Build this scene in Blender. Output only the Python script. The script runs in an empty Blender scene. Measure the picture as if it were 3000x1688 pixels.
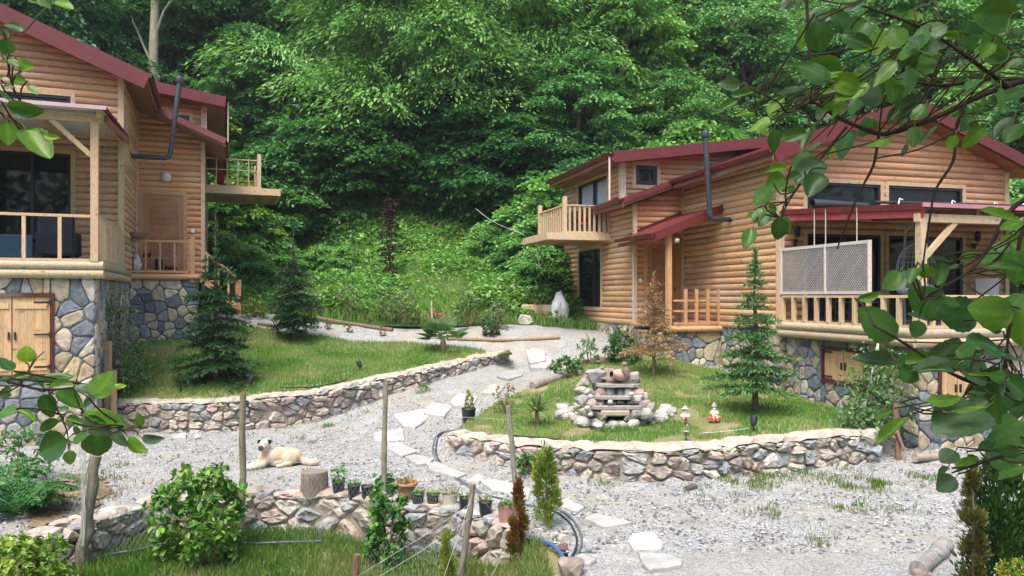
import bpy, math, random
import numpy as np
from mathutils import Vector, Matrix, noise as mnoise
D = bpy.data
SC = bpy.context.scene
# ------------------------------------------------------------------ camera, sky, sun, exposure
F, Y0, H = 2250.0, 868.0, 2.75          # focal length in photo pixels, horizon row, eye height over the gravel
cam_d = D.cameras.new('camera'); cam = D.objects.new('camera', cam_d); SC.collection.objects.link(cam)
cam.location = (0, 0, H); cam.rotation_euler = (math.radians(90), 0, 0)
cam_d.sensor_width = 36; cam_d.lens = F / 3000 * 36; cam_d.shift_y = (Y0 - 844) / 3000
cam_d.clip_start = 0.05; cam_d.clip_end = 2000
SC.camera = cam
SUN_EL, SUN_AZ = 62.0, 200.0            # overcast: high soft sun behind the viewer's left shoulder
world = D.worlds.new('World'); SC.world = world; world.use_nodes = True
wn = world.node_tree.nodes; wl = world.node_tree.links
sky = wn.new('ShaderNodeTexSky'); sky.sky_type = 'NISHITA'; sky.sun_disc = False
sky.sun_elevation = math.radians(SUN_EL); sky.sun_rotation = math.radians(SUN_AZ)
sky.dust_density = 3.5; sky.air_density = 1.0; sky.ozone_density = 1.0
wl.new(sky.outputs[0], wn['Background'].inputs[0]); wn['Background'].inputs[1].default_value = 0.115
sun_d = D.lights.new('sun', 'SUN'); sun = D.objects.new('sun', sun_d); SC.collection.objects.link(sun)
sun_d.energy = 1.7; sun_d.angle = math.radians(30); sun_d.color = (1.0, 0.955, 0.89)
_az = math.radians(SUN_AZ)
_sd = Vector((math.sin(_az) * math.cos(math.radians(SUN_EL)), math.cos(_az) * math.cos(math.radians(SUN_EL)), math.sin(math.radians(SUN_EL))))
sun.rotation_euler = _sd.to_track_quat('Z', 'Y').to_euler()
SC.view_settings.view_transform = 'Standard'; SC.view_settings.look = 'None'
SC.view_settings.exposure = 1.42; SC.view_settings.gamma = 1.0
SC.render.engine = 'CYCLES'
SC.cycles.max_bounces = 6; SC.cycles.diffuse_bounces = 2; SC.cycles.glossy_bounces = 2
SC.cycles.transmission_bounces = 3; SC.cycles.transparent_max_bounces = 4
SC.cycles.caustics_reflective = False; SC.cycles.caustics_refractive = False

# ------------------------------------------------------------------ helpers
RNG = np.random.default_rng(7)
random.seed(11)
def P(px, py, Z):
    return np.array(((px - 1500) / F * Z, Z, H - (py - Y0) / F * Z))
def PZ(px, py, z):                       # point of the photo's ray at height z
    return P(px, py, F * (H - z) / (py - Y0))
def norm(a):
    return a / np.maximum(np.linalg.norm(a, axis=-1, keepdims=True), 1e-9)

class MB:
    """collects polygons with a colour each; build() links them as ONE mesh object"""
    def __init__(s): s.v = []; s.n = 0; s.idx = []; s.tot = []; s.col = []; s.sm = []
    def add(s, verts, faces, col=(1, 1, 1), smooth=False):
        verts = np.asarray(verts, float).reshape(-1, 3)
        if isinstance(faces, np.ndarray):
            k = faces.shape[1]; s.idx.append((faces + s.n).ravel()); nf = len(faces)
            s.tot.append(np.full(nf, k, int))
        else:
            nf = len(faces)
            s.idx.append(np.array([i for f in faces for i in f], int) + s.n)
            s.tot.append(np.array([len(f) for f in faces], int))
        c = np.asarray(col, float)
        s.col.append(np.broadcast_to(c if c.ndim == 2 else c[None, :3], (nf, 3)))
        s.sm.append(np.full(nf, smooth)); s.v.append(verts); s.n += len(verts)
        return s
    def box(s, c, size, col=(1, 1, 1), R=None, bev=0.0):
        h = np.asarray(size, float) / 2
        if bev > 0:
            bev = min(bev, h.min() * .9); vs = []; 
            for sx in (-1, 1):
                for sy in (-1, 1):
                    for sz in (-1, 1):
                        for ax in range(3):
                            p = np.array((sx, sy, sz)) * (h - bev); p[ax] = (sx, sy, sz)[ax] * h[ax]; vs.append(p)
            vs = np.array(vs)
            fs = []
            def vid(sx, sy, sz, ax): return ((sx * 2 + sy) * 2 + sz) * 3 + ax
            for ax in range(3):
                for sg in (0, 1):
                    o = [a for a in range(3) if a != ax]; q = []
                    for a, b in ((0, 0), (1, 0), (1, 1), (0, 1)):
                        k = [0, 0, 0]; k[ax] = sg; k[o[0]] = a; k[o[1]] = b; q.append(vid(*k, ax))
                    fs.append(tuple(q))
                    for b in (0, 1):
                        pass
            for a in range(3):
                o = [x for x in range(3) if x != a]
                for p in (0, 1):
                    for q in (0, 1):
                        k0 = [0, 0, 0]; k0[o[0]] = p; k0[o[1]] = q; k1 = list(k0); k1[a] = 1
                        fs.append((vid(*k0, o[0]), vid(*k1, o[0]), vid(*k1, o[1]), vid(*k0, o[1])))
            for sx in (0, 1):
                for sy in (0, 1):
                    for sz in (0, 1): fs.append((vid(sx, sy, sz, 0), vid(sx, sy, sz, 1), vid(sx, sy, sz, 2)))
        else:
            vs = np.array([(x, y, z) for x in (-1, 1) for y in (-1, 1) for z in (-1, 1)]) * h
            fs = [(0, 1, 3, 2), (4, 6, 7, 5), (0, 4, 5, 1), (2, 3, 7, 6), (0, 2, 6, 4), (1, 5, 7, 3)]
        if R is not None: vs = vs @ np.asarray(R).T
        return s.add(vs + np.asarray(c, float), fs, col)
    def bar(s, a, b, w, h, col=(1, 1, 1), up=(0, 0, 1)):
        a = np.asarray(a, float); b = np.asarray(b, float); d = b - a; L = np.linalg.norm(d); y = d / L
        x = np.cross(y, up); 
        if np.linalg.norm(x) < 1e-5: x = np.cross(y, (1, 0, 0))
        x = x / np.linalg.norm(x); z = np.cross(x, y)
        return s.box((a + b) / 2, (w, L, h), col, np.stack((x, y, z), 1))
    def tube(s, pts, r, n=8, col=(1, 1, 1), smooth=True, cap=True):
        pts = np.asarray(pts, float); m = len(pts); r = np.broadcast_to(np.asarray(r, float), (m,))
        T = norm(np.gradient(pts, axis=0)); ref = np.array((0, 0, 1.)) if abs(T[0][2]) < .9 else np.array((1., 0, 0))
        vs = []; x = np.cross(T[0], ref); x /= np.linalg.norm(x)
        ang = np.arange(n) / n * 2 * math.pi
        for i in range(m):
            x = x - T[i] * np.dot(x, T[i]); x /= max(np.linalg.norm(x), 1e-9); y = np.cross(T[i], x)
            vs.append(pts[i] + r[i] * (np.cos(ang)[:, None] * x + np.sin(ang)[:, None] * y))
        fs = [(i * n + k, i * n + (k + 1) % n, (i + 1) * n + (k + 1) % n, (i + 1) * n + k) for i in range(m - 1) for k in range(n)]
        s.add(np.concatenate(vs), fs, col, smooth)
        if cap:
            s.add(vs[0], [tuple(range(n))[::-1]], col); s.add(vs[-1], [tuple(range(n))], col)
        return s
    def lathe(s, c, prof, n=16, col=(1, 1, 1), smooth=True, sq=(1, 1)):
        ang = np.arange(n) / n * 2 * math.pi; vs = []
        for r, z in prof: vs.append(np.stack((np.cos(ang) * r * sq[0], np.sin(ang) * r * sq[1], np.full(n, z)), 1))
        m = len(prof)
        fs = [(i * n + k, i * n + (k + 1) % n, (i + 1) * n + (k + 1) % n, (i + 1) * n + k) for i in range(m - 1) for k in range(n)]
        return s.add(np.concatenate(vs) + np.asarray(c, float), fs, col, smooth)
    def blob(s, c, r, col=(1, 1, 1), R=None, lev=2, smooth=True):
        v, f = ico(lev); v = v * np.asarray(r, float)
        if R is not None: v = v @ np.asarray(R).T
        return s.add(v + np.asarray(c, float), f, col, smooth)
    def prism(s, poly, z0, z1, col=(1, 1, 1), cap_b=True):
        poly = np.asarray(poly, float); n = len(poly)
        z0 = np.broadcast_to(z0, (n,)); z1 = np.broadcast_to(z1, (n,))
        vs = np.concatenate((np.column_stack((poly, z0)), np.column_stack((poly, z1))))
        fs = [(i, (i + 1) % n, n + (i + 1) % n, n + i) for i in range(n)] + [tuple(range(n, 2 * n))]
        if cap_b: fs.append(tuple(range(n))[::-1])
        return s.add(vs, fs, col)
    def mesh(s, name, off=(0, 0, 0)):
        me = D.meshes.new(name)
        v = np.concatenate(s.v) - np.asarray(off, float); idx = np.concatenate(s.idx); tot = np.concatenate(s.tot)
        me.vertices.add(len(v)); me.vertices.foreach_set('co', v.ravel())
        me.loops.add(len(idx)); me.loops.foreach_set('vertex_index', idx.astype(np.int32))
        me.polygons.add(len(tot)); st = np.concatenate(((0,), np.cumsum(tot)[:-1])).astype(np.int32)
        me.polygons.foreach_set('loop_start', st)
        me.update(calc_edges=True)
        me.polygons.foreach_set('use_smooth', np.concatenate(s.sm))
        a = me.color_attributes.new('Col', 'FLOAT_COLOR', 'CORNER')
        c = np.repeat(np.concatenate(s.col), tot, axis=0)
        a.data.foreach_set('color', np.column_stack((c, np.ones(len(c)))).astype(np.float32).ravel())
        return me
    def split(s, name, mat, parent):
        """one object for every piece that was added"""
        for v, i, t, c, m in zip(s.v, s.idx, s.tot, s.col, s.sm):
            q = MB(); q.v = [v]; q.idx = [i - i.min()]; q.tot = [t]; q.col = [c]; q.sm = [m]; q.n = len(v); o = q.build(name, mat, parent)
        return o
    def build(s, name, mat, parent=None, off=None):
        if off is None: off = parent.get('_o', (0, 0, 0)) if parent is not None else (0, 0, 0)
        me = s.mesh(name, off); me.materials.append(mat)
        o = D.objects.new(name, me); SC.collection.objects.link(o)
        if parent is not None:
            o.parent = parent
            if '_o' in parent and parent.type == 'MESH': pass
        return o

_ICO = {}
def ico(lev):
    if lev not in _ICO:
        import bmesh
        bm = bmesh.new(); bmesh.ops.create_icosphere(bm, subdivisions=lev, radius=1)
        v = np.array([x.co[:] for x in bm.verts]); bm.verts.index_update()
        f = np.array([[q.index for q in x.verts] for x in bm.faces]); bm.free(); _ICO[lev] = (v, f)
    return _ICO[lev]

def tag(o, label=None, cat=None, group=None, kind=None):
    if label: o['label'] = label
    if cat: o['category'] = cat
    if group: o['group'] = group
    if kind: o['kind'] = kind
    return o
def thing(name, label, cat, loc=(0, 0, 0), rot=0.0, group=None):
    """an Empty at the thing's base; parts built with world coordinates are moved into its frame"""
    o = D.objects.new(name, None); SC.collection.objects.link(o); o.empty_display_size = .2
    o.location = [float(x) for x in loc]; o.rotation_euler = (0, 0, rot)
    o['_o'] = [float(x) for x in loc] if rot == 0 else [0., 0., 0.]
    return tag(o, label, cat, group)
def dup(root, loc, rot=None, scale=None, label=None, group=None):
    r = root.copy(); SC.collection.objects.link(r); r.location = [float(x) for x in loc]
    if rot is not None: r.rotation_euler = (0, 0, rot)
    if scale is not None: r.scale = (scale, scale, scale) if np.isscalar(scale) else scale
    if label: r['label'] = label
    if group: r['group'] = group
    for ch in list(root.children):
        c = ch.copy(); SC.collection.objects.link(c); c.parent = r
        for g in ch.children:
            d = g.copy(); SC.collection.objects.link(d); d.parent = c
    return r

# ------------------------------------------------------------------ materials
class NT:
    def __init__(s, name):
        s.m = D.materials.new(name); s.m.use_nodes = True; s.t = s.m.node_tree; s.b = s.t.nodes['Principled BSDF']
        s.out = s.t.nodes['Material Output']
    def n(s, typ, **kw):
        x = s.t.nodes.new(typ)
        for k, v in kw.items():
            if k.startswith('i_'): x.inputs[k[2:].replace('_', ' ')].default_value = v
            else: setattr(x, k, v)
        return x
    def l(s, a, b): s.t.links.new(a, b)
    def coord(s, scale=(1, 1, 1), kind='Object'):
        tc = s.n('ShaderNodeTexCoord'); mp = s.n('ShaderNodeMapping'); mp.inputs['Scale'].default_value = scale
        s.l(tc.outputs[kind], mp.inputs['Vector']); return mp.outputs[0]
    def noise(s, vec, scale, detail=4, rough=.6):
        x = s.n('ShaderNodeTexNoise'); x.inputs['Scale'].default_value = scale; x.inputs['Detail'].default_value = detail
        x.inputs['Roughness'].default_value = rough; s.l(vec, x.inputs['Vector']); return x.outputs[0]
    def ramp(s, fac, stops):
        r = s.n('ShaderNodeValToRGB'); e = r.color_ramp.elements
        while len(e) < len(stops): e.new(.5)
        for q, (p, c) in zip(e, stops): q.position = p; q.color = (*c, 1) if len(c) == 3 else c
        s.l(fac, r.inputs[0]); return r.outputs[0]
    def mul(s, a, b, fac=1.0, mode='MULTIPLY'):
        m = s.n('ShaderNodeMix', data_type='RGBA', blend_type=mode); m.inputs[0].default_value = fac if np.isscalar(fac) else 0
        if not np.isscalar(fac): s.l(fac, m.inputs[0])
        for q, k in ((a, 6), (b, 7)):
            if isinstance(q, tuple): m.inputs[k].default_value = (*q, 1)
            else: s.l(q, m.inputs[k])
        return m.outputs[2]
    def attr(s):
        a = s.n('ShaderNodeAttribute', attribute_name='Col'); return a.outputs['Color']
    def bump(s, h, strength=.3, dist=.01, prev=None):
        b = s.n('ShaderNodeBump'); b.inputs['Strength'].default_value = strength; b.inputs['Distance'].default_value = dist
        s.l(h, b.inputs['Height'])
        if prev is not None: s.l(prev, b.inputs['Normal'])
        s.l(b.outputs[0], s.b.inputs['Normal']); return b.outputs[0]
    def base(s, c): s.l(c, s.b.inputs['Base Color'])
    def setp(s, **kw):
        for k, v in kw.items(): s.b.inputs[k.replace('_', ' ')].default_value = v
        return s

def g3(x): return (x, x, x)
def attr_mat(name, rough=.7, scale=(1, 1, 1), nscale=12, lo=.72, hi=1.22, bump=.2, bdist=.005, spec=.3, metal=0, big=0.0):
    t = NT(name); v = t.coord(scale); nz = t.noise(v, nscale, 5)
    c = t.mul(t.attr(), t.ramp(nz, [(.25, g3(lo)), (.75, g3(hi))]))
    if big:
        nb = t.noise(t.coord(), 1.3, 3); c = t.mul(c, t.ramp(nb, [(.3, g3(1 - big)), (.7, g3(1 + big))]))
    t.base(c); t.setp(Roughness=rough, Metallic=metal); t.b.inputs['Specular IOR Level'].default_value = spec
    if bump: t.bump(nz, bump, bdist)
    return t.m
M = {}
# log siding and timber: tint per board from 'Col', grain stretched along the board, knots, weather-greyed patches
def wood_mat(name, sc, grey=.35):
    t = NT(name); v = t.coord(sc); gr = t.noise(v, 9, 6, .65); fine = t.noise(v, 40, 3)
    c = t.mul(t.attr(), t.ramp(gr, [(.26, (.46, .37, .30)), (.42, (.86, .82, .78)), (.58, (1.04, 1.03, 1.0)), (.78, (1.26, 1.25, 1.2))]))
    vo = t.n('ShaderNodeTexVoronoi'); vo.inputs['Scale'].default_value = 2.6; t.l(t.coord((1, 1, 2.2)), vo.inputs['Vector'])
    c = t.mul(c, t.ramp(vo.outputs['Distance'], [(.05, (.35, .24, .18)), (.11, (.85, .8, .76)), (.2, (1, 1, 1))]), .8)
    big = t.noise(t.coord((.6, .6, .9)), 1.1, 4)
    c = t.mul(c, (.50, .45, .39), t.ramp(big, [(.52, g3(0)), (.72, g3(grey))]), 'MIX')
    t.base(c); t.setp(Roughness=.62); t.b.inputs['Specular IOR Level'].default_value = .3
    t.bump(fine, .25, .004); return t.m
M['log'] = wood_mat('log_siding', (1, 1, 12), .5)
M['log_dry'] = wood_mat('weathered_log', (1, 1, 12), .75)
M['timber'] = wood_mat('sawn_timber', (6, 6, 1.0), .3)
M['door_wood'] = wood_mat('pine_boards', (9, 9, .8), 0.3)
M['paint'] = attr_mat('painted_metal', .38, nscale=3, lo=.9, hi=1.1, bump=.05, spec=.5, big=.1)
M['roof'] = attr_mat('red_roof_sheet', .45, nscale=2.2, lo=.86, hi=1.14, bump=.08, bdist=.01, spec=.45, big=.16)
M['metal'] = attr_mat('dark_metal', .45, nscale=20, lo=.9, hi=1.1, bump=.05, spec=.5)
M['plastic'] = attr_mat('plastic', .42, nscale=20, lo=.9, hi=1.1, bump=.04, spec=.5)
M['matte'] = attr_mat('matte_surface', .9, nscale=25, lo=.8, hi=1.15, bump=.2, spec=.15)
M['fabric'] = attr_mat('fabric', .95, nscale=60, lo=.8, hi=1.15, bump=.3, spec=.1)
M['rock'] = attr_mat('rubble_stone', .88, nscale=9, lo=.55, hi=1.35, bump=.6, bdist=.02, spec=.2, big=.12)
M['slab'] = attr_mat('pale_slab', .85, nscale=7, lo=.72, hi=1.12, bump=.5, bdist=.012, spec=.2, big=.1)
M['mortar'] = attr_mat('mortar', .95, nscale=14, lo=.75, hi=1.2, bump=.6, bdist=.02, spec=.1)
M['bark'] = attr_mat('bark', .95, scale=(3, 3, .6), nscale=9, lo=.5, hi=1.45, bump=.7, bdist=.02, spec=.1)
M['fur'] = attr_mat('fur', .95, scale=(1, 1, 1), nscale=45, lo=.78, hi=1.15, bump=.6, bdist=.01, spec=.12)
M['terra'] = attr_mat('terracotta', .85, nscale=12, lo=.8, hi=1.15, bump=.2, spec=.2)

def leaf_mat(name, rough=.45, transl=.3, spec=.35, var=.25, veins=False):
    t = NT(name); oi = t.n('ShaderNodeObjectInfo')
    r = t.ramp(oi.outputs['Random'], [(0, (1 - var, 1 - var * .8, 1 - var * .2)), (.5, (1, 1, 1)), (1, (1 + var, 1 + var * .5, 1 - var * .4))])
    c = t.mul(t.attr(), r)
    if veins:
        nz = t.noise(t.coord(), 60, 3); c = t.mul(c, t.ramp(nz, [(.3, g3(.85)), (.7, g3(1.12))]))
    t.base(c); t.setp(Roughness=rough); t.b.inputs['Specular IOR Level'].default_value = spec
    tr = t.n('ShaderNodeBsdfTranslucent'); t.l(t.mul(c, (1.1, 1.25, .65)), tr.inputs['Color'])
    mx = t.n('ShaderNodeMixShader'); mx.inputs[0].default_value = transl
    t.l(t.b.outputs[0], mx.inputs[1]); t.l(tr.outputs[0], mx.inputs[2]); t.l(mx.outputs[0], t.out.inputs[0]); return t.m
M['leaf'] = leaf_mat('foliage')
M['leaf_plain'] = leaf_mat('garden_foliage', .42, .28, .4, 0.0)
M['needle'] = leaf_mat('needles', .6, .12, .25, 0.0)
M['alder'] = leaf_mat('alder_leaf', .36, .36, .45, 0.0, True)
M['grass'] = leaf_mat('grass_blades', .6, .3, .2, 0.0)

def glass_mat():
    t = NT('window_glass'); t.setp(Roughness=.03); t.b.inputs['Base Color'].default_value = (.012, .016, .02, 1)
    t.b.inputs['Specular IOR Level'].default_value = .3
    nz = t.noise(t.coord(), .8, 2); t.bump(nz, .04, .02); return t.m
M['glass'] = glass_mat()
def clear_glass():
    t = NT('clear_glass'); tr = t.n('ShaderNodeBsdfTransparent'); gl = t.n('ShaderNodeBsdfGlossy'); gl.inputs['Roughness'].default_value = .02
    fr = t.n('ShaderNodeLayerWeight'); fr.inputs[0].default_value = .5; mx = t.n('ShaderNodeMixShader')
    t.l(t.ramp(fr.outputs['Facing'], [(0, g3(.04)), (.6, g3(.08)), (.85, g3(.25)), (1, g3(1))]), mx.inputs[0]); t.l(tr.outputs[0], mx.inputs[1]); t.l(gl.outputs[0], mx.inputs[2]); t.l(mx.outputs[0], t.out.inputs[0]); return t.m
M['clear'] = clear_glass()

def cladding():
    """crazy-paved stone facing: big polygons of buff, slate and grey in dark pointing"""
    t = NT('stone_cladding'); v = t.coord((1, 1, 1)); nz = t.n('ShaderNodeTexNoise'); nz.inputs['Scale'].default_value = 3
    t.l(v, nz.inputs['Vector']); wv = t.mul(v, nz.outputs['Color'], .13, 'ADD')
    vo = t.n('ShaderNodeTexVoronoi'); vo.inputs['Scale'].default_value = 2.9; vo.inputs['Randomness'].default_value = 1; t.l(wv, vo.inputs['Vector'])
    ve = t.n('ShaderNodeTexVoronoi', feature='DISTANCE_TO_EDGE'); ve.inputs['Scale'].default_value = 2.9; t.l(wv, ve.inputs['Vector'])
    sp = t.n('ShaderNodeSeparateColor'); t.l(vo.outputs['Color'], sp.inputs[0])
    st = t.n('ShaderNodeValToRGB'); st.color_ramp.interpolation = 'CONSTANT'; e = st.color_ramp.elements
    stops = [(0, (.37, .32, .235)), (.14, (.15, .175, .20)), (.28, (.46, .40, .30)), (.4, (.24, .255, .27)), (.52, (.36, .30, .21)), (.64, (.18, .205, .23)), (.76, (.47, .43, .355)), (.88, (.28, .285, .285))]
    while len(e) < len(stops): e.new(.5)
    for q, (p, c) in zip(e, stops): q.position = p; q.color = (*c, 1)
    t.l(sp.outputs[0], st.inputs[0])
    n2 = t.noise(v, 9, 6, .7); c = t.mul(st.outputs[0], t.ramp(n2, [(.25, g3(.6)), (.75, g3(1.35))]))
    edge = t.ramp(ve.outputs['Distance'], [(.018, g3(0)), (.04, g3(1))])
    c = t.mul((.09, .105, .125), c, edge, 'MIX'); t.base(c); t.setp(Roughness=.85); t.b.inputs['Specular IOR Level'].default_value = .2
    b1 = t.bump(edge, .8, .03); t.bump(n2, .5, .02, b1); return t.m
M['cladding'] = cladding()

def gravel():
    t = NT('gravel'); v = t.coord((1, 1, 1))
    vo = t.n('ShaderNodeTexVoronoi'); vo.inputs['Scale'].default_value = 55; t.l(v, vo.inputs['Vector'])
    ve = t.n('ShaderNodeTexVoronoi', feature='DISTANCE_TO_EDGE'); ve.inputs['Scale'].default_value = 55; t.l(v, ve.inputs['Vector'])
    sp = t.n('ShaderNodeSeparateColor'); t.l(vo.outputs['Color'], sp.inputs[0])
    st = t.ramp(sp.outputs[0], [(0, (.14, .142, .142)), (.22, (.26, .263, .26)), (.6, (.355, .359, .352)), (1, (.49, .49, .47))])
    big = t.noise(v, .55, 5, .65); mid = t.noise(v, 2.4, 4)
    c = t.mul(st, (.36, .325, .255), t.ramp(big, [(.46, g3(0)), (.66, g3(.75))]), 'MIX')
    c = t.mul(c, t.ramp(mid, [(.3, g3(.86)), (.7, g3(1.12))]))
    t.base(c); t.setp(Roughness=.9); t.b.inputs['Specular IOR Level'].default_value = .2
    b1 = t.bump(ve.outputs['Distance'], .7, .02); t.bump(mid, .5, .05, b1); return t.m
M['gravel'] = gravel()
def turf(name, c1, c2, c3, sc=1.2):
    t = NT(name); v = t.coord(); a = t.noise(v, sc, 5, .65); b = t.noise(v, 22, 4)
    c = t.ramp(a, [(.3, c1), (.5, c2), (.72, c3)]); c = t.mul(c, t.ramp(b, [(.25, g3(.6)), (.75, g3(1.35))]))
    t.base(c); t.setp(Roughness=.95); t.b.inputs['Specular IOR Level'].default_value = .1; t.bump(b, .6, .04); return t.m
M['lawn'] = turf('lawn_soil', (.16, .18, .07), (.24, .22, .11), (.34, .29, .18))
M['soil'] = turf('bare_soil', (.16, .11, .07), (.22, .16, .10), (.30, .25, .17), 2)
M['hill'] = turf('forest_floor', (.022, .05, .014), (.035, .075, .02), (.07, .09, .03), .35)
# ------------------------------------------------------------------ terrain heights
def tps(pts):
    pts = np.asarray(pts, float); X = pts[:, :2]; n = len(pts)
    def U(r2): return np.where(r2 > 1e-12, .5 * r2 * np.log(np.maximum(r2, 1e-12)), 0)
    K = U(((X[:, None] - X[None]) ** 2).sum(-1)) + np.eye(n) * .25
    Pm = np.column_stack((np.ones(n), X)); A = np.zeros((n + 3, n + 3)); A[:n, :n] = K; A[:n, n:] = Pm; A[n:, :n] = Pm.T
    w = np.linalg.solve(A, np.concatenate((pts[:, 2], np.zeros(3)))); lo, hi = pts[:, 2].min() - .1, pts[:, 2].max() + .1
    def f(x, y):
        x = np.asarray(x, float); y = np.asarray(y, float); sh = x.shape; q = np.stack((x.ravel(), y.ravel()), 1)
        r = U(((q[:, None] - X[None]) ** 2).sum(-1)) @ w[:n] + w[n] + q @ w[n + 1:]
        return np.clip(r, lo, hi).reshape(sh)
    return f
def pz(l): return [PZ(*q) for q in l]
W1B = pz([(330, 1262, 0), (414, 1266, 0), (540, 1268, 0), (662, 1266, 0), (790, 1255, .0), (927, 1235, .03), (1030, 1200, .2), (1132, 1160, .39), (1226, 1133, .55), (1311, 1105, .68), (1440, 1070, .9), (1495, 1060, .98)])
W1T = [.60, .60, .61, .63, .65, .66, .74, .83, .92, 1.01, 1.17, 1.24]
W2B = pz([(1308, 1318, .05), (1400, 1347, 0), (1520, 1375, 0), (1648, 1393, 0), (1755, 1406, 0), (1855, 1413, 0), (1980, 1409, 0), (2110, 1402, 0), (2228, 1389, 0), (2400, 1372, 0), (2585, 1352, 0)])
W2T = [.33, .36, .40, .44, .47, .50, .47, .48, .50, .50, .50]
FWT = pz([(60, 1612, 0), (178, 1568, 0), (315, 1523, 0), (435, 1485, 0), (600, 1468, 0), (758, 1456, 0), (990, 1456, 0), (1188, 1490, 0), (1321, 1496, 0), (1424, 1527, 0), (1500, 1556, 0)])
gp = [tuple(q) for q in W1B] + [tuple(q) for q in W2B] + [tuple(q) for q in FWT]
gp += [tuple(PZ(*q)) for q in [(50, 1295, 0), (600, 1300, 0), (900, 1400, 0), (1100, 1300, .02), (1250, 1240, .1), (1350, 1160, .45), (2300, 1600, 0), (1700, 1686, 0), (2900, 1686, 0), (2900, 1400, 0),
       (1700, 962, 1.76), (1620, 1015, 1.35), (1500, 985, 1.62), (1250, 985, 1.58), (1000, 965, 1.77), (760, 935, 2.08), (1450, 1180, .45), (1600, 1120, .72), (1750, 1060, 1.05), (1850, 1010, 1.4)]]
gp += [(-14, 8, 0), (-14, 15, .0), (-14, 22, 1.6), (13, 8, 0), (13, 15, .1), (13, 22, 1.4), (6, 24, 1.8), (-6, 24, 2.1), (0, 25, 2.0), (0, 3, -.2), (-12, 3, -.3), (12, 3, -.2), (-10.5, 20, 1.2), (9, 20, 1.0)]
gravel_h = tps(gp)
l1 = [(W1B[i][0], W1B[i][1], W1T[i]) for i in range(len(W1B))]
L1BACK = pz([(1495, 1030, 1.32), (1418, 1022, 1.32), (1311, 1014, 1.36), (1183, 1002, 1.45), (1034, 1002, 1.47), (940, 981, 1.66), (773, 962, 1.84), (690, 955, 1.9), (620, 950, 1.95)])
l1 += [tuple(q) for q in L1BACK] + [tuple(q) for q in pz([(420, 968, 1.8), (560, 968, 1.8), (735, 1140, .78), (1053, 1085, .97), (640, 1130, .85), (860, 1000, 1.5)])] + [(-9.2, 17.2, .75), (-9.0, 18.6, 1.4)]
lawn1_h = tps(l1)
l2 = [(W2B[i][0], W2B[i][1], W2T[i]) for i in range(len(W2B))]
L2BACK = pz([(1330, 1262, .38), (1400, 1222, .42), (1450, 1180, .52), (1560, 1130, .72), (1700, 1075, 1.02), (1800, 1035, 1.28), (1868, 1000, 1.5)])
l2 += [tuple(q) for q in L2BACK] + [tuple(q) for q in pz([(1900, 1040, 1.3), (2000, 1062, 1.12), (2104, 1080, .93), (2288, 1150, .66), (2452, 1194, .56), (2007, 1245, .52), (1800, 1265, .5), (2230, 1215, .6), (1560, 1240, .47)])]
lawn2_h = tps(l2)
def hill_h(x, y):
    x = np.asarray(x, float); y = np.asarray(y, float)
    t = np.maximum(0, y - 23.4 - .6 * np.sin(x * .5)); wob = .5 * np.sin(x * .31 + 1) * np.sin(y * .27) + .25 * np.sin(x * .9 + y * .6)
    slope = np.where(t < 7, .30 * t, 2.1 + .62 * (t - 7))
    right = np.clip((x - 10) / 40, 0, 1)
    return gravel_h(x, np.minimum(y, 24.5)) * np.clip(1, 0, 1) + slope * (1 - .28 * right) + wob * np.clip(t / 6, 0, 1)
def low_h(x, y):
    x = np.asarray(x, float); y = np.asarray(y, float)
    b = -.52 - .05 * np.clip(10.4 - y, -1, 6) + .16 * np.clip((-2.2 - x) / 2, 0, 1) + .12 * np.clip((x + 1.2) / 1.4, 0, 1.2) + .03 * np.sin(3 * x) * np.sin(2.3 * y)
    k = np.clip((x + .22) / .55, 0, 1); k = k * k * (3 - 2 * k); return b * (1 - k) + (-.015 + .03 * np.sin(9 * x) * np.sin(8 * y) * (1 - k)) * k

def inpoly(poly, x, y):
    poly = np.asarray(poly)[:, :2]; r = np.zeros(np.shape(x), bool); j = len(poly) - 1
    for i in range(len(poly)):
        xi, yi = poly[i]; xj, yj = poly[j]
        c = ((yi > y) != (yj > y)) & (x < (xj - xi) * (y - yi) / (yj - yi + 1e-12) + xi); r ^= c; j = i
    return r
POLY1 = [q[:2] for q in W1B] + [q[:2] for q in L1BACK] + [(-7.9, 20.6), (-10.4, 20.0), (-9.9, 18.9), (-9.15, 17.5), (-8.8, 16.0)]
POLY2 = [q[:2] for q in W2B] + [(6.6, 14.0), (6.3, 15), (5.95, 17.0), (4.9, 20.6), (3.6, 20.6)] + [q[:2] for q in L2BACK[::-1]]
POLYF = [(-13, 2), (-13, 8.3)] + [q[:2] for q in FWT] + [tuple(PZ(1600, 1610, -.05)[:2]), tuple(PZ(1668, 1640, -.05)[:2]), (.55, 7.4), (.5, 2)]
def at(px, py, h=None):
    """the place where the photo's ray meets a ground surface"""
    h = h or ground_top
    Z = np.linspace(4, 70, 2641); p = np.stack([P(px, py, z) for z in Z]); d = p[:, 2] - h(p[:, 0], p[:, 1])
    k = np.argmax(d < 0) if (d < 0).any() else len(Z) - 1
    q = p[k].copy(); q[2] = float(h(q[0], q[1])); return q
def ground_top(x, y):
    x = np.asarray(x, float); y = np.asarray(y, float)
    z = np.where(y > 23.4, hill_h(x, y), gravel_h(x, y))
    z = np.where(inpoly(POLY1, x, y), lawn1_h(x, y), z); z = np.where(inpoly(POLY2, x, y), lawn2_h(x, y), z)
    return np.where(inpoly(POLYF, x, y), low_h(x, y), z)
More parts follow.
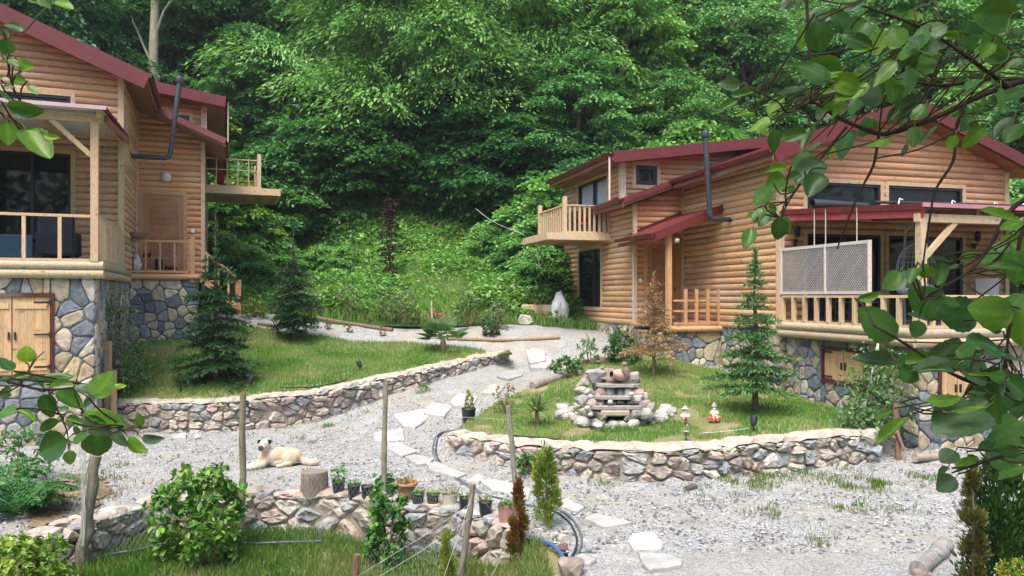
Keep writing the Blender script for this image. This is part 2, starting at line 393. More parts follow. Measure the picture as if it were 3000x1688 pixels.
def sheet(name, mat, x0, x1, y0, y1, st, hf, keep=None, kind='structure', skirt=0):
    xs = np.arange(x0, x1 + st * .5, st); ys = np.arange(y0, y1 + st * .5, st); X, Y = np.meshgrid(xs, ys); Zv = hf(X, Y); nx = len(xs)
    i, j = np.meshgrid(np.arange(nx - 1), np.arange(len(ys) - 1)); i = i.ravel(); j = j.ravel()
    f = np.stack((j * nx + i, j * nx + i + 1, (j + 1) * nx + i + 1, (j + 1) * nx + i), 1)
    if keep is not None:
        cx = xs[i] + st / 2; cy = ys[j] + st / 2; f = f[keep(cx, cy)]
    V = np.stack((X.ravel(), Y.ravel(), Zv.ravel()), 1); u, inv = np.unique(f, return_inverse=True)
    mb = MB(); mb.add(V[u], inv.reshape(f.shape), (1, 1, 1), True); o = mb.build(name, mat); o['kind'] = kind; return o
def micro(hf, a=.012):
    def g(x, y): return hf(x, y) + a * (np.sin(x * 5.1 + 1.3 * np.sin(y * 3.3)) * np.sin(y * 4.7 + 1.1 * np.sin(x * 2.9))) + a * .6 * np.sin(11 * x + 3) * np.sin(9.3 * y)
    return g
def wall_dist(path):
    p = np.array([q[:2] for q in path]); a, b = p[:-1], p[1:]
    def f(x, y):
        x = np.asarray(x, float); y = np.asarray(y, float); q = np.stack((x.ravel(), y.ravel()), 1)[:, None]; t = np.clip(((q - a) * (b - a)).sum(-1) / ((b - a) ** 2).sum(-1), 0, 1)[..., None]; return np.linalg.norm(q - a - t * (b - a), axis=-1).min(1).reshape(x.shape)
    return f
lawn1_h = (lambda f, w: lambda x, y: f(x, y) - .09 * np.clip(1 - w(x, y) / .45, 0, 1))(lawn1_h, wall_dist(W1B)); lawn2_h = (lambda f, w: lambda x, y: f(x, y) - .09 * np.clip(1 - w(x, y) / .45, 0, 1))(lawn2_h, wall_dist(W2B))
sheet('gravel_yard', M['gravel'], -15, 14, 2, 24.6, .12, micro(gravel_h), lambda x, y: ~inpoly(POLYF, x, y) & ~(inpoly(POLY1, x, y) & inpoly(POLY1, x + .3, y) & inpoly(POLY1, x - .3, y) & inpoly(POLY1, x, y - .3)))
sheet('lawn_ground', M['lawn'], -10.6, .6, 15, 23, .1, micro(lawn1_h), lambda x, y: inpoly(POLY1, x, y))
sheet('lawn_ground', M['lawn'], -1.6, 7.2, 11, 20.8, .1, micro(lawn2_h), lambda x, y: inpoly(POLY2, x, y))
sheet('grass_bank', M['lawn'], -13, 1, 2, 11, .12, micro(low_h, .02), lambda x, y: inpoly(POLYF, x, y))
sheet('hillside', M['hill'], -90, 90, 23.2, 100, .8, lambda x, y: hill_h(x, y) - .02)
gs = MB(); gs.add([(-95, -60, -3), (95, -60, -3), (95, 104, -3), (-95, 104, -3)], [(0, 1, 2, 3)]); tag(gs.build('ground', M['soil']), kind='structure')
# bare soil patch at the left, a sheet just above the gravel
SOIL = pz([(110, 1420, 0), (200, 1385, 0), (290, 1395, 0), (330, 1440, 0), (280, 1490, 0), (170, 1550, 0), (80, 1560, 0)])
sheet('soil_bed', M['soil'], -9, -4, 8, 13, .08, lambda x, y: gravel_h(x, y) + .03 + .012 * np.sin(4 * x) * np.sin(5 * y), lambda x, y: inpoly(SOIL, x, y) & (np.array([mnoise.noise((a * 2.2, b * 2.2, 9.3)) + .5 * mnoise.noise((a * 6, b * 6, 3)) for a, b in zip(x, y)]) > -.12))

# ------------------------------------------------------------------ grass and loose gravel
def blades(rng, X, Y, Zh, hh, ww, cols, lean=.45):
    n = len(X); a = rng.uniform(0, 2 * math.pi, n); h = hh * rng.uniform(.5, 1.3, n); w = ww * rng.uniform(.7, 1.3, n)
    b = np.stack((X, Y, Zh), 1); s = np.stack((np.cos(a), np.sin(a), 0 * a), 1) * w[:, None] / 2
    la = rng.uniform(0, 2 * math.pi, n); ll = rng.uniform(0, lean, n) * h
    off = np.stack((np.cos(la) * ll, np.sin(la) * ll, h), 1)
    mid = b + off * np.array((.35, .35, .6)); v = np.stack((b - s, b + s, mid + s * .8, mid - s * .8, b + off), 1).reshape(-1, 3)
    i = np.arange(n)[:, None] * 5
    return v, i + np.array((0, 1, 2, 3)), i + np.array((3, 2, 4)), cols
def grass_cols(rng, X, Y, sc, pal):
    nz = np.array([mnoise.noise((x * sc, y * sc, 3.7)) for x, y in zip(X, Y)]) * .9 + rng.normal(0, .22, len(X)); t = np.clip(nz * .8 + .5, 0, .999) * (len(pal) - 1)
    k = t.astype(int); fr = (t - k)[:, None]; pal = np.asarray(pal); return (pal[k] * (1 - fr) + pal[np.minimum(k + 1, len(pal) - 1)] * fr) * rng.uniform(.8, 1.2, (len(X), 1))
def off_wall(path, d=.3):
    p = np.array([q[:2] for q in path]); a, b = p[:-1], p[1:]
    def f(x, y):
        q = np.stack((x, y), 1)[:, None]; t = np.clip(((q - a) * (b - a)).sum(-1) / ((b - a) ** 2).sum(-1), 0, 1)[..., None]; return np.linalg.norm(q - a - t * (b - a), axis=-1).min(1) > d + .07 * np.sin(x * 7 + y * 5)
    return f
def grass_patch(name, rng, poly, n, hf, hh, ww, pal, sc=.9, keep=None, lean=.45):
    poly = np.asarray(poly)[:, :2]; lo = poly.min(0); hi = poly.max(0); q = rng.uniform(lo, hi, (n * 3, 2)); q = q[inpoly(poly, q[:, 0], q[:, 1])]
    if keep is not None: q = q[keep(q[:, 0], q[:, 1])]
    q = q[:n]; X, Y = q.T; mb = MB(); v, f4, f3, c = blades(rng, X, Y, hf(X, Y) - .005, hh, ww, grass_cols(rng, X, Y, sc, pal), lean)
    mb.add(v, f4, c); mb.add(np.zeros((0, 3)), np.zeros((0, 3), int))
    mb.idx.append(f3.ravel()); mb.tot.append(np.full(len(f3), 3)); mb.col.append(c); mb.sm.append(np.zeros(len(f3), bool))
    return tag(mb.build(name, M['grass']), kind='stuff')
LAWN = [(.36, .35, .17), (.25, .36, .10), (.18, .34, .07), (.13, .29, .05), (.09, .23, .035)]
rg = np.random.default_rng(5)
bare = lambda x, y: np.array([mnoise.noise((a * .8, b * .8, 1.2)) + .25 * mnoise.noise((a * 3, b * 3, 2)) for a, b in zip(x, y)]) < .30
grass_patch('lawn_grass', rg, POLY1, 62000, lawn1_h, .085, .011, LAWN, keep=off_wall(W1B, .25))
grass_patch('lawn_grass', rg, POLY2, 50000, lawn2_h, .075, .010, LAWN, keep=lambda x, y: bare(x, y) & off_wall(W2B, .25)(x, y))
lowpoly = [(-6.5, 7.5), (-6.5, 9.2)] + [tuple(q[:2] - np.array((0, .12))) for q in FWT[1:]] + [(.35, 8.6), (.4, 7.3)]
LOWG = [(.28, .25, .13), (.15, .24, .05), (.09, .2, .03), (.055, .15, .02)]
grass_patch('bank_grass', rg, lowpoly, 42000, low_h, .13, .009, LOWG, lean=.8)
LB = pz([(2120, 1425, 0), (2180, 1418, 0), (2440, 1395, 0), (2450, 1405, 0), (2300, 1432, 0), (2180, 1450, 0)])
def tufts(name, rng, spots, hh, n, pal, hf):
    X = []; Y = []
    for px, py, r, k in spots:
        c = at(px, py, hf); m = int(n * k); a = rng.normal(0, r * .62, (m, 2)); x_ = c[0] + a[:, 0] * 1.3; y_ = c[1] + a[:, 1] * 1.5; q = np.array([mnoise.noise((u * 3.1, w * 3.1, 4.4)) + .4 * mnoise.noise((u * 9, w * 9, 1)) for u, w in zip(x_, y_)]) > .02; X.append(x_[q]); Y.append(y_[q])
    X = np.concatenate(X); Y = np.concatenate(Y); mb = MB(); v, f4, f3, c = blades(rng, X, Y, hf(X, Y), hh, .01, grass_cols(rng, X, Y, 2, pal), .6)
    mb.add(v, f4, c); mb.idx.append(f3.ravel()); mb.tot.append(np.full(len(f3), 3)); mb.col.append(c); mb.sm.append(np.zeros(len(f3), bool))
    return tag(mb.build(name, M['grass']), kind='stuff')
tufts('grass_tufts', rg, [(2500, 1425, .3, 1.4), (2560, 1420, .2, 1), (2490, 1488, .15, .5), (2560, 1490, .3, .5), (2270, 1515, .3, .6), (2080, 1450, .25, .5), (2250, 1395, .3, 1), (2340, 1375, .35, 1.4), (2420, 1365, .3, 1), (2150, 1405, .3, 1),
      (1800, 1400, .15, .5), (1790, 1385, .15, .5), (2700, 1400, .2, .4), (2420, 1595, .15, .2), (2150, 1440, .3, .5), (1250, 1135, .12, .4), (870, 1232, .2, .6), (1050, 1215, .15, .5), (930, 1300, .1, .15), (960, 1250, .1, .2),
      (1780, 1415, .15, .3), (2050, 1405, .2, .5), (2200, 1420, .3, .7), (1000, 1205, .15, .3), (880, 1285, .12, .15), (360, 1365, .15, .15), (300, 1430, .3, .3), (240, 1400, .3, .3), (1560, 1150, .15, .3), (1440, 1210, .2, .5), (1240, 1150, .15, .3)],
      .075, 520, [(.26, .26, .11), (.12, .2, .035), (.08, .17, .025)], gravel_h)
tufts('dry_grass', rg, [(230, 1430, .4, 1.6), (160, 1470, .35, 1.2), (280, 1465, .35, 1.2), (330, 1500, .3, .7), (200, 1530, .3, .8)], .07, 520, [(.34, .27, .16), (.26, .2, .11), (.2, .22, .08)], gravel_h)
# loose stones lying on the gravel
def scatter_stones(rng, n, y0, y1):
    y = rng.uniform(y0, y1, n * 2); x = rng.uniform(-.7, .7, n * 2) * y; k = ~inpoly(POLYF, x, y) & ~inpoly(POLY1, x, y) & ~inpoly(POLY2, x, y)
    x = x[k][:n]; y = y[k][:n]; n = len(x); z = gravel_h(x, y); s = rng.uniform(.008, .02, n) * rng.choice([1, 1, 1, 1.7], n)
    o = np.array([(1, 0, 0), (0, 1, 0), (-1, 0, 0), (0, -1, 0), (0, 0, .7), (0, 0, -.4)], float)
    v = o[None] * s[:, None, None] * rng.uniform(.6, 1.3, (n, 6, 1)); a = rng.uniform(0, 6.28, n); ca, sa = np.cos(a)[:, None], np.sin(a)[:, None]
    v = np.stack((v[..., 0] * ca - v[..., 1] * sa, v[..., 0] * sa + v[..., 1] * ca, v[..., 2]), -1) + np.stack((x, y, z + s * .2), 1)[:, None]
    f = np.array([(0, 1, 4), (1, 2, 4), (2, 3, 4), (3, 0, 4)]); F_ = (np.arange(n)[:, None, None] * 6 + f[None]).reshape(-1, 3)
    g = rng.choice([.12, .18, .27, .36, .46], n)[:, None] * np.array((1, .99, .97)) * rng.uniform(.85, 1.15, (n, 1))
    mb = MB(); mb.add(v.reshape(-1, 3), F_, np.repeat(g, 4, 0)); tag(mb.build('loose_gravel', M['matte']), kind='stuff')
scatter_stones(rg, 26000, 8.2, 18)
# ------------------------------------------------------------------ rubble walls
STONE = [(.44, .39, .33), (.40, .33, .285), (.35, .345, .34), (.47, .42, .355), (.32, .28, .245), (.50, .46, .41), (.42, .335, .29), (.29, .295, .31)]
def rock(rng, mb, c, half, col, yaw=0.0, lev=2, pw=.5, cuts=7):
    d, f = ico(lev); p = np.sign(d) * np.abs(d) ** pw
    for _ in range(cuts):
        n = norm(rng.normal(size=3)); k = rng.uniform(.62, .95); ex = np.maximum(0, p @ n - k); p = p - ex[:, None] * n
    p = p * (1 + rng.normal(0, .025, (len(p), 1))); p = p * np.asarray(half)
    a = rng.normal(0, .08); ca, sa = math.cos(a), math.sin(a); p = np.stack((p[:, 0] * ca - p[:, 2] * sa, p[:, 1], p[:, 0] * sa + p[:, 2] * ca), 1)
    ca, sa = math.cos(yaw), math.sin(yaw); p = np.stack((p[:, 0] * ca - p[:, 1] * sa, p[:, 0] * sa + p[:, 1] * ca, p[:, 2]), 1)
    mb.add(p + np.asarray(c), f, np.asarray(col) * rng.uniform(.85, 1.15))
def resample(path, step):
    path = np.asarray(path, float); seg = np.linalg.norm(np.diff(path[:, :2], axis=0), axis=1); s = np.concatenate(((0,), np.cumsum(seg)))
    t = np.arange(0, s[-1], step); return np.stack([np.interp(t, s, path[:, k]) for k in range(path.shape[1])], 1), s[-1]
def clip_half(poly, n, d):
    out = []; m = len(poly)
    for k in range(m):
        a, b = poly[k], poly[(k + 1) % m]; da, db = a @ n - d, b @ n - d
        if da <= 0: out.append(a)
        if da * db < 0: out.append(a + (b - a) * (da / (da - db)))
    return out
def stone_cells(rng, a0, a1, z0, z1, cell, aspect=1.5, drop=.22):
    """irregular close-fitting stone outlines that fill a rectangle"""
    zs = aspect; W_, H_ = a1 - a0, (z1 - z0) * zs; nx = max(1, int(round(W_ / cell))); nz = max(1, int(round(H_ / cell))); pts = []
    for k in range(nz):
        for i in range(nx):
            if rng.random() > drop: pts.append(((i + .5 + .5 * (k % 2) - .25 + rng.uniform(-.42, .42)) * W_ / nx, (k + .5 + rng.uniform(-.42, .42)) * H_ / nz))
    if not pts: pts = [(W_ / 2, H_ / 2)]
    pts = np.array(pts); out = []
    for k, p in enumerate(pts):
        poly = [np.array(q, float) for q in ((0, 0), (W_, 0), (W_, H_), (0, H_))]; d = np.linalg.norm(pts - p, axis=1); d[k] = 1e9
        for o in np.argsort(d)[:16]:
            if d[o] > 1e8: continue
            n = pts[o] - p; poly = clip_half(poly, n, n @ (pts[o] + p) / 2)
            if len(poly) < 3: break
        if len(poly) >= 3: out.append(np.array(poly) / (1, zs) + (a0, z0))
    return out
def lay_stone(mb, rng, fp, poly, gap, bulge, tilt, col, back=-.06, rough=.01):
    c = poly.mean(0); d = np.linalg.norm(poly - c, axis=1, keepdims=True)
    if d.min() < gap * 1.5: return
    p = c + (poly - c) * np.clip(1 - gap / d, .3, 1); q = []
    for k in range(len(p)):
        a, b = p[k], p[(k + 1) % len(p)]
        if np.linalg.norm(b - a) < gap: q.append((a + b) / 2)
        else: q += [a * .82 + b * .18, a * .5 + b * .5 + rng.normal(0, rough * .6, 2), a * .18 + b * .82]
    q = np.array(q); m = len(q); tx, tz = rng.normal(0, tilt, 2); o = lambda r, w: w + tx * (r[:, 0] - c[0]) + tz * (r[:, 1] - c[1]) + rng.normal(0, rough, len(r))
    r1 = c + (q - c) * .97; r2 = c + (q - c) * .74; cc = c[None]; V = []
    for ring, w in ((q, np.full(m, back)), (r1, o(r1, bulge * .35)), (r2, o(r2, bulge)), (cc, o(cc, bulge * 1.08))): V += [fp(a, w_, z) for (a, z), w_ in zip(ring, w)]
    f = [(i, (i + 1) % m, m + (i + 1) % m, m + i) for i in range(m)] + [(m + i, m + (i + 1) % m, 2 * m + (i + 1) % m, 2 * m + i) for i in range(m)] + [(2 * m + i, 2 * m + (i + 1) % m, 3 * m) for i in range(m)]
    mb.add(V, f, np.asarray(col) * rng.uniform(.82, 1.18) * (1 + rng.normal(0, .02, 3)))
CLAD = [(.42, .36, .26), (.46, .40, .30), (.38, .30, .20), (.50, .46, .38), (.17, .195, .225), (.22, .245, .27), (.26, .275, .29), (.15, .17, .19), (.33, .32, .30), (.44, .38, .28)]
def clad(mb, bk, rng, fp, a0, a1, z0, z1, cell=.215):
    """facing stones of a wall, with the pointing behind them"""
    if a1 < a0: a0, a1 = a1, a0
    bk.add([fp(a0, -.012, z0), fp(a1, -.012, z0), fp(a1, -.012, z1), fp(a0, -.012, z1)], [(0, 1, 2, 3)], (.13, .145, .16))
    for poly in stone_cells(rng, a0, a1, z0, z1, cell, 1.0, .3):
        c = poly.mean(0); k = mnoise.noise((c[0] * .9, c[1] * .9, a0)) * 5 + rng.normal(0, 3); col = CLAD[int(np.clip(4.6 - k if True else 0, 0, 9))] if rng.random() < .75 else CLAD[rng.integers(10)]
        lay_stone(mb, rng, fp, poly, .012, .022, .03, col, -.02, .004)
def rubble_wall(name, label, path, top, seed, size=.2, thick=.3, cap=True, back=+1, ragged=.0):
    """path: foot of the visible face, top: height of the wall top along it"""
    rng = np.random.default_rng(seed); path = np.asarray(path, float); full = np.column_stack((path, top))
    fine, L = resample(full, .02)
    def q(s): return fine[int(min(len(fine) - 1, max(0, s / .02)))]
    def frame(s):
        a = q(s - .15); b = q(s + .15); t = norm((b - a)[:2]); return t, np.array((-t[1], t[0])) * back
    def fp(s, o, z):
        p = q(s); tt, nn = frame(s); w = o - .05; return (p[0] - nn[0] * w, p[1] - nn[1] * w, p[2] + z)
    t = thing(name, label, 'wall', (path[len(path) // 2][0], path[len(path) // 2][1], path[len(path) // 2][2]))
    st = MB(); hmax = float(np.max(np.asarray(top) - path[:, 2]))
    for poly in stone_cells(rng, 0, L, -.08, hmax + .1, size * 1.2, 1.45, .14 if not cap else .26):
        c = poly.mean(0); p = q(c[0]); p2 = q(c[0] + .1); room = p[3] - p[2] - .03 + rng.uniform(-.01, .02 + ragged); sl = ((p2[3] - p2[2]) - (p[3] - p[2])) / .1
        n = np.array((-sl, 1.)); pl = clip_half(list(poly), n, n @ np.array((c[0], room)))
        if len(pl) < 3: continue
        pl = np.array(pl); 
        if np.ptp(pl[:, 1]) < .05: continue
        lay_stone(st, rng, fp, pl, .011, rng.uniform(.05, .10), .18, STONE[rng.integers(len(STONE))], -.08, .011)
    st.build('rubble_stone', M['rock'], t)
    core = MB(); cap_m = MB(); pts, _ = resample(full, .12); V = []; C = []
    for i in range(len(pts)):
        tt, nn = frame(i * .12); a = pts[i]
        V += [(a[0] + nn[0] * .04, a[1] + nn[1] * .04, a[2] - .1), (a[0] + nn[0] * .04, a[1] + nn[1] * .04, a[3] - .05), (a[0] + nn[0] * thick, a[1] + nn[1] * thick, a[3] - .05), (a[0] + nn[0] * thick, a[1] + nn[1] * thick, a[2] - .1)]
        j = rng.uniform(-.045, .045, 3)
        C += [(a[0] - nn[0] * (-.02 + j[0]), a[1] - nn[1] * (-.02 + j[0]), a[3] - .025 + j[2] * .5), (a[0] + nn[0] * .07, a[1] + nn[1] * .07, a[3] + .03 + j[1] * .5), (a[0] + nn[0] * (thick + j[1]), a[1] + nn[1] * (thick + j[1]), a[3] + .045 + j[2] * .4), (a[0] + nn[0] * (thick + .02), a[1] + nn[1] * (thick + .02), a[3] - .08)]
    m = len(pts); fs = [(4 * i + k, 4 * i + (k + 1) % 4, 4 * i + 4 + (k + 1) % 4, 4 * i + 4 + k) for i in range(m - 1) for k in range(4)] + [(0, 1, 2, 3), (4 * m - 4, 4 * m - 3, 4 * m - 2, 4 * m - 1)]
    core.add(V, fs, (.36, .31, .24)); core.build('mortar', M['mortar'], t)
    if cap: cap_m.add(C, fs, np.array((.47, .415, .335)) * rng.uniform(.78, 1.15, (len(fs), 1))); cap_m.build('coping', M['mortar'], t)
    else:
        tp = MB(); s = 0.0
        while s < L:
            w = size * rng.uniform(.7, 1.7); 
            for o_ in (.1, .3): p = q(s + w / 2 + rng.uniform(-.1, .1)); tt, nn = frame(s); rock(rng, tp, (p[0] + nn[0] * o_, p[1] + nn[1] * o_, p[3] - .01), (w * .52, .12, .06), STONE[rng.integers(len(STONE))], math.atan2(tt[1], tt[0]) + rng.normal(0, .2))
            s += w
        tp.build('top_stone', M['rock'], t)
    return t
rubble_wall('retaining_wall', 'long low rubble retaining wall holding up the lawn in front of the left house', W1B, W1T, 3, .2)
rubble_wall('retaining_wall', 'curved rubble retaining wall below the lawn with the rock fountain', W2B, W2T, 4, .19)
FWB = [np.array((q[0], q[1] - .03, float(low_h(q[0], q[1] - .1)))) for q in FWT]
rubble_wall('retaining_wall', 'rough dry stone wall in the foreground under the row of flower pots', FWB, [.03] * len(FWB), 5, .24, .35, cap=False, ragged=.05)

# ------------------------------------------------------------------ houses
def plank_col(rng, base, v=.2):
    return np.asarray(base) * rng.uniform(1 - v, 1 + v) * (1 + rng.normal(0, .03, 3))
def siding(mb, rng, fp, z0, z1, lim, openings=(), pitch=.155, base=(.56, .33, .165), depth=.048, run=3.2):
    """half-log siding: fp(a, off, z) maps along-wall / outward / height to a point"""
    prof = [(0, 0), (.1, .55), (.28, .88), (.5, 1), (.72, .88), (.9, .55), (1, 0)]
    n = int(math.ceil((z1 - z0) / pitch)); brk = sorted({o[2] for o in openings} | {o[3] for o in openings})
    for k in range(n):
        zl = z0 + k * pitch; levels = [(zl + t * pitch, d * depth) for t, d in prof if zl + t * pitch <= z1 + 1e-6]
        for b in brk:
            if levels and levels[0][0] < b < levels[-1][0]:
                zz = [l[0] for l in levels]; dd = [l[1] for l in levels]; levels.append((b, float(np.interp(b, zz, dd)))); levels.sort()
        a_min, a_max = lim(z0); s0 = rng.uniform(0, run); cuts = [a_min - 9]; s = a_min - s0
        bounds = [-1e9]
        while s < a_max + 9: s += run * rng.uniform(.6, 1.4); bounds.append(s)
        bounds.append(1e9); cols = [plank_col(rng, base) for _ in bounds]
        for (za, da), (zb, db) in zip(levels[:-1], levels[1:]):
            zm = (za + zb) / 2; la = lim(za); lb = lim(zb); lm = lim(zm)
            if lm[1] - lm[0] < .01: continue
            ivs = [(lm[0], lm[1])]
            for o in openings:
                if o[2] < zm < o[3]:
                    nv = []
                    for p, q in ivs:
                        if o[1] <= p or o[0] >= q: nv.append((p, q)); continue
                        if o[0] > p: nv.append((p, o[0]))
                        if o[1] < q: nv.append((o[1], q))
                    ivs = nv
            for p, q in ivs:
                for bi in range(len(bounds) - 1):
                    s, e = max(p, bounds[bi]), min(q, bounds[bi + 1])
                    if e - s < .004: continue
                    s_lo = la[0] if s == lm[0] else s; s_hi = lb[0] if s == lm[0] else s
                    e_lo = la[1] if e == lm[1] else e; e_hi = lb[1] if e == lm[1] else e
                    mb.add([fp(s_lo, da, za), fp(e_lo, da, za), fp(e_hi, db, zb), fp(s_hi, db, zb)], [(0, 1, 2, 3)], cols[bi], False)
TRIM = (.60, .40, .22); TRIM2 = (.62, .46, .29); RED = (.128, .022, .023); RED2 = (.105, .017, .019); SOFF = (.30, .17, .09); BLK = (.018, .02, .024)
def frame_window(house, fp, a0, a1, z0, z1, trim=.09, frame=.06, mull=(), name='window', glass='glass', trimcol=TRIM2, curtain=False, sash=False):
    """timber surround, dark frame and panes set in an opening; fp(a, off, z)"""
    def bx(mb, A0, A1, Z0, Z1, o0, o1, col):
        v = [fp(a, o, z) for a in (A0, A1) for o in (o0, o1) for z in (Z0, Z1)]
        mb.add(v, [(0, 1, 3, 2), (4, 6, 7, 5), (0, 4, 5, 1), (2, 3, 7, 6), (0, 2, 6, 4), (1, 5, 7, 3)], col)
    f = MB()
    for A0, A1, Z0, Z1 in ((a0 + .002, a1 - .002, z0 + .002, z0 + frame), (a0 + .002, a1 - .002, z1 - frame, z1 - .002), (a0 + .002, a0 + frame, z0 + frame, z1 - frame), (a1 - frame, a1 - .002, z0 + frame, z1 - frame)): bx(f, A0, A1, Z0, Z1, -.06, .03, BLK)
    for m in mull: bx(f, m - frame * .55, m + frame * .55, z0 + frame, z1 - frame, -.055, .034, (.03, .035, .045))
    if sash:
        i = frame + .004
        for A0, A1, Z0, Z1 in ((a0 + i, a1 - i, z0 + i, z0 + i + .05), (a0 + i, a1 - i, z1 - i - .05, z1 - i), (a0 + i, a0 + i + .05, z0 + i + .05, z1 - i - .05), (a1 - i - .05, a1 - i, z0 + i + .05, z1 - i - .05)): bx(f, A0, A1, Z0, Z1, -.05, .02, (.03, .033, .04))
    w = f.build(name, M['plastic'], house)
    g = MB(); bx(g, a0 + frame * .6, a1 - frame * .6, z0 + frame * .6, z1 - frame * .6, -.04, -.03, BLK); g.build('pane', M[glass], w)
    s = MB()
    for A0, A1, Z0, Z1 in ((a0 - trim, a1 + trim, z1, z1 + trim), (a0 - trim, a1 + trim, z0 - trim, z0), (a0 - trim, a0, z0, z1), (a1, a1 + trim, z0, z1)): bx(s, A0, A1, Z0, Z1, -.05, .052, trimcol)
    s.build('frame', M['timber'], w)
    if curtain:
        c = MB(); n = 40; aa = np.linspace(a0 + frame, a1 - frame, n); oo = -.085 + .02 * np.sin(np.arange(n) * 1.35)
        v = [fp(aa[i], oo[i], z) for i in range(n) for z in (z0 + .05, z1 - .03)]
        c.add(v, [(2 * i, 2 * i + 2, 2 * i + 3, 2 * i + 1) for i in range(n - 1)], (.74, .79, .80)); c.build('curtain', M['fabric'], w)
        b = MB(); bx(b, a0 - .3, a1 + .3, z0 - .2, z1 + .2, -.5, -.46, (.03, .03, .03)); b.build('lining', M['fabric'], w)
    return w
def shutter_doors(house, fp, a0, a1, z0, z1, name='hatch', label=None):
    def bx(mb, A0, A1, Z0, Z1, o0, o1, col):
        v = [fp(a, o, z) for a in (A0, A1) for o in (o0, o1) for z in (Z0, Z1)]
        mb.add(v, [(0, 1, 3, 2), (4, 6, 7, 5), (0, 4, 5, 1), (2, 3, 7, 6), (0, 2, 6, 4), (1, 5, 7, 3)], col)
    fr = MB(); w = .07; dk = (.085, .025, .02)
    for A0, A1, Z0, Z1 in ((a0 - w, a1 + w, z1, z1 + w), (a0 - w, a1 + w, z0 - w, z0), (a0 - w, a0, z0, z1), (a1, a1 + w, z0, z1)): bx(fr, A0, A1, Z0, Z1, -.05, .045, dk)
    h = fr.build(name, M['timber'], house)
    if label: h['label'] = label
    mid = (a0 + a1) / 2; rng = np.random.default_rng(8)
    for sd in (0, 1):
        d = MB(); p, q = (a0 + .005, mid - .008) if sd == 0 else (mid + .008, a1 - .005); n = 5
        for k in range(n): bx(d, p + (q - p) * k / n + .003, p + (q - p) * (k + 1) / n, z0 + .005, z1 - .005, -.03, .012, plank_col(rng, (.58, .40, .21), .12))
        hh = z1 - z0; bt = min(.12, hh * .16)
        for zz in ((z1 - .1 - bt, z0 + .08) if hh > 1 else ()): bx(d, p + .04, q - .04, zz, zz + bt, .012, .03, (.66, .45, .22))
        do = d.build('door_leaf', M['door_wood'], h)
        k = MB(); s = -1 if sd == 0 else 1; ho = a0 if sd == 0 else a1
        for zz in np.linspace(z0 + hh * .1, z1 - hh * .07, 3 if hh > 1 else 2):
            bx(k, min(ho, ho - s * .26), max(ho, ho - s * .26), zz - .015, zz + .015, .031, .038, BLK); bx(k, ho - .02, ho + .02, zz - .04, zz + .04, .046, .055, BLK); k.build('hinge', M['metal'], do); k = MB()
        k = MB(); aa = mid - .05 if sd == 0 else mid + .05; zz = z0 + hh * .5; bx(k, aa - .014, aa + .014, zz - .07, zz + .07, .013, .045, BLK); k.build('handle', M['metal'], do)
    return h

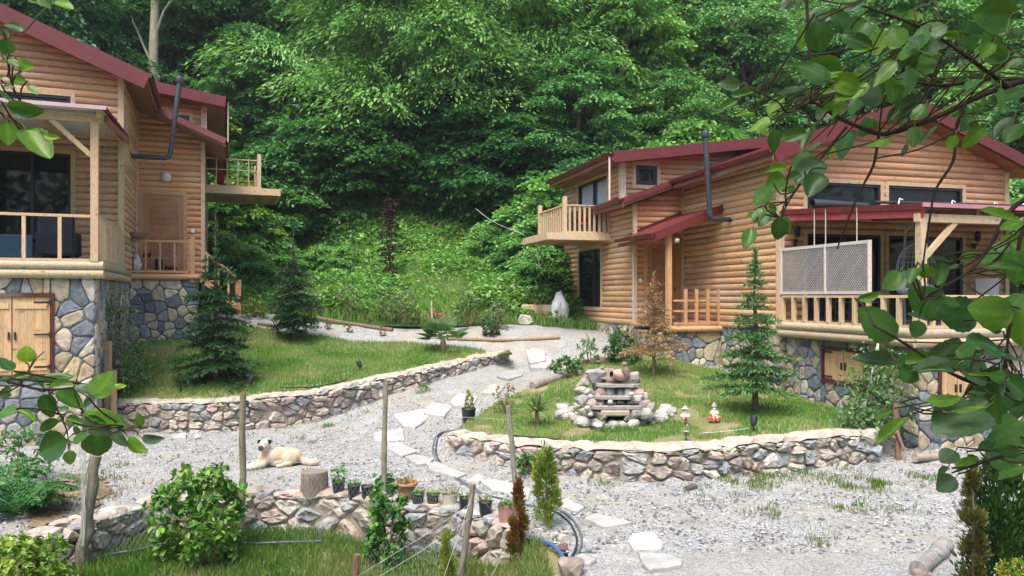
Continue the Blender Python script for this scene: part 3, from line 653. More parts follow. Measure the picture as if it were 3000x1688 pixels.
def house(name, label, C, th, m, p):
    """m=+1: body to the right of the corner (right house), m=-1: mirrored. uu>0 is into the body, v is away from the viewer"""
    rng = np.random.default_rng(p['seed']); h = thing(name, label, 'house', (C[0], C[1], p['floor']), th); zf = p['floor']
    def L(u, v, z): return (m * u, v, z - zf)
    W, w, v1, D_, ze, sl, oe, vo = p['W'], p['w'], p['v1'], p['D'], p['ze'], p['sl'], p['oe'], p['vo']
    zb = p['zb']; we = w + p['woe']; wdr = p.get('wdr', 0); vE = v1 + D_ + .35; vm = p['vm']         # vm: where the lower wing roof starts
    zmain = lambda u: ze + sl * (u + oe); T = .24; zr = zmain(W / 2)
    v2 = p['v2']; vd = p['vd']; zd0 = p['zd0']; sd = p['sd']; zdorm = lambda u: zd0 + sd * (u + we)
    zund = lambda u: zmain(u) - T - (wdr if u < -.01 else 0)
    F_front = lambda a, o, z: L(a, -o, z); F_side = lambda a, o, z: L(-o, a, z)
    F_wing = lambda a, o, z: L(-a, v1 - o, z); F_wside = lambda a, o, z: L(-w - o, v1 + a, z); F_dorm = lambda a, o, z: L(a, v2 - o, z)
    # walls ---------------------------------------------------------
    wm = MB(); base = p['wood']
    flim = lambda z: (max(0, (z + T - .02 - ze) / sl - oe), min(W, W - ((z + T - .02 - ze) / sl - oe)))
    siding(wm, rng, F_front, zb, zr - T, flim, p['front_open'], base=base, run=2.6)
    siding(wm, rng, F_side, zb, zund(0) + .05, lambda z: (0, v1), (), base=base, run=2.2)
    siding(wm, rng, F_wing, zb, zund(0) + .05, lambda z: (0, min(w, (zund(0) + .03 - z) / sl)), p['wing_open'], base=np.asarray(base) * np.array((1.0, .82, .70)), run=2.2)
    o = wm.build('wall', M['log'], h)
    wm = MB(); zw = zund(-w) + .02
    siding(wm, rng, F_wside, zb, zdorm(-w) - T + .03, lambda z: (0 if z < zw else v2 - v1, D_), p['wside_open'], base=np.asarray(base) * .93, run=1.7)
    siding(wm, rng, F_dorm, zw - .3, zdorm(W / 2) - T, lambda z: (max(-w, (z + T - .03 - zd0) / sd - we), min(W / 2, (z - ze) / sl - oe + .1)), p['dorm_open'], base=np.asarray(base) * np.array((1.02, 1.0, .98)), run=1.4)
    o = wm.build('wall', M['log_dry'], h); o['label'] = 'greyer weathered log wall of the wing'
    bk = MB()
    for a, b, zt in (((W, 0), (W, v1 + D_), ze - T), ((W, v1 + D_), (-w, v1 + D_), zdorm(-w) - T)):
        bk.add([L(*a, zb), L(*b, zb), L(*b, zt), L(*a, zt)], [(0, 1, 2, 3)], base)
    bk.build('wall', M['log'], h)
    # corner boards -------------------------------------------------
    cb = MB()
    def post(u, v, z0, z1, s=.11, col=TRIM2): cb.box(L(u, v, (z0 + z1) / 2), (s, s, z1 - z0), plank_col(rng, col, .08))
    post(-.012, -.012, zb, zund(0) + .02, .12); post(W, -.012, zb, zmain(0) - .3, .12)
    post(-w - .01, v1 - .012, zb, zund(-w) + .02, .1, (.60, .48, .36)); post(-.06, v1 - .04, zb, zund(0), .06); post(-w - .01, v2 - .012, zw, zdorm(-w) - T, .16, (.66, .58, .47)); post(-w - .01, v1 + D_, zb, zdorm(-w) - T, .1)
    cb.split('corner_board', M['timber'], h)
    # roofs ---------------------------------------------------------
    def slab(mb, c, t, col):   # c: four top corners (u, v, z)
        v = [L(*q) for q in c] + [L(q[0], q[1], q[2] - t) for q in c]
        mb.add(v, [(0, 1, 2, 3), (7, 6, 5, 4), (0, 4, 5, 1), (1, 5, 6, 2), (2, 6, 7, 3), (3, 7, 4, 0)], col)
    rf = MB(); sf = MB(); fa = MB(); gu = MB(); eu = -oe
    def roof_panel(c, seams=0, along=0):
        slab(rf, c, .045, RED)
        c = np.asarray(c, float)
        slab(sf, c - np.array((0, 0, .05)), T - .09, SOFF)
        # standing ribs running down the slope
        for s in np.arange(.35, abs(c[3][1] - c[0][1]), .42):
            a = c[0] + (c[3] - c[0]) * s / abs(c[3][1] - c[0][1]); b = c[1] + (c[2] - c[1]) * s / abs(c[3][1] - c[0][1])
            rf.bar(np.array(L(*a)) + (0, 0, .006), np.array(L(*b)) + (0, 0, .006), .03, .02, RED)
    roof_panel([(W / 2, -vo, zr), (eu, -vo, ze), (eu, vm, ze), (W / 2, vm, zr)])
    roof_panel([(W / 2, vm, zr), (-we, vm, zmain(-we) - wdr), (-we, vE, zmain(-we) - wdr), (W / 2, vE, zr)])
    roof_panel([(W / 2, -vo, zr), (W + oe, -vo, ze), (W + oe, vE, ze), (W / 2, vE, zr)])
    def plank_soffit(u0, u1, va, vb, zf_, n=8):     # boards on the underside of an overhang
        for k in range(n):
            a = u0 + (u1 - u0) * k / n; b = u0 + (u1 - u0) * (k + .94) / n
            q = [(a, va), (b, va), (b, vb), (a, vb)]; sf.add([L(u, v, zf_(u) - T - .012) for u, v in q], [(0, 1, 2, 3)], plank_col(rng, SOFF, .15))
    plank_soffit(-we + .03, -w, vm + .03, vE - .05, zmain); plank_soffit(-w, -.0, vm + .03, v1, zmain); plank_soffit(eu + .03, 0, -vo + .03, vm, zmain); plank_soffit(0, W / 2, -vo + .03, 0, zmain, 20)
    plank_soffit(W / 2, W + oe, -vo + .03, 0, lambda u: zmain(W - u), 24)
    roof_panel([(W / 2 + .02, vd, zdorm(W / 2)), (-we, vd, zd0), (-we, vE, zd0), (W / 2 + .02, vE, zdorm(W / 2))])
    plank_soffit(-we + .03, -w, vd + .03, vE - .05, zdorm); plank_soffit(-w, W / 2, vd + .03, v2, zdorm, 14)
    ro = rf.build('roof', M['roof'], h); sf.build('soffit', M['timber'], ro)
    def fascia(a, b, va, vb, zf_, hh=.25, th=.05, col=RED):
        A = np.array(L(a, va, zf_(a) + .02 - hh / 2)); B = np.array(L(b, vb, zf_(b) + .02 - hh / 2)); fa.bar(A, B, th, hh, col)
    fh = p['fh']; fascia(W / 2, eu, -vo - .03, -vo - .03, zmain, fh); fascia(W / 2, W + oe, -vo - .03, -vo - .03, lambda u: zmain(W - u) if u > W / 2 else zr, fh)
    fascia(-.02, -we, vm - .03, vm - .03, lambda u: zmain(u) - wdr, p['wf'], .04, p['wfcol'])
    fascia(W / 2, -we, vd - .03, vd - .03, zdorm, .3)
    fa.split('fascia', M['roof'], ro)
    def gutter(u, va, vb, z, col=RED2):
        q = [(0, .07), (-.015, -.02), (-.06, -.045), (-.105, -.02), (-.12, .07), (-.105, .065), (-.06, -.025), (-.015, .06)]
        v = [L(u + a, vv, z + b - .06) for vv in (va, vb) for a, b in q]; n = len(q)
        gu.add(v, [(i, (i + 1) % n, n + (i + 1) % n, n + i) for i in range(n)], col)
    gutter(eu - .005, -vo + .02, vm, ze); gutter(-we - .005, vm, vE, zmain(-we) - wdr); gutter(-we - .005, vd + .02, vE, zd0); gutter(W + oe + .12, -vo, vE, ze)
    fb = lambda u, va, vb, z: fa2.bar(L(u, va, z - .14), L(u, vb, z - .14), .03, .2, (.20, .03, .03)); fa2 = MB()
    fb(eu + .02, -vo, vm, ze); fb(-we + .02, vm, vE, zmain(-we)); fb(-we + .02, vd, vE, zd0); fa2.split('eave_board', M['timber'], ro)
    gu.split('gutter', M['paint'], ro)
    dp = MB(); dp.tube([L(-we - .07, vd + .1, zd0 - .1), L(-we - .07, vd + .1, zmain(-we) + (.05 if m > 0 else -.2))], .03 if m > 0 else .018, 8, (.62, .5, .42)); dp.build('downpipe', M['paint'], h)
    # windows and doors ---------------------------------------------
    for fpn, a0, a1, z0, z1, kw in p['windows']: frame_window(h, {'front': F_front, 'side': F_side, 'wing': F_wing, 'wside': F_wside, 'dorm': F_dorm}[fpn], a0, a1, z0, z1, **kw)
    a0, a1, z1 = p['door']; fp = F_wing; z0 = zf + .02
    d = MB()
    def bx(mb, A0, A1, Z0, Z1, o0, o1, col):
        v = [fp(a, o, z) for a in (A0, A1) for o in (o0, o1) for z in (Z0, Z1)]
        mb.add(v, [(0, 1, 3, 2), (4, 6, 7, 5), (0, 4, 5, 1), (2, 3, 7, 6), (0, 2, 6, 4), (1, 5, 7, 3)], col)
    n = 11
    for k in range(n): bx(d, a0 + .14, a1 - .14, z0 + .14 + (z1 - z0 - .26) * k / n + .004, z0 + .14 + (z1 - z0 - .26) * (k + 1) / n, -.03, .015, plank_col(rng, (.37, .19, .09), .14))
    for A0, A1, Z0, Z1 in ((a0, a0 + .14, z0, z1), (a1 - .14, a1, z0, z1), (a0 + .14, a1 - .14, z0, z0 + .14), (a0 + .14, a1 - .14, z1 - .12, z1)): bx(d, A0, A1, Z0, Z1, -.03, .03, (.42, .22, .105))
    do = d.build('door', M['door_wood'], h)
    d = MB()
    for A0, A1, Z0, Z1 in ((a0 - .1, a0 - .003, z0, z1 + .1), (a1 + .003, a1 + .1, z0, z1 + .1), (a0 - .003, a1 + .003, z1 + .003, z1 + .1)): bx(d, A0, A1, Z0, Z1, -.04, .055, (.50, .31, .175))
    d.build('frame', M['timber'], do)
    d = MB(); ha = a0 + .2 if p['handle'] > 0 else a1 - .07; bx(d, ha - .02, ha + .02, z0 + .92, z0 + 1.1, .03, .04, (.35, .3, .2)); d.tube([fp(ha, .04, z0 + 1.02), fp(ha, .09, z0 + 1.02), fp(ha + .1, .09, z0 + 1.02)], .01, 6, (.4, .35, .25)); d.build('handle', M['metal'], do)
    d = MB(); a = p['switch'][0]; bx(d, a - .045, a + .045, p['switch'][1] - .05, p['switch'][1] + .05, .03, .062, (.8, .8, .8)); d.build('light_switch', M['plastic'], h)
    # deck ----------------------------------------------------------
    dd, dw = p['dd'], p['dw']; dz = p['dz']
    dk = MB()
    for k in range(int(dd / .14)): dk.box(L(dw / 2, -.07 - k * .14, dz - .02), (dw, .134, .04), plank_col(rng, (.45, .34, .22)))
    deck = dk.build('deck', M['timber'], h)
    lg = MB(); r = .085; LG = (.47, .385, .27)
    for k in range(2):
        z = dz - .075 - k * .158
        for a, b in (((-.03, .0), (-.03, -dd)), ((-.09, -dd), (dw, -dd))):
            cut = [0, .37 + .2 * k, 1]
            for s, e in zip(cut[:-1], cut[1:]):
                A = np.array(L(*a, z)) * (1 - s) + np.array(L(*b, z)) * s; B = np.array(L(*a, z)) * (1 - e) + np.array(L(*b, z)) * e
                lg.tube([A, A + (B - A) * .5, B], r, 12, plank_col(rng, LG, .1))
    lg.build('edge_log', M['timber'], deck)
    def railing(nm, pts, zt, z0, step, par, bw=.045, bd=.07, post_at=(), col=TRIM2, top=.05, mid=None):
        mb = MB()
        for (a, b) in zip(pts[:-1], pts[1:]):
            A = np.array(a, float); B = np.array(b, float); n = max(1, int(round(np.linalg.norm(B - A) / step)))
            mb.bar(L(*A, zt - top / 2), L(*B, zt - top / 2), .07, top, plank_col(rng, col, .08)); mb.bar(L(*A, z0 + .03), L(*B, z0 + .03), .06, .045, plank_col(rng, col, .08))
            if mid is not None: mb.bar(L(*A, mid), L(*B, mid), .04, .03, plank_col(rng, col, .08))
            d = norm(B - A); yaw = math.atan2(d[1], m * d[0])
            R = np.array(((math.cos(yaw), -math.sin(yaw), 0), (math.sin(yaw), math.cos(yaw), 0), (0, 0, 1)))
            for k in range(n + 1):
                q = A + (B - A) * k / n; mb.box(L(*q, (z0 + .05 + zt - top) / 2), (bw, bd, zt - top - z0 - .05), plank_col(rng, col, .1), R)
        return mb.build(nm, M['timber'], par)
    railing('railing', [(.0, -.12), (.0, -dd + .06)], p['rt'], dz, p['rstep_s'], deck, p['rbw'], .09)
    railing('railing', [(.06, -dd), (dw, -dd)], p['rt'], dz, p['rstep'], deck, p['rbw'] + .01, .06)
    pm = MB(); pw = .13
    for uu in p['posts']: pm.box(L(uu, -dd, (dz + p['pt']) / 2), (pw, pw, p['pt'] - dz), plank_col(rng, (.58, .44, .28), .06))
    pm.split('post', M['timber'], deck)
    pm = MB(); pm.bar(L(-.05, -dd, p['pt'] + .07), L(dw, -dd, p['pt'] + .07), .1, .14, (.56, .43, .28))
    for uu in p['posts']:
        pm.bar(L(uu + .06, -dd, p['pt'] - .62), L(uu + .72, -dd, p['pt'] + .01), .07, .09, (.60, .45, .28))
    pm.build('beam', M['timber'], deck)
    rv = p['droof']       # terrace roof: (u0, overhang, z at wall, z at front)
    pm = MB(); pr = MB(); pu = MB(); u0, ov, zw_, zf_ = rv; fr = -dd - ov
    slab(pr, [(dw, 0, zw_), (u0, 0, zw_), (u0, fr, zf_), (dw, fr, zf_)], .03, RED)
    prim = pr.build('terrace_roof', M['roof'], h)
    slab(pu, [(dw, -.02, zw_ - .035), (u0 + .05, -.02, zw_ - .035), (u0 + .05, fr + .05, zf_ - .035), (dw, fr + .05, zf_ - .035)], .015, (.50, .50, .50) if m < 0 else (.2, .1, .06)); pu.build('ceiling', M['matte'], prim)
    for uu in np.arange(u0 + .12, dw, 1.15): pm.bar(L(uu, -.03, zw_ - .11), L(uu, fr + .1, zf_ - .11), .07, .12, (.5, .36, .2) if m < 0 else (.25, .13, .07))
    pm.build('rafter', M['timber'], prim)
    pm = MB(); s = .11 if m > 0 else .05
    pm.bar(L(u0 - .012, .0, zw_ - .02 - s / 2 + .03), L(u0 - .012, fr - .012, zf_ - .02 - s / 2 + .03), .03, s, RED); pm.bar(L(u0 - .03, fr - .015, zf_ - .02), L(dw, fr - .015, zf_ - .02), .03, .07, (.45, .2, .23) if m > 0 else (.5, .36, .38)); pm.build('edge_trim', M['roof'], prim)
    pm = MB()
    if m > 0: pm.bar(L(u0 + .03, .0, zw_ - .15), L(u0 + .03, fr + .05, zf_ - .15), .05, .17, (.34, .06, .06)); pm.build('fascia', M['timber'], prim)
    else: pm.bar(L(u0 - .02, .0, zw_ - .13), L(u0 + .04, fr + .6, zf_ - .13), .05, .13, (.30, .12, .08)); pm.build('fascia', M['timber'], prim)
    # stone base ----------------------------------------------------
    sb = MB(); sbk = MB(); zl = p['zl']; zdl = dz - .3; rs_ = np.random.default_rng(p['seed'] + 50)
    def pierced(fpn, a0, a1, zA, zB, op):
        o0, o1, p0, p1 = op
        for A0, A1, Z0, Z1 in ((a0, o0, zA, zB), (o1, a1, zA, zB), (o0, o1, zA, p0), (o0, o1, p1, zB)):
            if A1 - A0 > .01 and Z1 - Z0 > .01: clad(sb, sbk, rs_, fpn, A0, A1, Z0, Z1)
    ss = p['sset']        # setback of the stone from the deck edge
    FB = lambda a, o, z: L(a, -dd + ss - o, z); SB = lambda a, o, z: L(ss - o, a, z)
    pierced(FB, ss, dw, zl, zdl + .01, p['front_hatch']); shutter_doors(h, FB, *p['front_hatch'])
    if p['side_hatch']: pierced(SB, -dd + ss, .0, zl, zdl + .01, p['side_hatch']); shutter_doors(h, SB, *p['side_hatch'], label='small two-leaf pine hatch in the side of the stone base')
    else: clad(sb, sbk, rs_, SB, -dd + ss, 0, zl, zdl + .01)
    vp = p['vp']; pu1 = p['pu']
    clad(sb, sbk, rs_, lambda a, o, z: L(.02 - o, a, z), 0, v1, zl, zb + .01); clad(sb, sbk, rs_, lambda a, o, z: L(-w + .02 - o, a, z), v1 + .02, v1 + D_, zl + .6, zb + .01)
    clad(sb, sbk, rs_, lambda a, o, z: L(a, -.002 - o, z), .02, ss, zl, zb + .01, .2)
    clad(sb, sbk, rs_, lambda a, o, z: L(-a, vp + .05 - o, z), -.02, pu1 - .05, zl, zf - .14); clad(sb, sbk, rs_, lambda a, o, z: L(-pu1 + .05 - o, a, z), vp + .05, v1 + .02, zl, zf - .14)
    ob = sb.build('stone_base', M['rock'], h); sbk.build('mortar', M['mortar'], ob)
    # porch ---------------------------------------------------------
    pf = MB(); n = max(3, int(pu1 / .13))
    for k in range(n): pf.box(L(-pu1 * (k + .5) / n, (vp + v1) / 2, zf - .02), (pu1 / n - .006, v1 - vp, .04), plank_col(rng, (.46, .28, .15)))
    pf.tube([L(.0, vp, zf - .09), L(-pu1 / 2, vp, zf - .09), L(-pu1, vp, zf - .09)], .075, 10, (.55, .34, .18)); porch = pf.build('porch', M['timber'], h)
    if m < 0:
        railing('railing', [(-.03, vp + .04), (-1.38, vp + .04)], zf + .86, zf + .02, .34, porch, .04, .04, col=(.60, .35, .19))
        st = MB(); st.box(L(-1.47, vp + .04, zf + .38), (.11, .11, 1.2), (.56, .33, .18))
        a = (-1.55, vp + .05, zf - .02); b = (-2.55, vp + .05, zf - .85)
        for dz_ in (0, .78): st.bar(L(a[0], a[1], a[2] + dz_), L(b[0], b[1], b[2] + dz_), .06, .14 if dz_ == 0 else .05, (.58, .35, .19))
        st.bar(L(a[0], v1 - .1, a[2]), L(b[0], v1 - .1, b[2]), .06, .14, (.55, .33, .18))
        for k in range(5):
            t = (k + .5) / 5; st.box(L(a[0] + (b[0] - a[0]) * t, (vp + v1) / 2, a[2] + (b[2] - a[2]) * t + .09), (.3, v1 - vp - .1, .035), (.5, .31, .17))
        for t in (.28, .55, .8): st.bar(L(a[0] + (b[0] - a[0]) * t, a[1], a[2] + (b[2] - a[2]) * t), L(a[0] + (b[0] - a[0]) * t, a[1], a[2] + (b[2] - a[2]) * t + .76), .05, .05, (.60, .38, .2), up=(0, 1, 0))
        for uu, vv in ((-2.6, vp + .05), (-2.6, v1 - .1)): st.box(L(uu, vv, zf - .62), (.13, .13, .95), (.42, .2, .11))
        st.build('stair', M['timber'], h)
    else:
        rl = MB(); zt_ = zf + .92
        for u in (-.05, -.36, -.68, -.98): rl.box(L(u, vp + .05, zf + .46), (.075, .05, .9), plank_col(rng, (.55, .30, .15), .06))
        for z in (.06, .36, .62): rl.bar(L(-.02, vp + .09, zf + z), L(-1.3, vp + .09, zf + z), .03, .05, (.58, .33, .17))
        rl.build('railing', M['timber'], porch)
        ps = MB(); ps.box(L(-1.42, vp + .1, (zf + zf + 2.35) / 2), (.12, .12, 2.35), (.58, .34, .17)); ps.build('post', M['timber'], porch)
        pr = MB(); sf = MB(); zz0, zz1, uu1, va, vb = p['proof']
        slab(pr, [(.0, vb, zz0), (-uu1, vb, zz1), (-uu1, va, zz1), (0, va, zz0)], .04, RED); q = pr.build('porch_roof', M['roof'], h)
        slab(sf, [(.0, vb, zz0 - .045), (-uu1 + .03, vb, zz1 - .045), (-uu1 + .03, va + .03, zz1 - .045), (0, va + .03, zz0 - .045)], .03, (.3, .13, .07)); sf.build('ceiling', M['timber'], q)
        fs = MB(); fs.bar(L(.0, va - .02, zz0 - .085), L(-uu1, va - .02, zz1 - .085), .04, .21, RED); fs.bar(L(-.0, v1 - .03, zz0 + .03), L(-w - .05, v1 - .03, zz0 + .03 - (zz0 - zz1) * (w + .05) / uu1), .05, .1, RED2); fs.split('fascia', M['roof'], q)
        g2 = MB(); qq = [(0, .05), (-.04, -.04), (-.09, -.04), (-.11, .05)]; vv = [L(-uu1 + a, y, zz1 + b - .05) for y in (va, vb) for a, b in qq]; g2.add(vv, [(0, 1, 5, 4), (1, 2, 6, 5), (2, 3, 7, 6), (0, 4, 7, 3), (0, 3, 2, 1), (4, 5, 6, 7)], RED2)
        g2.bar(L(-uu1 + .03, va, zz1 - .16), L(-uu1 + .03, vb, zz1 - .16), .04, .1, (.25, .04, .04)); g2.build('gutter', M['paint'], q)
    # balcony -------------------------------------------------------
    va, vb, bo, bz, pin = p['balc']; bt = .2
    bm = MB(); n = 9
    for k in range(n): bm.box(L(-w - bo * (k + .5) / n, (va + vb) / 2, bz - .02), (bo / n - .008, vb - va - .05, .04), plank_col(rng, (.45, .3, .18)))
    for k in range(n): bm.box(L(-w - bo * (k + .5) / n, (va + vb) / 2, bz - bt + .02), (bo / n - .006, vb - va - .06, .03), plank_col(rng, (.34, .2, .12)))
    for (x0, y0), (x1, y1) in (((0, va), (bo, va)), ((bo, va), (bo, vb)), ((bo, vb), (0, vb))): bm.bar(L(-w - x0, y0, bz - bt / 2), L(-w - x1, y1, bz - bt / 2), .05, bt, plank_col(rng, (.62, .47, .32), .05))
    ba = bm.build('balcony', M['timber'], h)
    if m > 0:
        railing('railing', [(-w - .05, va + .06), (-w - pin, va + .06)], bz + .82, bz, .155, ba, .065, .03, top=.04, col=(.6, .46, .31)); railing('railing', [(-w - pin, va + .06), (-w - pin, vb - .06)], bz + .82, bz, .2, ba, .07, .03, top=.04, col=(.6, .46, .31))
    else:
        railing('railing', [(-w - .05, va + .06), (-w - pin, va + .06)], bz + .86, bz, .33, ba, .035, .035, top=.035, mid=bz + .52, col=(.6, .42, .25)); railing('railing', [(-w - pin, va + .06), (-w - pin, vb - .06)], bz + .86, bz, .2, ba, .07, .03, top=.04, col=(.6, .42, .25)); railing('railing', [(-w - .05, vb - .06), (-w - pin, vb - .06)], bz + .55, bz, .33, ba, .035, .03, top=.03, col=(.58, .4, .24))
    bp = MB()
    for v in (va + .06, vb - .06): bp.box(L(-w - pin, v, bz + .52), (.11, .11, 1.05), (.62, .47, .30))
    bp.split('post', M['timber'], ba)
    # stove pipe ----------------------------------------------------
    a, zp, off, ztop, dv = p['pipe']; pp = MB(); G = (.045, .048, .055); r = .062
    pts = [L(.05, a, zp), L(-off + .12, a - .01, zp), L(-off + .03, a - .02, zp + .03), L(-off, a - .02, zp + .12), L(-off - dv, a - .02, ztop)]
    pp.tube(pts, r, 12, G); A, B = np.array(pts[3]), np.array(pts[4])
    for t in (.02, .3, .52, .75): q = A + (B - A) * t; pp.tube([q, q + (B - A) * .015], r + .006, 12, (.08, .085, .09))
    o = pp.build('stove_pipe', M['metal'], h); cp = MB(); q = np.array(L(-off - dv, a - .02, ztop))
    cp.lathe(q, [(.062, -.03), (.085, 0), (.095, .05), (.09, .1), (.06, .15), (.0, .165)], 12, G)
    for k in range(8): t = k / 8 * 6.283; cp.box(q + np.array((math.cos(t) * .085, math.sin(t) * .085, .06)), (.02, .02, .14), G)
    cp.build('cowl', M['metal'], o)
    return h, L
# right house
thR = math.atan(.28); CR = (.3489 * 17, 17.0)
RP = dict(seed=21, fh=.26, floor=2.02, zb=1.97, W=6.30, w=1.47, v1=4.39, D=5.5, ze=5.87, sl=.367, oe=.5, vo=.5, woe=.5, vm=4.05, v2=5.21, vd=4.69, zd0=6.68, sd=.139, wf=.14, wfcol=RED,
    wood=(.58, .365, .205), front_open=[(.67, 2.64, 4.55, 5.31), (2.86, 4.98, 4.55, 5.31), (.67, 2.64, 2.2, 4.15), (2.86, 4.98, 2.2, 4.15)], wing_open=[(.1, 1.12, 1.97, 4.18)], wside_open=[(2.35, 4.2, 2.42, 4.2), (1.85, 4.25, 4.6, 6.32)], dorm_open=[(-1.08, -.42, 5.90, 6.46)],
    windows=[('front', .67, 2.64, 4.55, 5.31, {}), ('front', 2.86, 4.98, 4.55, 5.31, {}), ('front', .67, 2.64, 2.2, 4.15, dict(mull=(1.65,))), ('front', 2.86, 4.98, 2.2, 4.15, dict(mull=(3.9,))),
             ('wside', 2.35, 4.2, 2.42, 4.2, dict(mull=(2.95,), trim=.1)), ('wside', 1.85, 4.25, 4.6, 6.32, dict(mull=(2.95,), glass='clear', curtain=True)), ('dorm', -1.08, -.42, 5.90, 6.46, dict(sash=True, trim=.1, trimcol=(.62, .5, .38)))],
    door=(.1, 1.12, 4.18), handle=1, switch=(1.33, 3.18), dd=3.93, dw=6.6, dz=2.18, rt=2.77, rstep_s=.36, rstep=.24, rbw=.055, posts=(.06, 3.1), pt=4.03, droof=(0, .12, 4.65, 4.33), zl=-.25, sset=.16,
    front_hatch=(.62, 1.36, .62, 1.62), side_hatch=(-2.45, -1.3, 1.06, 1.66), vp=2.42, pu=1.62, proof=(5.04, 4.29, 1.89, 2.32, 4.6), balc=(6.0, 8.45, 1.95, 4.57, 1.42), pipe=(1.95, 4.63, .62, 6.62, .12))
HR, LR = house('wooden_house', 'honey coloured log cabin with red roofs and a lattice screen, right of the path', CR, thR, 1, RP)
thL = math.atan(.378); CL = (-.5098 * 17.7, 17.7)
LP = dict(seed=22, wdr=.1, fh=.36, floor=3.33, zb=3.08, W=6.3, w=1.685, v1=3.13, D=5.2, ze=7.78, sl=.42, oe=.6, vo=.5, woe=.6, vm=2.33, v2=4.6, vd=3.9, zd0=8.48, sd=.14, wf=.16, wfcol=(.16, .05, .045),
    wood=(.58, .385, .225), front_open=[(1.0, 2.7, 6.5, 7.25), (3.0, 5.2, 6.5, 7.25), (1.0, 4.6, 3.4, 5.95)], wing_open=[(.2, 1.2, 3.33, 5.5)], wside_open=[(2.0, 3.6, 3.6, 5.4), (2.0, 4.0, 6.0, 7.9)], dorm_open=[(-1.3, -.5, 7.42, 8.02)],
    windows=[('front', 1.0, 2.7, 6.5, 7.25, {}), ('front', 3.0, 5.2, 6.5, 7.25, {}), ('front', 1.0, 4.6, 3.4, 5.95, dict(mull=(1.75, 2.75, 3.7))), ('wside', 2.0, 3.6, 3.6, 5.4, dict(mull=(2.8,))), ('wside', 2.0, 4.0, 6.0, 7.9, dict(mull=(3.0,))), ('dorm', -1.3, -.5, 7.42, 8.02, dict(sash=True))],
    door=(.2, 1.2, 5.5), handle=-1, switch=(1.44, 4.55), dd=3.4, dw=6.4, dz=3.40, rt=4.28, rstep_s=.17, rstep=.58, rbw=.05, posts=(.06, 3.1), pt=6.02, droof=(-.15, .35, 6.45, 6.26), zl=-.3, sset=.06,
    front_hatch=(.80, 2.02, 1.30, 2.74), side_hatch=None, vp=1.87, pu=1.62, balc=(4.75, 7.2, 2.17, 6.02, 1.56), pipe=(1.75, 6.28, .95, 8.25, .22))
HL, LL = house('wooden_house', 'log cabin cut by the left edge, on a tall stone basement', CL, thL, -1, LP)
# ------------------------------------------------------------------ foliage
def leaf_quads(rng, C, Fw, L, W, fold=.12, upbias=1.6):
    """two-triangle folded leaves: base C, direction Fw"""
    n = len(C); Fw = norm(Fw); U = rng.normal(0, .6, (n, 3)) + np.array((0, 0, upbias)); S = norm(np.cross(Fw, U)); N = np.cross(S, Fw)
    L = np.broadcast_to(L, (n,))[:, None]; W = np.broadcast_to(W, (n,))[:, None]
    b = C; t = C + Fw * L; mid = C + Fw * L * .48 + N * W * fold
    v = np.stack((b, mid + S * W * .5, t, mid - S * W * .5), 1).reshape(-1, 3); i = np.arange(n)[:, None] * 4
    f = np.concatenate((i + np.array((0, 1, 2)), i + np.array((0, 2, 3))), 1).reshape(-1, 3); return v, f
def leaf_oval(rng, C, Fw, L, W, fold=.1, upbias=1.6):
    """six-sided oval leaves, four triangles each"""
    n = len(C); Fw = norm(Fw); U = rng.normal(0, .55, (n, 3)) + np.array((0, 0, upbias)); S = norm(np.cross(Fw, U)); N = np.cross(S, Fw)
    L = np.broadcast_to(L, (n,))[:, None]; W = np.broadcast_to(W, (n,))[:, None]
    p = [C, C + Fw * L * .3 + S * W * .45 + N * W * fold, C + Fw * L * .72 + S * W * .42 + N * W * fold * .6, C + Fw * L - N * W * fold, C + Fw * L * .72 - S * W * .42 + N * W * fold * .6, C + Fw * L * .3 - S * W * .45 + N * W * fold]
    v = np.stack(p, 1).reshape(-1, 3); i = np.arange(n)[:, None] * 6
    f = np.concatenate([i + np.array(q) for q in ((0, 1, 2), (0, 2, 3), (0, 3, 4), (0, 4, 5))], 1).reshape(-1, 3); return v, f
def pad_leaves(rng, centers, R, n, L, ratio, pal, flat=.28, droop=.45, tip=.25, oval=False, out=None):
    """leafy sprays: a flattened dome of leaves round every centre, hanging at its rim"""
    C = []; Fw = []; col = []; pal = np.asarray(pal)
    for ci, c in enumerate(centers):
        r_ = R[ci] if hasattr(R, '__len__') else R; m = max(6, int(n * (r_ / np.mean(R)) ** 2)); a = rng.uniform(0, 6.283, m); q = np.sqrt(rng.random(m)) * rng.uniform(.85, 1.15, m)
        lob = 1 + .25 * np.sin(a * 3 + ci) + .15 * np.sin(a * 5 + 2 * ci); rr = q * r_ * lob
        z = flat * r_ * (1 - q ** 2) * rng.uniform(.1, 1, m) - droop * r_ * q ** 2.2 * .6
        p = np.stack((np.cos(a) * rr, np.sin(a) * rr, z), 1) + c + rng.normal(0, .05 * r_, (m, 3))
        f = np.stack((np.cos(a), np.sin(a), -.25 - droop * q), 1) + rng.normal(0, .45, (m, 3))
        if out is not None: f[:, :2] += out[ci][:2] * .6
        C.append(p); Fw.append(f); k = rng.integers(len(pal)); mixv = np.clip(rng.normal(0, .3, (m, 1)) + .5, 0, 1); k2 = rng.integers(len(pal))
        col.append((pal[k] * (1 - mixv) + pal[k2] * mixv) * rng.uniform(.82, 1.2, (m, 1)))
    C = np.concatenate(C); Fw = np.concatenate(Fw); col = np.concatenate(col); m = len(C); Ls = L * rng.uniform(.65, 1.25, m)
    v, f = (leaf_oval if oval else leaf_quads)(rng, C, Fw, Ls, Ls * ratio * rng.uniform(.8, 1.2, m)); k = len(f) // m
    return v, f, np.repeat(col, k, 0)
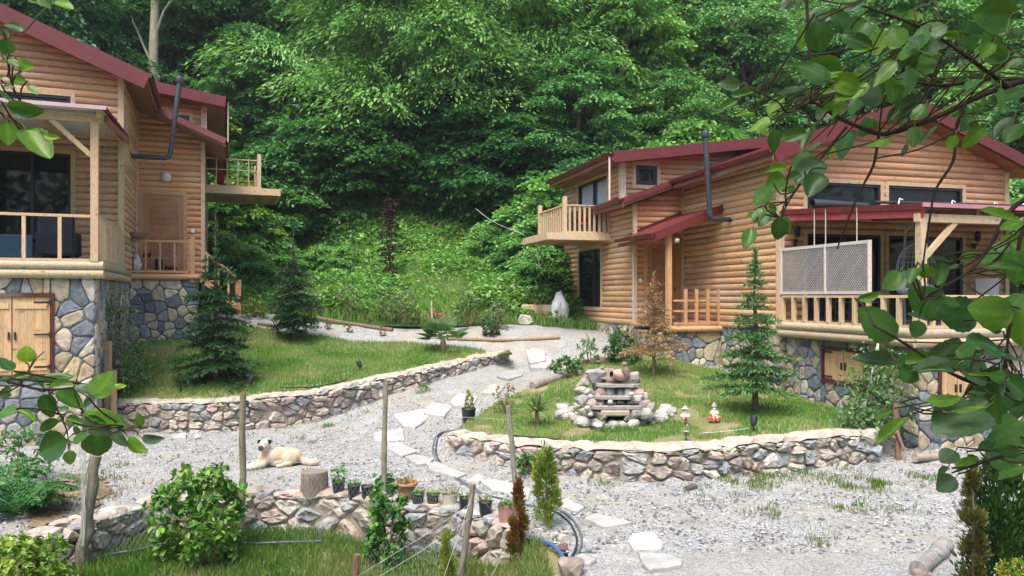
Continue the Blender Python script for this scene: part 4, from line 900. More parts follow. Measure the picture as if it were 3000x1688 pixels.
def limb(mb, rng, a, b, r0, r1, col, sag=.12, n=6):
    a = np.asarray(a, float); b = np.asarray(b, float); t = np.linspace(0, 1, n)[:, None]; L = np.linalg.norm(b - a)
    p = a + (b - a) * t + np.sin(t * math.pi) * np.array((rng.normal(0, .06), rng.normal(0, .06), sag)) * L + rng.normal(0, .012, (n, 3)) * L * np.sin(t * math.pi)
    mb.tube(p, np.linspace(r0, r1, n), 7, col, True, False)
BARK = (.14, .12, .09)
def broadleaf(name, label, rng, hgt, rad, npad, nleaf, L, ratio, pal, low=.12, flat=.3, droop=.5, bark=BARK, cone=1.0, padr=.3, trunk=.03, limbs=14, cat='tree', group=None, loc=(0, 0, 0), lean=(0, 0), squash=1.0, oval=False, mat='leaf', inner=.45):
    t = thing(name, label, cat, loc, 0, group); o = np.zeros(3); t['_o'] = [0., 0., 0.]
    k = np.arange(npad); zz = low + (1 - low) * ((k + .5) / npad) ** .85; a = k * 2.39996 + rng.normal(0, .4, npad)
    s = np.clip((zz - low) / (1 - low), 0, 1); prof = np.sin(np.clip(s * .86 + .14, 0, 1) * math.pi) ** .55 * (1 - .25 * (cone - 1) * s) if cone >= 1 else np.ones(npad)
    r = rad * prof * rng.uniform(inner, 1.0, npad) * (1 + .15 * np.sin(a * 2))
    ctr = np.stack((np.cos(a) * r + lean[0] * s * hgt, np.sin(a) * r * squash + lean[1] * s * hgt, zz * hgt), 1); pr = rad * padr * rng.uniform(.7, 1.35, npad)
    v, f, c = pad_leaves(rng, ctr, pr, nleaf, L, ratio, pal, flat, droop, oval=oval, out=np.stack((np.cos(a), np.sin(a), 0 * a), 1)); mb = MB(); mb.add(v, f, c)
    tb = MB(); n = 9; tt = np.linspace(0, 1, n)[:, None]
    tp = np.array((lean[0] * hgt, lean[1] * hgt, hgt * .86)) * tt + np.column_stack((rng.normal(0, .02, n), rng.normal(0, .02, n), np.zeros(n))) * hgt * tt; tp[0] = (0, 0, -.3)
    tb.tube(tp, np.linspace(hgt * trunk, hgt * trunk * .2, n), 9, bark, True, False)
    for i in rng.choice(npad, min(limbs, npad), False):
        h0 = np.clip(ctr[i, 2] / hgt - .18, low * .6, .8); st_ = tp[0] + (tp[-1] - tp[0]) * np.clip(h0 / .86, 0, 1); limb(tb, rng, st_, ctr[i] - (0, 0, .1 * pr[i]), hgt * trunk * .38, hgt * trunk * .1, bark)
    tb.build('trunk', M['bark'], t); mb.build('crown', M[mat], t); return t
rt = np.random.default_rng(31)
LIT = [(.13, .29, .085), (.18, .36, .115), (.09, .23, .07), (.22, .40, .14)]
MIDG = [(.115, .29, .09), (.155, .34, .10), (.09, .235, .07), (.20, .40, .125)]
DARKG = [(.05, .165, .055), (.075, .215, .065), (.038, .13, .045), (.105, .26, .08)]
FRESH = [(.15, .30, .05), (.20, .34, .06), (.11, .24, .04)]
GREY = [(.10, .20, .09), (.07, .16, .06), (.13, .24, .10)]
def base_at(px, Z): 
    x = (px - 1500) / F * Z; return np.array((x, Z, float(hill_h(x, Z)) - .1))
# the big walnut tree in the middle
b = base_at(1290, 36.5)
broadleaf('walnut_tree', 'huge spreading tree with drooping light green sprays in the middle of the hillside', rt, 16.5, 7.9, 210, 680, .27, .34, [(.19, .38, .13), (.25, .46, .17), (.14, .32, .10), (.20, .42, .12)], .02, .3, .75, cone=1, padr=.24, trunk=.024, limbs=46, loc=b, squash=.75, inner=.5)
# prototypes copied over the hill
GF = 'trees of the forest on the hillside'
protos = [broadleaf('forest_tree', 'dense green broadleaf tree in the forest covering the hillside', rt, 10, 3.4, 80, 290, .24, .55, MIDG, .05, .3, .5, padr=.30, group=GF),
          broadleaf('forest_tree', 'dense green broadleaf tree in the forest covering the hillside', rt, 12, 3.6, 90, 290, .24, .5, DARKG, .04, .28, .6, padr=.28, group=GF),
          broadleaf('forest_tree', 'dense green broadleaf tree in the forest covering the hillside', rt, 9, 3.6, 80, 290, .23, .6, LIT, .05, .35, .4, padr=.3, group=GF),
          broadleaf('forest_tree', 'dense green broadleaf tree in the forest covering the hillside', rt, 13, 2.8, 85, 280, .23, .5, MIDG + GREY, .08, .3, .5, padr=.33, group=GF)]
used = [False] * len(protos)
def plant(k, px, Z, s=1.0, label=None, group=GF):
    b = base_at(px, Z); r = rt.uniform(0, 6.28); o = protos[k]
    if not used[k]:
        used[k] = True; o.location = [float(x) for x in b]; o.rotation_euler = (0, 0, r); o.scale = (s, s, s * rt.uniform(.9, 1.15))
        if label: o['label'] = label
        return o
    return dup(o, b, r, (s, s, s * rt.uniform(.9, 1.15)), label, group)
for px, Z, k, s in [(-80, 30, 1, 1.0), (120, 31, 1, 1.0), (300, 36, 0, .9), (-250, 34, 0, 1.1), (480, 38, 1, 1.1), (620, 40, 1, 1.15), (740, 36, 0, .8), (250, 38, 3, 1.1), (80, 40, 1, 1.1), (560, 46, 1, 1.1), (400, 45, 0, 1.1), (700, 47, 1, 1.2), (850, 41, 2, 1.0),
                    (1700, 33, 0, .8), (1830, 36, 0, .95), (1960, 34, 2, .75), (1740, 41, 0, 1.2), (1880, 42, 1, 1.1), (2060, 38, 0, 1.0), (2190, 36, 2, .9), (2330, 38, 2, 1.0), (2120, 44, 3, 1.0), (2260, 45, 2, 1.1), (2440, 37, 0, .9), (2560, 40, 2, 1.0), (2680, 37, 0, .95), (2800, 40, 3, .9), (2930, 36, 0, .9), (3080, 38, 3, .9), (1600, 43, 1, 1.2), (3000, 32, 2, .8), (3120, 29, 0, .8)]: plant(k, px, Z, s)
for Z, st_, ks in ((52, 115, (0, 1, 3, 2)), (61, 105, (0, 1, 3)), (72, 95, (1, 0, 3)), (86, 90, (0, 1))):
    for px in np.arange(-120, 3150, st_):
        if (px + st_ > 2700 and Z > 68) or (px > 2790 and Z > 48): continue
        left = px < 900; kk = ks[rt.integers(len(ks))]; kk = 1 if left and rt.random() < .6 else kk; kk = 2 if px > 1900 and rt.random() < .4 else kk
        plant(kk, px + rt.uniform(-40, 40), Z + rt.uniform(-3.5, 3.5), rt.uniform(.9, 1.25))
# trees that stand out
b = base_at(455, 34.0); t = thing('beech_tree', 'tall pale bare-trunked tree rising behind the left house roof', 'tree', b); tb = MB()
tb.tube([b + np.array(q) for q in ((0, 0, -.4), (-.03, 0, 2), (.05, 0, 4.2), (-.1, 0, 6.5), (.0, 0, 9), (.2, 0, 12))], [.27, .25, .22, .2, .17, .1], 10, (.36, .32, .25))
for q0, q1 in (((-.05, 0, 6), (-1.2, .3, 8.5)), ((0, 0, 7.5), (1.3, 0, 9.5)), ((.0, 0, 8.5), (-.8, 0, 11))): limb(tb, rt, b + np.array(q0), b + np.array(q1), .07, .03, (.33, .3, .24))
tb.build('trunk', M['bark'], t); v, f, c = pad_leaves(rt, b + np.array([(-1.5, .3, 8.9), (1.4, 0, 9.8), (-1, 0, 11.2), (.5, .5, 12.3), (1.8, .2, 11.3), (-2.2, .4, 10), (.6, .3, 4.6), (.9, .2, 5.8)]), np.array([1.2, 1.2, 1.3, 1.5, 1.1, 1.1, .6, .6]), 260, .26, .5, DARKG); mb = MB(); mb.add(v, f, c); mb.build('crown', M['leaf'], t)
for px, Z, hh in ((525, 37, 9), (490, 38.5, 10)):
    b = base_at(px, Z); t = thing('slim_tree', 'thin dark sapling trunk in the gloom behind the stove pipe' if px == 525 else 'slender dark trunk just right of the pale trunk', 'tree', b); tb = MB()
    tb.tube([b + np.array(q) for q in ((0, 0, -.3), (.05, 0, hh * .4), (-.1, 0, hh * .75), (.1, 0, hh))], [.11, .1, .08, .04], 8, (.16, .14, .11)); tb.build('trunk', M['bark'], t)
    v, f, c = pad_leaves(rt, b + rt.normal(0, 1, (8, 3)) * (1.2, .5, .9) + (0, 0, hh), 1.0, 170, .26, .5, DARKG); mb = MB(); mb.add(v, f, c); mb.build('crown', M['leaf'], t)
# shrubs on the lower slope
GS = 'hazel shrubs along the foot of the forest'
hz = [broadleaf('hazel_shrub', 'dark leafy hazel shrub at the foot of the forest', rt, 4.2, 2.3, 52, 260, .2, .68, DARKG + MIDG[:2], .03, .35, .35, padr=.34, trunk=.012, limbs=18, cat='shrub', group=GS),
      broadleaf('hazel_shrub', 'dark leafy hazel shrub at the foot of the forest', rt, 3.4, 2.0, 46, 200, .2, .7, MIDG, .03, .35, .35, padr=.36, trunk=.012, limbs=18, cat='shrub', group=GS)]
hu = [False, False]
def shrub(k, px, Z, s, label=None, name=None):
    b = base_at(px, Z)
    if not hu[k]: hu[k] = True; o = hz[k]; o.location = [float(x) for x in b]; o.scale = (s, s, s); o.rotation_euler = (0, 0, rt.uniform(0, 6))
    else: o = dup(hz[k], b, rt.uniform(0, 6), (s, s, s * rt.uniform(.85, 1.15)), label, GS)
    return o
for px, Z, k, s in [(800, 32.5, 0, 1.0), (920, 33.5, 0, 1.1), (1050, 34.2, 0, 1.15), (1180, 34.5, 0, 1.1), (1310, 34.2, 0, 1.15), (1440, 33.5, 0, 1.2), (1560, 32.5, 0, 1.15), (1400, 36, 0, 1.3), (1010, 36.5, 0, 1.3), (1220, 37, 0, 1.25), (880, 36, 1, 1.2), (760, 33, 1, 1.0), (700, 29.5, 1, .75), (620, 29, 1, .8), (640, 26.8, 1, .55), (720, 26.5, 1, .5), (560, 28, 1, .7),
                    (1640, 29.5, 1, 1.0), (1580, 27.5, 1, .75), (1690, 32, 0, 1.1), (1800, 32, 1, 1.2), (1930, 31, 1, 1.2), (2060, 32, 1, 1.3), (2960, 27, 1, 1.1), (3060, 25, 1, .9), (2900, 30, 0, 1.0), (540, 31.5, 0, .9), (1620, 26.2, 1, .55), (1560, 25.6, 1, .45), (940, 30.5, 1, .4), (1010, 29.5, 1, .36), (1420, 29.5, 1, .4), (1500, 27.8, 1, .42), (820, 29.5, 1, .45), (2800, 31, 1, 1.2), (2500, 32, 0, 1.2), (2300, 32, 1, 1.2)]: shrub(k, px, Z, s)
b = base_at(585, 32.5); broadleaf('young_tree', 'fresh yellow-green young tree above the left house roof, right of the stove pipe', rt, 4.6, 1.2, 26, 150, .26, .6, FRESH, .3, .35, .5, padr=.42, trunk=.014, loc=b + np.array((0, 0, .9)))
b = base_at(700, 29.0); broadleaf('young_tree', 'bright green young tree beside the balcony of the left house', rt, 3.6, 1.15, 24, 150, .22, .6, FRESH + LIT[:1], .15, .35, .5, padr=.42, trunk=.014, loc=b)
# purple-leaved tree
b = at(1142, 838); broadleaf('purple_plum_tree', 'slim dark purple-leaved tree standing in the rose bed', rt, 3.05, .26, 34, 60, .085, .6, [(.045, .012, .018), (.07, .018, .024), (.03, .015, .016)], .12, .5, .4, padr=.65, trunk=.011, limbs=12, loc=b, inner=.2)
# undergrowth of the slope
def undergrowth(name, rng, n, x0, x1, y0, y1, L, pal, hmax, sc=.5, keep=None, mat='leaf'):
    y = rng.uniform(y0, y1, n); x = rng.uniform(x0, x1, n)
    if keep is not None: k = keep(x, y); x = x[k]; y = y[k]
    n = len(x); cl = np.array([mnoise.noise((a * sc, b * sc, 7.1)) + .5 * mnoise.noise((a * sc * 2.7, b * sc * 2.7, 2.2)) for a, b in zip(x, y)]); hgt = np.clip(.4 + cl, .08, 1.2) * hmax
    z = hill_h(x, y) + hgt * np.sqrt(rng.random(n)); a = rng.uniform(0, 6.283, n)
    Fw = np.stack((np.cos(a), np.sin(a), rng.normal(.1, .5, n)), 1); Ls = L * rng.uniform(.6, 1.4, n); v, f = leaf_quads(rng, np.stack((x, y, z), 1), Fw, Ls, Ls * rng.uniform(.3, .75, n))
    pal = np.asarray(pal); t = np.clip(cl * .9 + .5 + rng.normal(0, .18, n), 0, .999) * (len(pal) - 1); k = t.astype(int); fr = (t - k)[:, None]; c = (pal[k] * (1 - fr) + pal[np.minimum(k + 1, len(pal) - 1)] * fr) * rng.uniform(.8, 1.25, (n, 1))
    mb = MB(); mb.add(v, f, np.repeat(c, 2, 0)); return tag(mb.build(name, M[mat]), kind='stuff')
UG = [(.40, .42, .19), (.27, .44, .13), (.19, .37, .10), (.12, .29, .08), (.22, .40, .11)]
undergrowth('undergrowth', rt, 125000, -12, 6.5, 23.6, 37, .16, UG, .75, .5)
undergrowth('undergrowth', rt, 40000, -26, 40, 30, 60, .3, MIDG + LIT, .9, .3)
undergrowth('undergrowth', rt, 9000, 9, 18, 20, 30, .16, UG, .6, .5)
def hill_grass(n, x0, x1, y0, y1, hh, pal):
    x = rt.uniform(x0, x1, n); y = rt.uniform(y0, y1, n); mb = MB(); v, f4, f3, c = blades(rt, x, y, hill_h(x, y) - .03, hh, .02, grass_cols(rt, x, y, .6, pal), .7)
    mb.add(v, f4, c); mb.idx.append(f3.ravel()); mb.tot.append(np.full(len(f3), 3)); mb.col.append(c); mb.sm.append(np.zeros(len(f3), bool)); tag(mb.build('slope_grass', M['grass']), kind='stuff')
hill_grass(40000, -9.5, 3.5, 23.4, 28, .34, [(.38, .34, .18), (.22, .36, .09), (.16, .32, .07), (.28, .4, .12)])
hill_grass(26000, -16, -6, 28, 42, .5, [(.19, .38, .10), (.14, .32, .08), (.25, .42, .13)])

# unseen leaf belt added behind the viewer to darken what the window panes mirror
n = 26000; x = rt.uniform(-60, 60, n); y = rt.uniform(-34, -16, n); zz = rt.random(n) ** .8 * (17 + 4 * np.sin(x * .35) + 2 * np.sin(x * .9 + 1)) - 1
a = rt.uniform(0, 6.283, n); v, f = leaf_quads(rt, np.stack((x, y, zz), 1), np.stack((np.cos(a), np.sin(a), rt.normal(0, .6, n)), 1), rt.uniform(.5, 1.1, n), rt.uniform(.4, .8, n)); mb = MB(); mb.add(v, f, np.repeat(np.asarray(MIDG)[rt.integers(4, size=n)], 2, 0)); tag(mb.build('unseen_wood', M['leaf']), kind='stuff')
# ------------------------------------------------------------------ conifers
def conifer(name, label, loc, hgt, rad, rng, pal, bare=.1, whorls=11, per=6, droop=.12, nl=.085, nw=.017, dens=1.0, bark=(.12, .085, .06), top=.12, cat='tree', up=.35, prof=.85, low_r=1.0):
    t = thing(name, label, cat, loc); o = np.asarray(loc, float); tb = MB(); C = []; Fw = []; 
    tb.tube([o + (0, 0, -.1), o + (.01, 0, hgt * .4), o + (-.01, .01, hgt * .75), o + (0, 0, hgt)], [hgt * .02, hgt * .014, hgt * .008, .004], 8, bark)
    for k in range(whorls):
        s = k / (whorls - 1); z = hgt * (bare + (1 - bare - top) * s); R = rad * ((1 - s) ** prof * (1 - .12) + .10) * (low_r if k == 0 else 1)
        for j in range(per):
            a = 2 * math.pi * j / per + k * 1.1 + rng.normal(0, .2); r = R * rng.uniform(.72, 1.12); zb = z + rng.normal(0, .35 * hgt / whorls); m = 7; tt = np.linspace(0, 1, m)
            br = np.stack((np.cos(a) * r * tt, np.sin(a) * r * tt, r * (up * tt - (up + droop) * tt ** 1.7 + droop * .6 * tt ** 4)), 1) + o + (0, 0, zb)
            tb.tube(br, np.linspace(.012 * hgt / 2.5 * (1 - .6 * s), .003, m), 4, bark, True, False)
            nt = max(3, int(r / .07)); dv = norm(br[-1] - br[0]); sd = norm(np.cross(dv, (0, 0, 1)))
            for i in range(nt):
                u = .12 + .88 * (i + rng.random()) / nt; p = br[0] + (br[-1] - br[0]) * u; p[2] = np.interp(u, tt, br[:, 2]); sg = 1 if i % 2 else -1
                tl = r * .42 * (1 - u * .55) * rng.uniform(.6, 1.2) + .03; td = norm(dv * .75 + sd * sg * .85 + (0, 0, rng.normal(-.12, .12))); q = max(3, int(dens * tl / .02)); e = rng.random(q)[:, None]
                C.append(p + td * tl * e + (0, 0, -.12 * tl) * e ** 2); w = rng.normal(0, 1, (q, 3)); w -= (w @ td)[:, None] * td; Fw.append(td * .8 + norm(w) * .65 + (0, 0, .12))
            q = int(dens * r / .014); e = rng.random(q)[:, None] * .95 + .05; p = br[0] + (br[-1] - br[0]) * e; p[:, 2] = np.interp(e[:, 0], tt, br[:, 2]); C.append(p); w = rng.normal(0, 1, (q, 3)); Fw.append(dv * .6 + norm(w) * .7 + (0, 0, .1))
    q = int(120 * dens); e = rng.random(q); C.append(o + np.stack((0 * e, 0 * e, hgt * (1 - top * 1.4 * e)), 1)); w = rng.normal(0, 1, (q, 3)); w[:, 2] = abs(w[:, 2]) + .6; Fw.append(w)
    C = np.concatenate(C); Fw = np.concatenate(Fw); n = len(C); L = nl * rng.uniform(.6, 1.3, n); v, f = leaf_quads(rng, C, Fw, L, nw * rng.uniform(.7, 1.4, n), .3)
    pal = np.asarray(pal); k = rng.integers(len(pal), size=n); c = pal[k] * rng.uniform(.75, 1.25, (n, 1)); mb = MB(); mb.add(v, f, np.repeat(c, 2, 0)); tb.build('trunk', M['bark'], t); mb.build('crown', M['needle'], t); return t
FIR = [(.03, .09, .035), (.045, .12, .045), (.022, .065, .028), (.07, .15, .05)]
SPR = [(.09, .21, .075), (.13, .28, .10), (.065, .17, .06), (.17, .33, .12)]
rc = np.random.default_rng(17)
b = at(632, 1120); conifer('fir_tree', 'large dark fir in front of the left house porch', b, (1120 - 610) / F * b[1], .88, rc, FIR, .02, 11, 9, .34, .11, .026, 1.2, up=.22, prof=.5, top=.30)
b = at(860, 1002); conifer('fir_tree', 'dark fir with a bare trunk foot on the far side of the left lawn', b, (1002 - 655) / F * b[1], .74, rc, FIR, .14, 10, 9, .3, .11, .026, 1.2, up=.22, top=.34, prof=.42)
b = at(2212, 1212); conifer('spruce_tree', 'slender light green spruce on the right lawn before the log wall', b, (1212 - 735) / F * b[1], .86, rc, SPR, .17, 13, 7, .1, .10, .024, 1.2, up=.3, top=.1, prof=1.15)
b = at(1915, 1105); conifer('dead_spruce', 'withered brown spruce standing before the right house door', b, (1105 - 800) / F * b[1], .74, rc, [(.44, .26, .13), (.5, .33, .18), (.36, .22, .12), (.22, .22, .08)], .2, 12, 8, -.1, .085, .015, .8, up=.5, top=.14, prof=.8, bark=(.2, .14, .1))
# ------------------------------------------------------------------ garden
ro_ = np.random.default_rng(77)
def one(name, mb, mat, label, cat, group=None, base=None):
    """a thing that is one mesh; its origin is set at its base"""
    v = np.concatenate(mb.v); 
    if base is None: base = (v[:, 0].mean(), v[:, 1].mean(), v[:, 2].min())
    o = mb.build(name, mat, None, base); o.location = [float(x) for x in base]; return tag(o, label, cat, group)
# stepping stones: outlines in the photo laid on the gravel, each a real slab
GSL = 'flat stepping stones of the garden path'
STEPS = [([(1540, 1036), (1596, 1032), (1598, 1045), (1552, 1047)], .9, 'small far stepping stone nearest the right house'),
    ([(1545, 1058), (1600, 1051), (1622, 1062), (1600, 1070), (1555, 1068)], .85, 'stepping stone second from the right house'),
    ([(1455, 1103), (1480, 1095), (1536, 1096), (1530, 1104), (1490, 1110)], .75, 'long thin stepping stone where the path narrows by the wall end'),
    ([(1410, 1150), (1440, 1133), (1480, 1140), (1460, 1155)], .85, 'small stepping stone above the potted thuja'),
    ([(1316, 1178), (1345, 1162), (1402, 1172), (1390, 1184), (1330, 1186)], .95, 'white stepping stone left of the potted thuja'),
    ([(1240, 1207), (1262, 1190), (1328, 1200), (1300, 1218)], .9, 'pale pointed stepping stone between two larger ones, uphill of the long one'),
    ([(1152, 1222), (1255, 1214), (1258, 1230), (1215, 1252), (1180, 1246)], 1.0, 'big kite shaped white stepping stone right of the middle fence post'),
    ([(1096, 1270), (1180, 1262), (1184, 1296), (1096, 1298)], .92, 'square thick stepping stone just left of the middle fence post'),
    ([(1135, 1304), (1172, 1303), (1220, 1328), (1178, 1340), (1135, 1320)], .88, 'triangular stepping stone just below the square one'),
    ([(1186, 1344), (1215, 1340), (1272, 1350), (1260, 1360), (1220, 1366)], .82, 'grey stepping stone just left of the hoses'),
    ([(1248, 1365), (1282, 1362), (1364, 1395), (1340, 1405), (1260, 1382)], .85, 'stepping stone crossed by the twin hoses'),
    ([(1365, 1415), (1400, 1397), (1425, 1408), (1400, 1420)], .95, 'small stepping stone behind the leaning wire post'),
    ([(1405, 1412), (1440, 1410), (1555, 1440), (1550, 1460), (1440, 1442)], 1.0, 'long bright stepping stone behind the red thuja'),
    ([(1635, 1466), (1662, 1470), (1708, 1496), (1690, 1508), (1640, 1490)], .95, 'stepping stone right beside the yellow green thuja'),
    ([(1712, 1527), (1740, 1512), (1850, 1538), (1808, 1548), (1766, 1553)], .9, 'broad pointed stepping stone in the middle of the yard'),
    ([(1838, 1596), (1852, 1574), (1916, 1569), (1944, 1600), (1936, 1618), (1858, 1620)], 1.05, 'rounded cream stepping stone in the yard'),
    ([(1872, 1630), (1960, 1636), (2000, 1652), (1996, 1666), (1905, 1680), (1880, 1660)], .85, 'grey white slab nearest the viewer in the yard'),
    ([(1684, 1640), (1705, 1632), (1748, 1648), (1728, 1664), (1690, 1658)], .8, 'small dirty slab at the end of the hose'),
    ([(498, 1280), (545, 1273), (545, 1286), (505, 1288)], .9, 'thin pale slab lying at the foot of the left retaining wall'),
    ([(565, 1280), (578, 1276), (590, 1285), (570, 1290)], .95, 'little white stone chip right of the thin slab')]
for poly, br, lab in STEPS:
    c = at(np.mean([q[0] for q in poly]), np.mean([q[1] for q in poly]), gravel_h); q = np.array([PZ(a, b_, c[2])[:2] for a, b_ in poly])
    if np.cross(q[1] - q[0], q[2] - q[1]) > 0: pass
    # rough the outline
    pts = []
    for i in range(len(q)):
        a, d = q[i], q[(i + 1) % len(q)]; n = 5
        for k in range(n): pts.append(a + (d - a) * k / n + ro_.normal(0, .0045, 2))
    pts = np.array(pts); mb = MB(); n = len(pts); cen = pts.mean(0); z = np.array([float(gravel_h(*p)) for p in pts]); cz = c[2]; zt = cz + .045 + (z - cz) * .6
    inn = cen + (pts - cen) * .955; V = np.concatenate((np.column_stack((pts, z - .03)), np.column_stack((pts, zt - .012)), np.column_stack((inn, zt + ro_.normal(0, .003, n)))))
    fs = [(i, (i + 1) % n, n + (i + 1) % n, n + i) for i in range(n)] + [(n + i, n + (i + 1) % n, 2 * n + (i + 1) % n, 2 * n + i) for i in range(n)] + [tuple(range(2 * n, 3 * n))]
    mb.add(V, fs, np.array((.50, .49, .465)) * br); one('stepping_stone', mb, M['slab'], lab, 'stepping stone', GSL)
def smooth_path(p, k=6):
    p = np.asarray(p, float); out = []
    for i in range(len(p) - 1):
        a, b_, c, d = p[max(i - 1, 0)], p[i], p[i + 1], p[min(i + 2, len(p) - 1)]
        for t in np.arange(k) / k: out.append(.5 * (2 * b_ + (c - a) * t + (2 * a - 5 * b_ + 4 * c - d) * t ** 2 + (3 * b_ - a - 3 * c + d) * t ** 3))
    return np.array(out + [p[-1]])
def hose(name, label, pts, r, col, hf=None, lift=0., cat='hose'):
    p = smooth_path([at(*q, hf) + (0, 0, r + lift) for q in pts]); mb = MB(); mb.tube(p, r, 8, col); return one(name, mb, M['plastic'], label, cat, base=p[0])
HB = [(1345, 1268), (1300, 1268), (1276, 1285), (1268, 1320), (1278, 1350), (1310, 1385), (1350, 1415), (1400, 1445), (1480, 1468), (1560, 1485), (1640, 1500), (1680, 1530), (1702, 1570), (1700, 1610), (1675, 1655)]
hose('water_hose', 'outer grey blue hose curving from the right wall across the stepping stones', HB, .015, (.13, .15, .18), gravel_h)
hose('water_hose', 'inner black hose lying beside the grey blue one', [(a + 9 - (9 if i > 9 else 0) + (i > 9) * -14, b_ + 3 - (i < 3) * 6) for i, (a, b_) in enumerate(HB)], .013, (.03, .035, .045), gravel_h)
hose('water_hose', 'black hose running along the top edge of the right retaining wall', [(1330, 1268), (1400, 1274), (1480, 1278), (1600, 1287), (1700, 1298), (1800, 1303)], .012, (.02, .022, .025), lambda x, y: lawn2_h(x, y) + .03)
hose('water_hose', 'black hose end lying on the top of the left retaining wall', [(820, 1138), (900, 1137), (960, 1130), (1000, 1120), (1022, 1108)], .013, (.02, .022, .025), lambda x, y: lawn1_h(x, y) + .04)
hose('water_hose', 'dark hose along the grass below the foreground wall', [(190, 1663), (260, 1660), (320, 1645), (400, 1630), (480, 1612), (560, 1612), (640, 1608), (740, 1610), (840, 1606), (940, 1603)], .022, (.05, .07, .10), low_h, .05)
hose('water_hose', 'blue hose showing in the grass right of the middle bush', [(1200, 1600), (1260, 1606), (1330, 1612), (1420, 1600), (1520, 1600), (1600, 1610), (1640, 1640), (1655, 1670)], .022, (.06, .13, .26), low_h, .05)
# pots on the foreground wall
def pot(name, label, cat, px, py, hpx, wpx, col, group, soil=True, rim=False, taper=.78, ribs=False, plant=None, dark=(.05, .035, .025), z=None, hf=None):
    b = at(px, py, hf or gravel_h); s = b[1] / F; h = hpx * s; r = wpx * s / 2; t = thing(name, label, cat, b, 0, group); mb = MB()
    prof = [(0, 0), (r * taper, 0), (r * (taper + (1 - taper) * .5), h * .5), (r * .97, h * .86)] + ([(r * .97, h * .84), (r * 1.12, h * .86), (r * 1.14, h * .97), (r * 1.08, h), (r * .95, h), (r * .93, h * .86)] if rim else [(r, h * .9), (r * 1.03, h), (r * .96, h), (r * .93, h * .86)])
    n = 20; c = np.asarray(col)
    if ribs:
        ang = np.arange(40) / 40 * 6.283
        for (r0, z0), (r1, z1) in zip(prof[:-1], prof[1:]):
            k = 1 + .04 * (np.arange(40) % 2); v = np.concatenate((np.stack((np.cos(ang) * r0 * k, np.sin(ang) * r0 * k, 0 * ang + z0), 1), np.stack((np.cos(ang) * r1 * k, np.sin(ang) * r1 * k, 0 * ang + z1), 1))) + b
            mb.add(v, [(i, (i + 1) % 40, 40 + (i + 1) % 40, 40 + i) for i in range(40)], c)
    else: mb.lathe(b, prof, n, c)
    mb.build('pot', M['terra'] if rim or ribs else M['plastic'], t); mb = MB(); mb.lathe(b, [(r * .935, h * .86), (r * .5, h * .89), (0, h * .9)], 16, dark); mb.build('soil', M['soil'], t)
    if plant:
        num, L, ratio, pal, ph = plant; a = ro_.uniform(0, 6.28, num); q = np.sqrt(ro_.random(num)) * r * .95; C = b + np.stack((np.cos(a) * q, np.sin(a) * q, h * .88 + ph * ro_.random(num) ** 1.3), 1)
        Fw = np.stack((np.cos(a), np.sin(a), ro_.uniform(.1, 1.2, num)), 1); v, f = leaf_quads(ro_, C, Fw, L * ro_.uniform(.6, 1.3, num), L * ratio); pal = np.asarray(pal); mb = MB(); mb.add(v, f, np.repeat(pal[ro_.integers(len(pal), size=num)] * ro_.uniform(.8, 1.2, (num, 1)), 2, 0)); mb.build('plant', M['leaf_plain'], t)
    return t, b, h, r
GP = 'row of flower pots on the foreground wall'; BLKP = (.018, .022, .026); GRP = [(.12, .24, .06), (.08, .19, .05), (.16, .28, .09)]; DRY = [(.22, .2, .09), (.14, .2, .06), (.28, .24, .14)]
P0 = [(992, 1454, 44, 38, BLKP, dict(plant=(90, .06, .7, [(.14, .3, .12), (.1, .24, .08), (.2, .36, .16)], .24)), 'black plastic pot with a leafy pale green seedling, nearest the tree stump'),
      (1037, 1462, 42, 38, BLKP, dict(plant=(70, .05, .5, GRP, .07)), 'black pot with a low green sprout, second from the stump'),
      (1076, 1467, 44, 37, BLKP, dict(plant=(14, .04, .5, DRY, .03)), 'black pot filled with bare brown soil'),
      (1127, 1468, 62, 56, (.03, .045, .045), dict(plant=(60, .07, .6, GRP, .12)), 'large dark pot behind the middle bush'),
      (1190, 1478, 66, 58, (.50, .22, .11), dict(rim=True, taper=.62, plant=(120, .07, .25, DRY, .10)), 'orange terracotta pot with a thick rim'),
      (1224, 1487, 42, 38, BLKP, dict(plant=(70, .05, .6, GRP, .05)), 'black pot right against the terracotta pot'),
      (1268, 1489, 42, 37, BLKP, dict(plant=(70, .05, .5, [(.2, .34, .06), (.14, .28, .05)], .06)), 'black pot with lime green seedlings left of the beige pot'),
      (1318, 1490, 42, 46, (.52, .48, .38), dict(ribs=True, plant=(90, .06, .3, DRY, .12)), 'beige ribbed pot with grassy stalks'),
      (1362, 1497, 40, 34, BLKP, dict(plant=(40, .05, .5, GRP, .06)), 'dark pot partly behind the leaning fence post'),
      (1422, 1514, 44, 40, BLKP, dict(plant=(70, .06, .35, DRY, .10)), 'tilted black pot with wispy dry growth'),
      (1484, 1540, 60, 50, (.42, .24, .20), dict(ribs=True, plant=(60, .06, .5, GRP, .05)), 'brownish pink ribbed pot behind the red thuja')]
for px, py, hp, wp, col, kw, lab in P0: pot('flower_pot', lab, 'flower pot', px, py, hp, wp, col, GP, **kw)
t, b, h_, r = pot('potted_thuja', 'little golden thuja in a tall black pot beside the path', 'potted plant', 1373, 1250, 54, 42, BLKP, None)
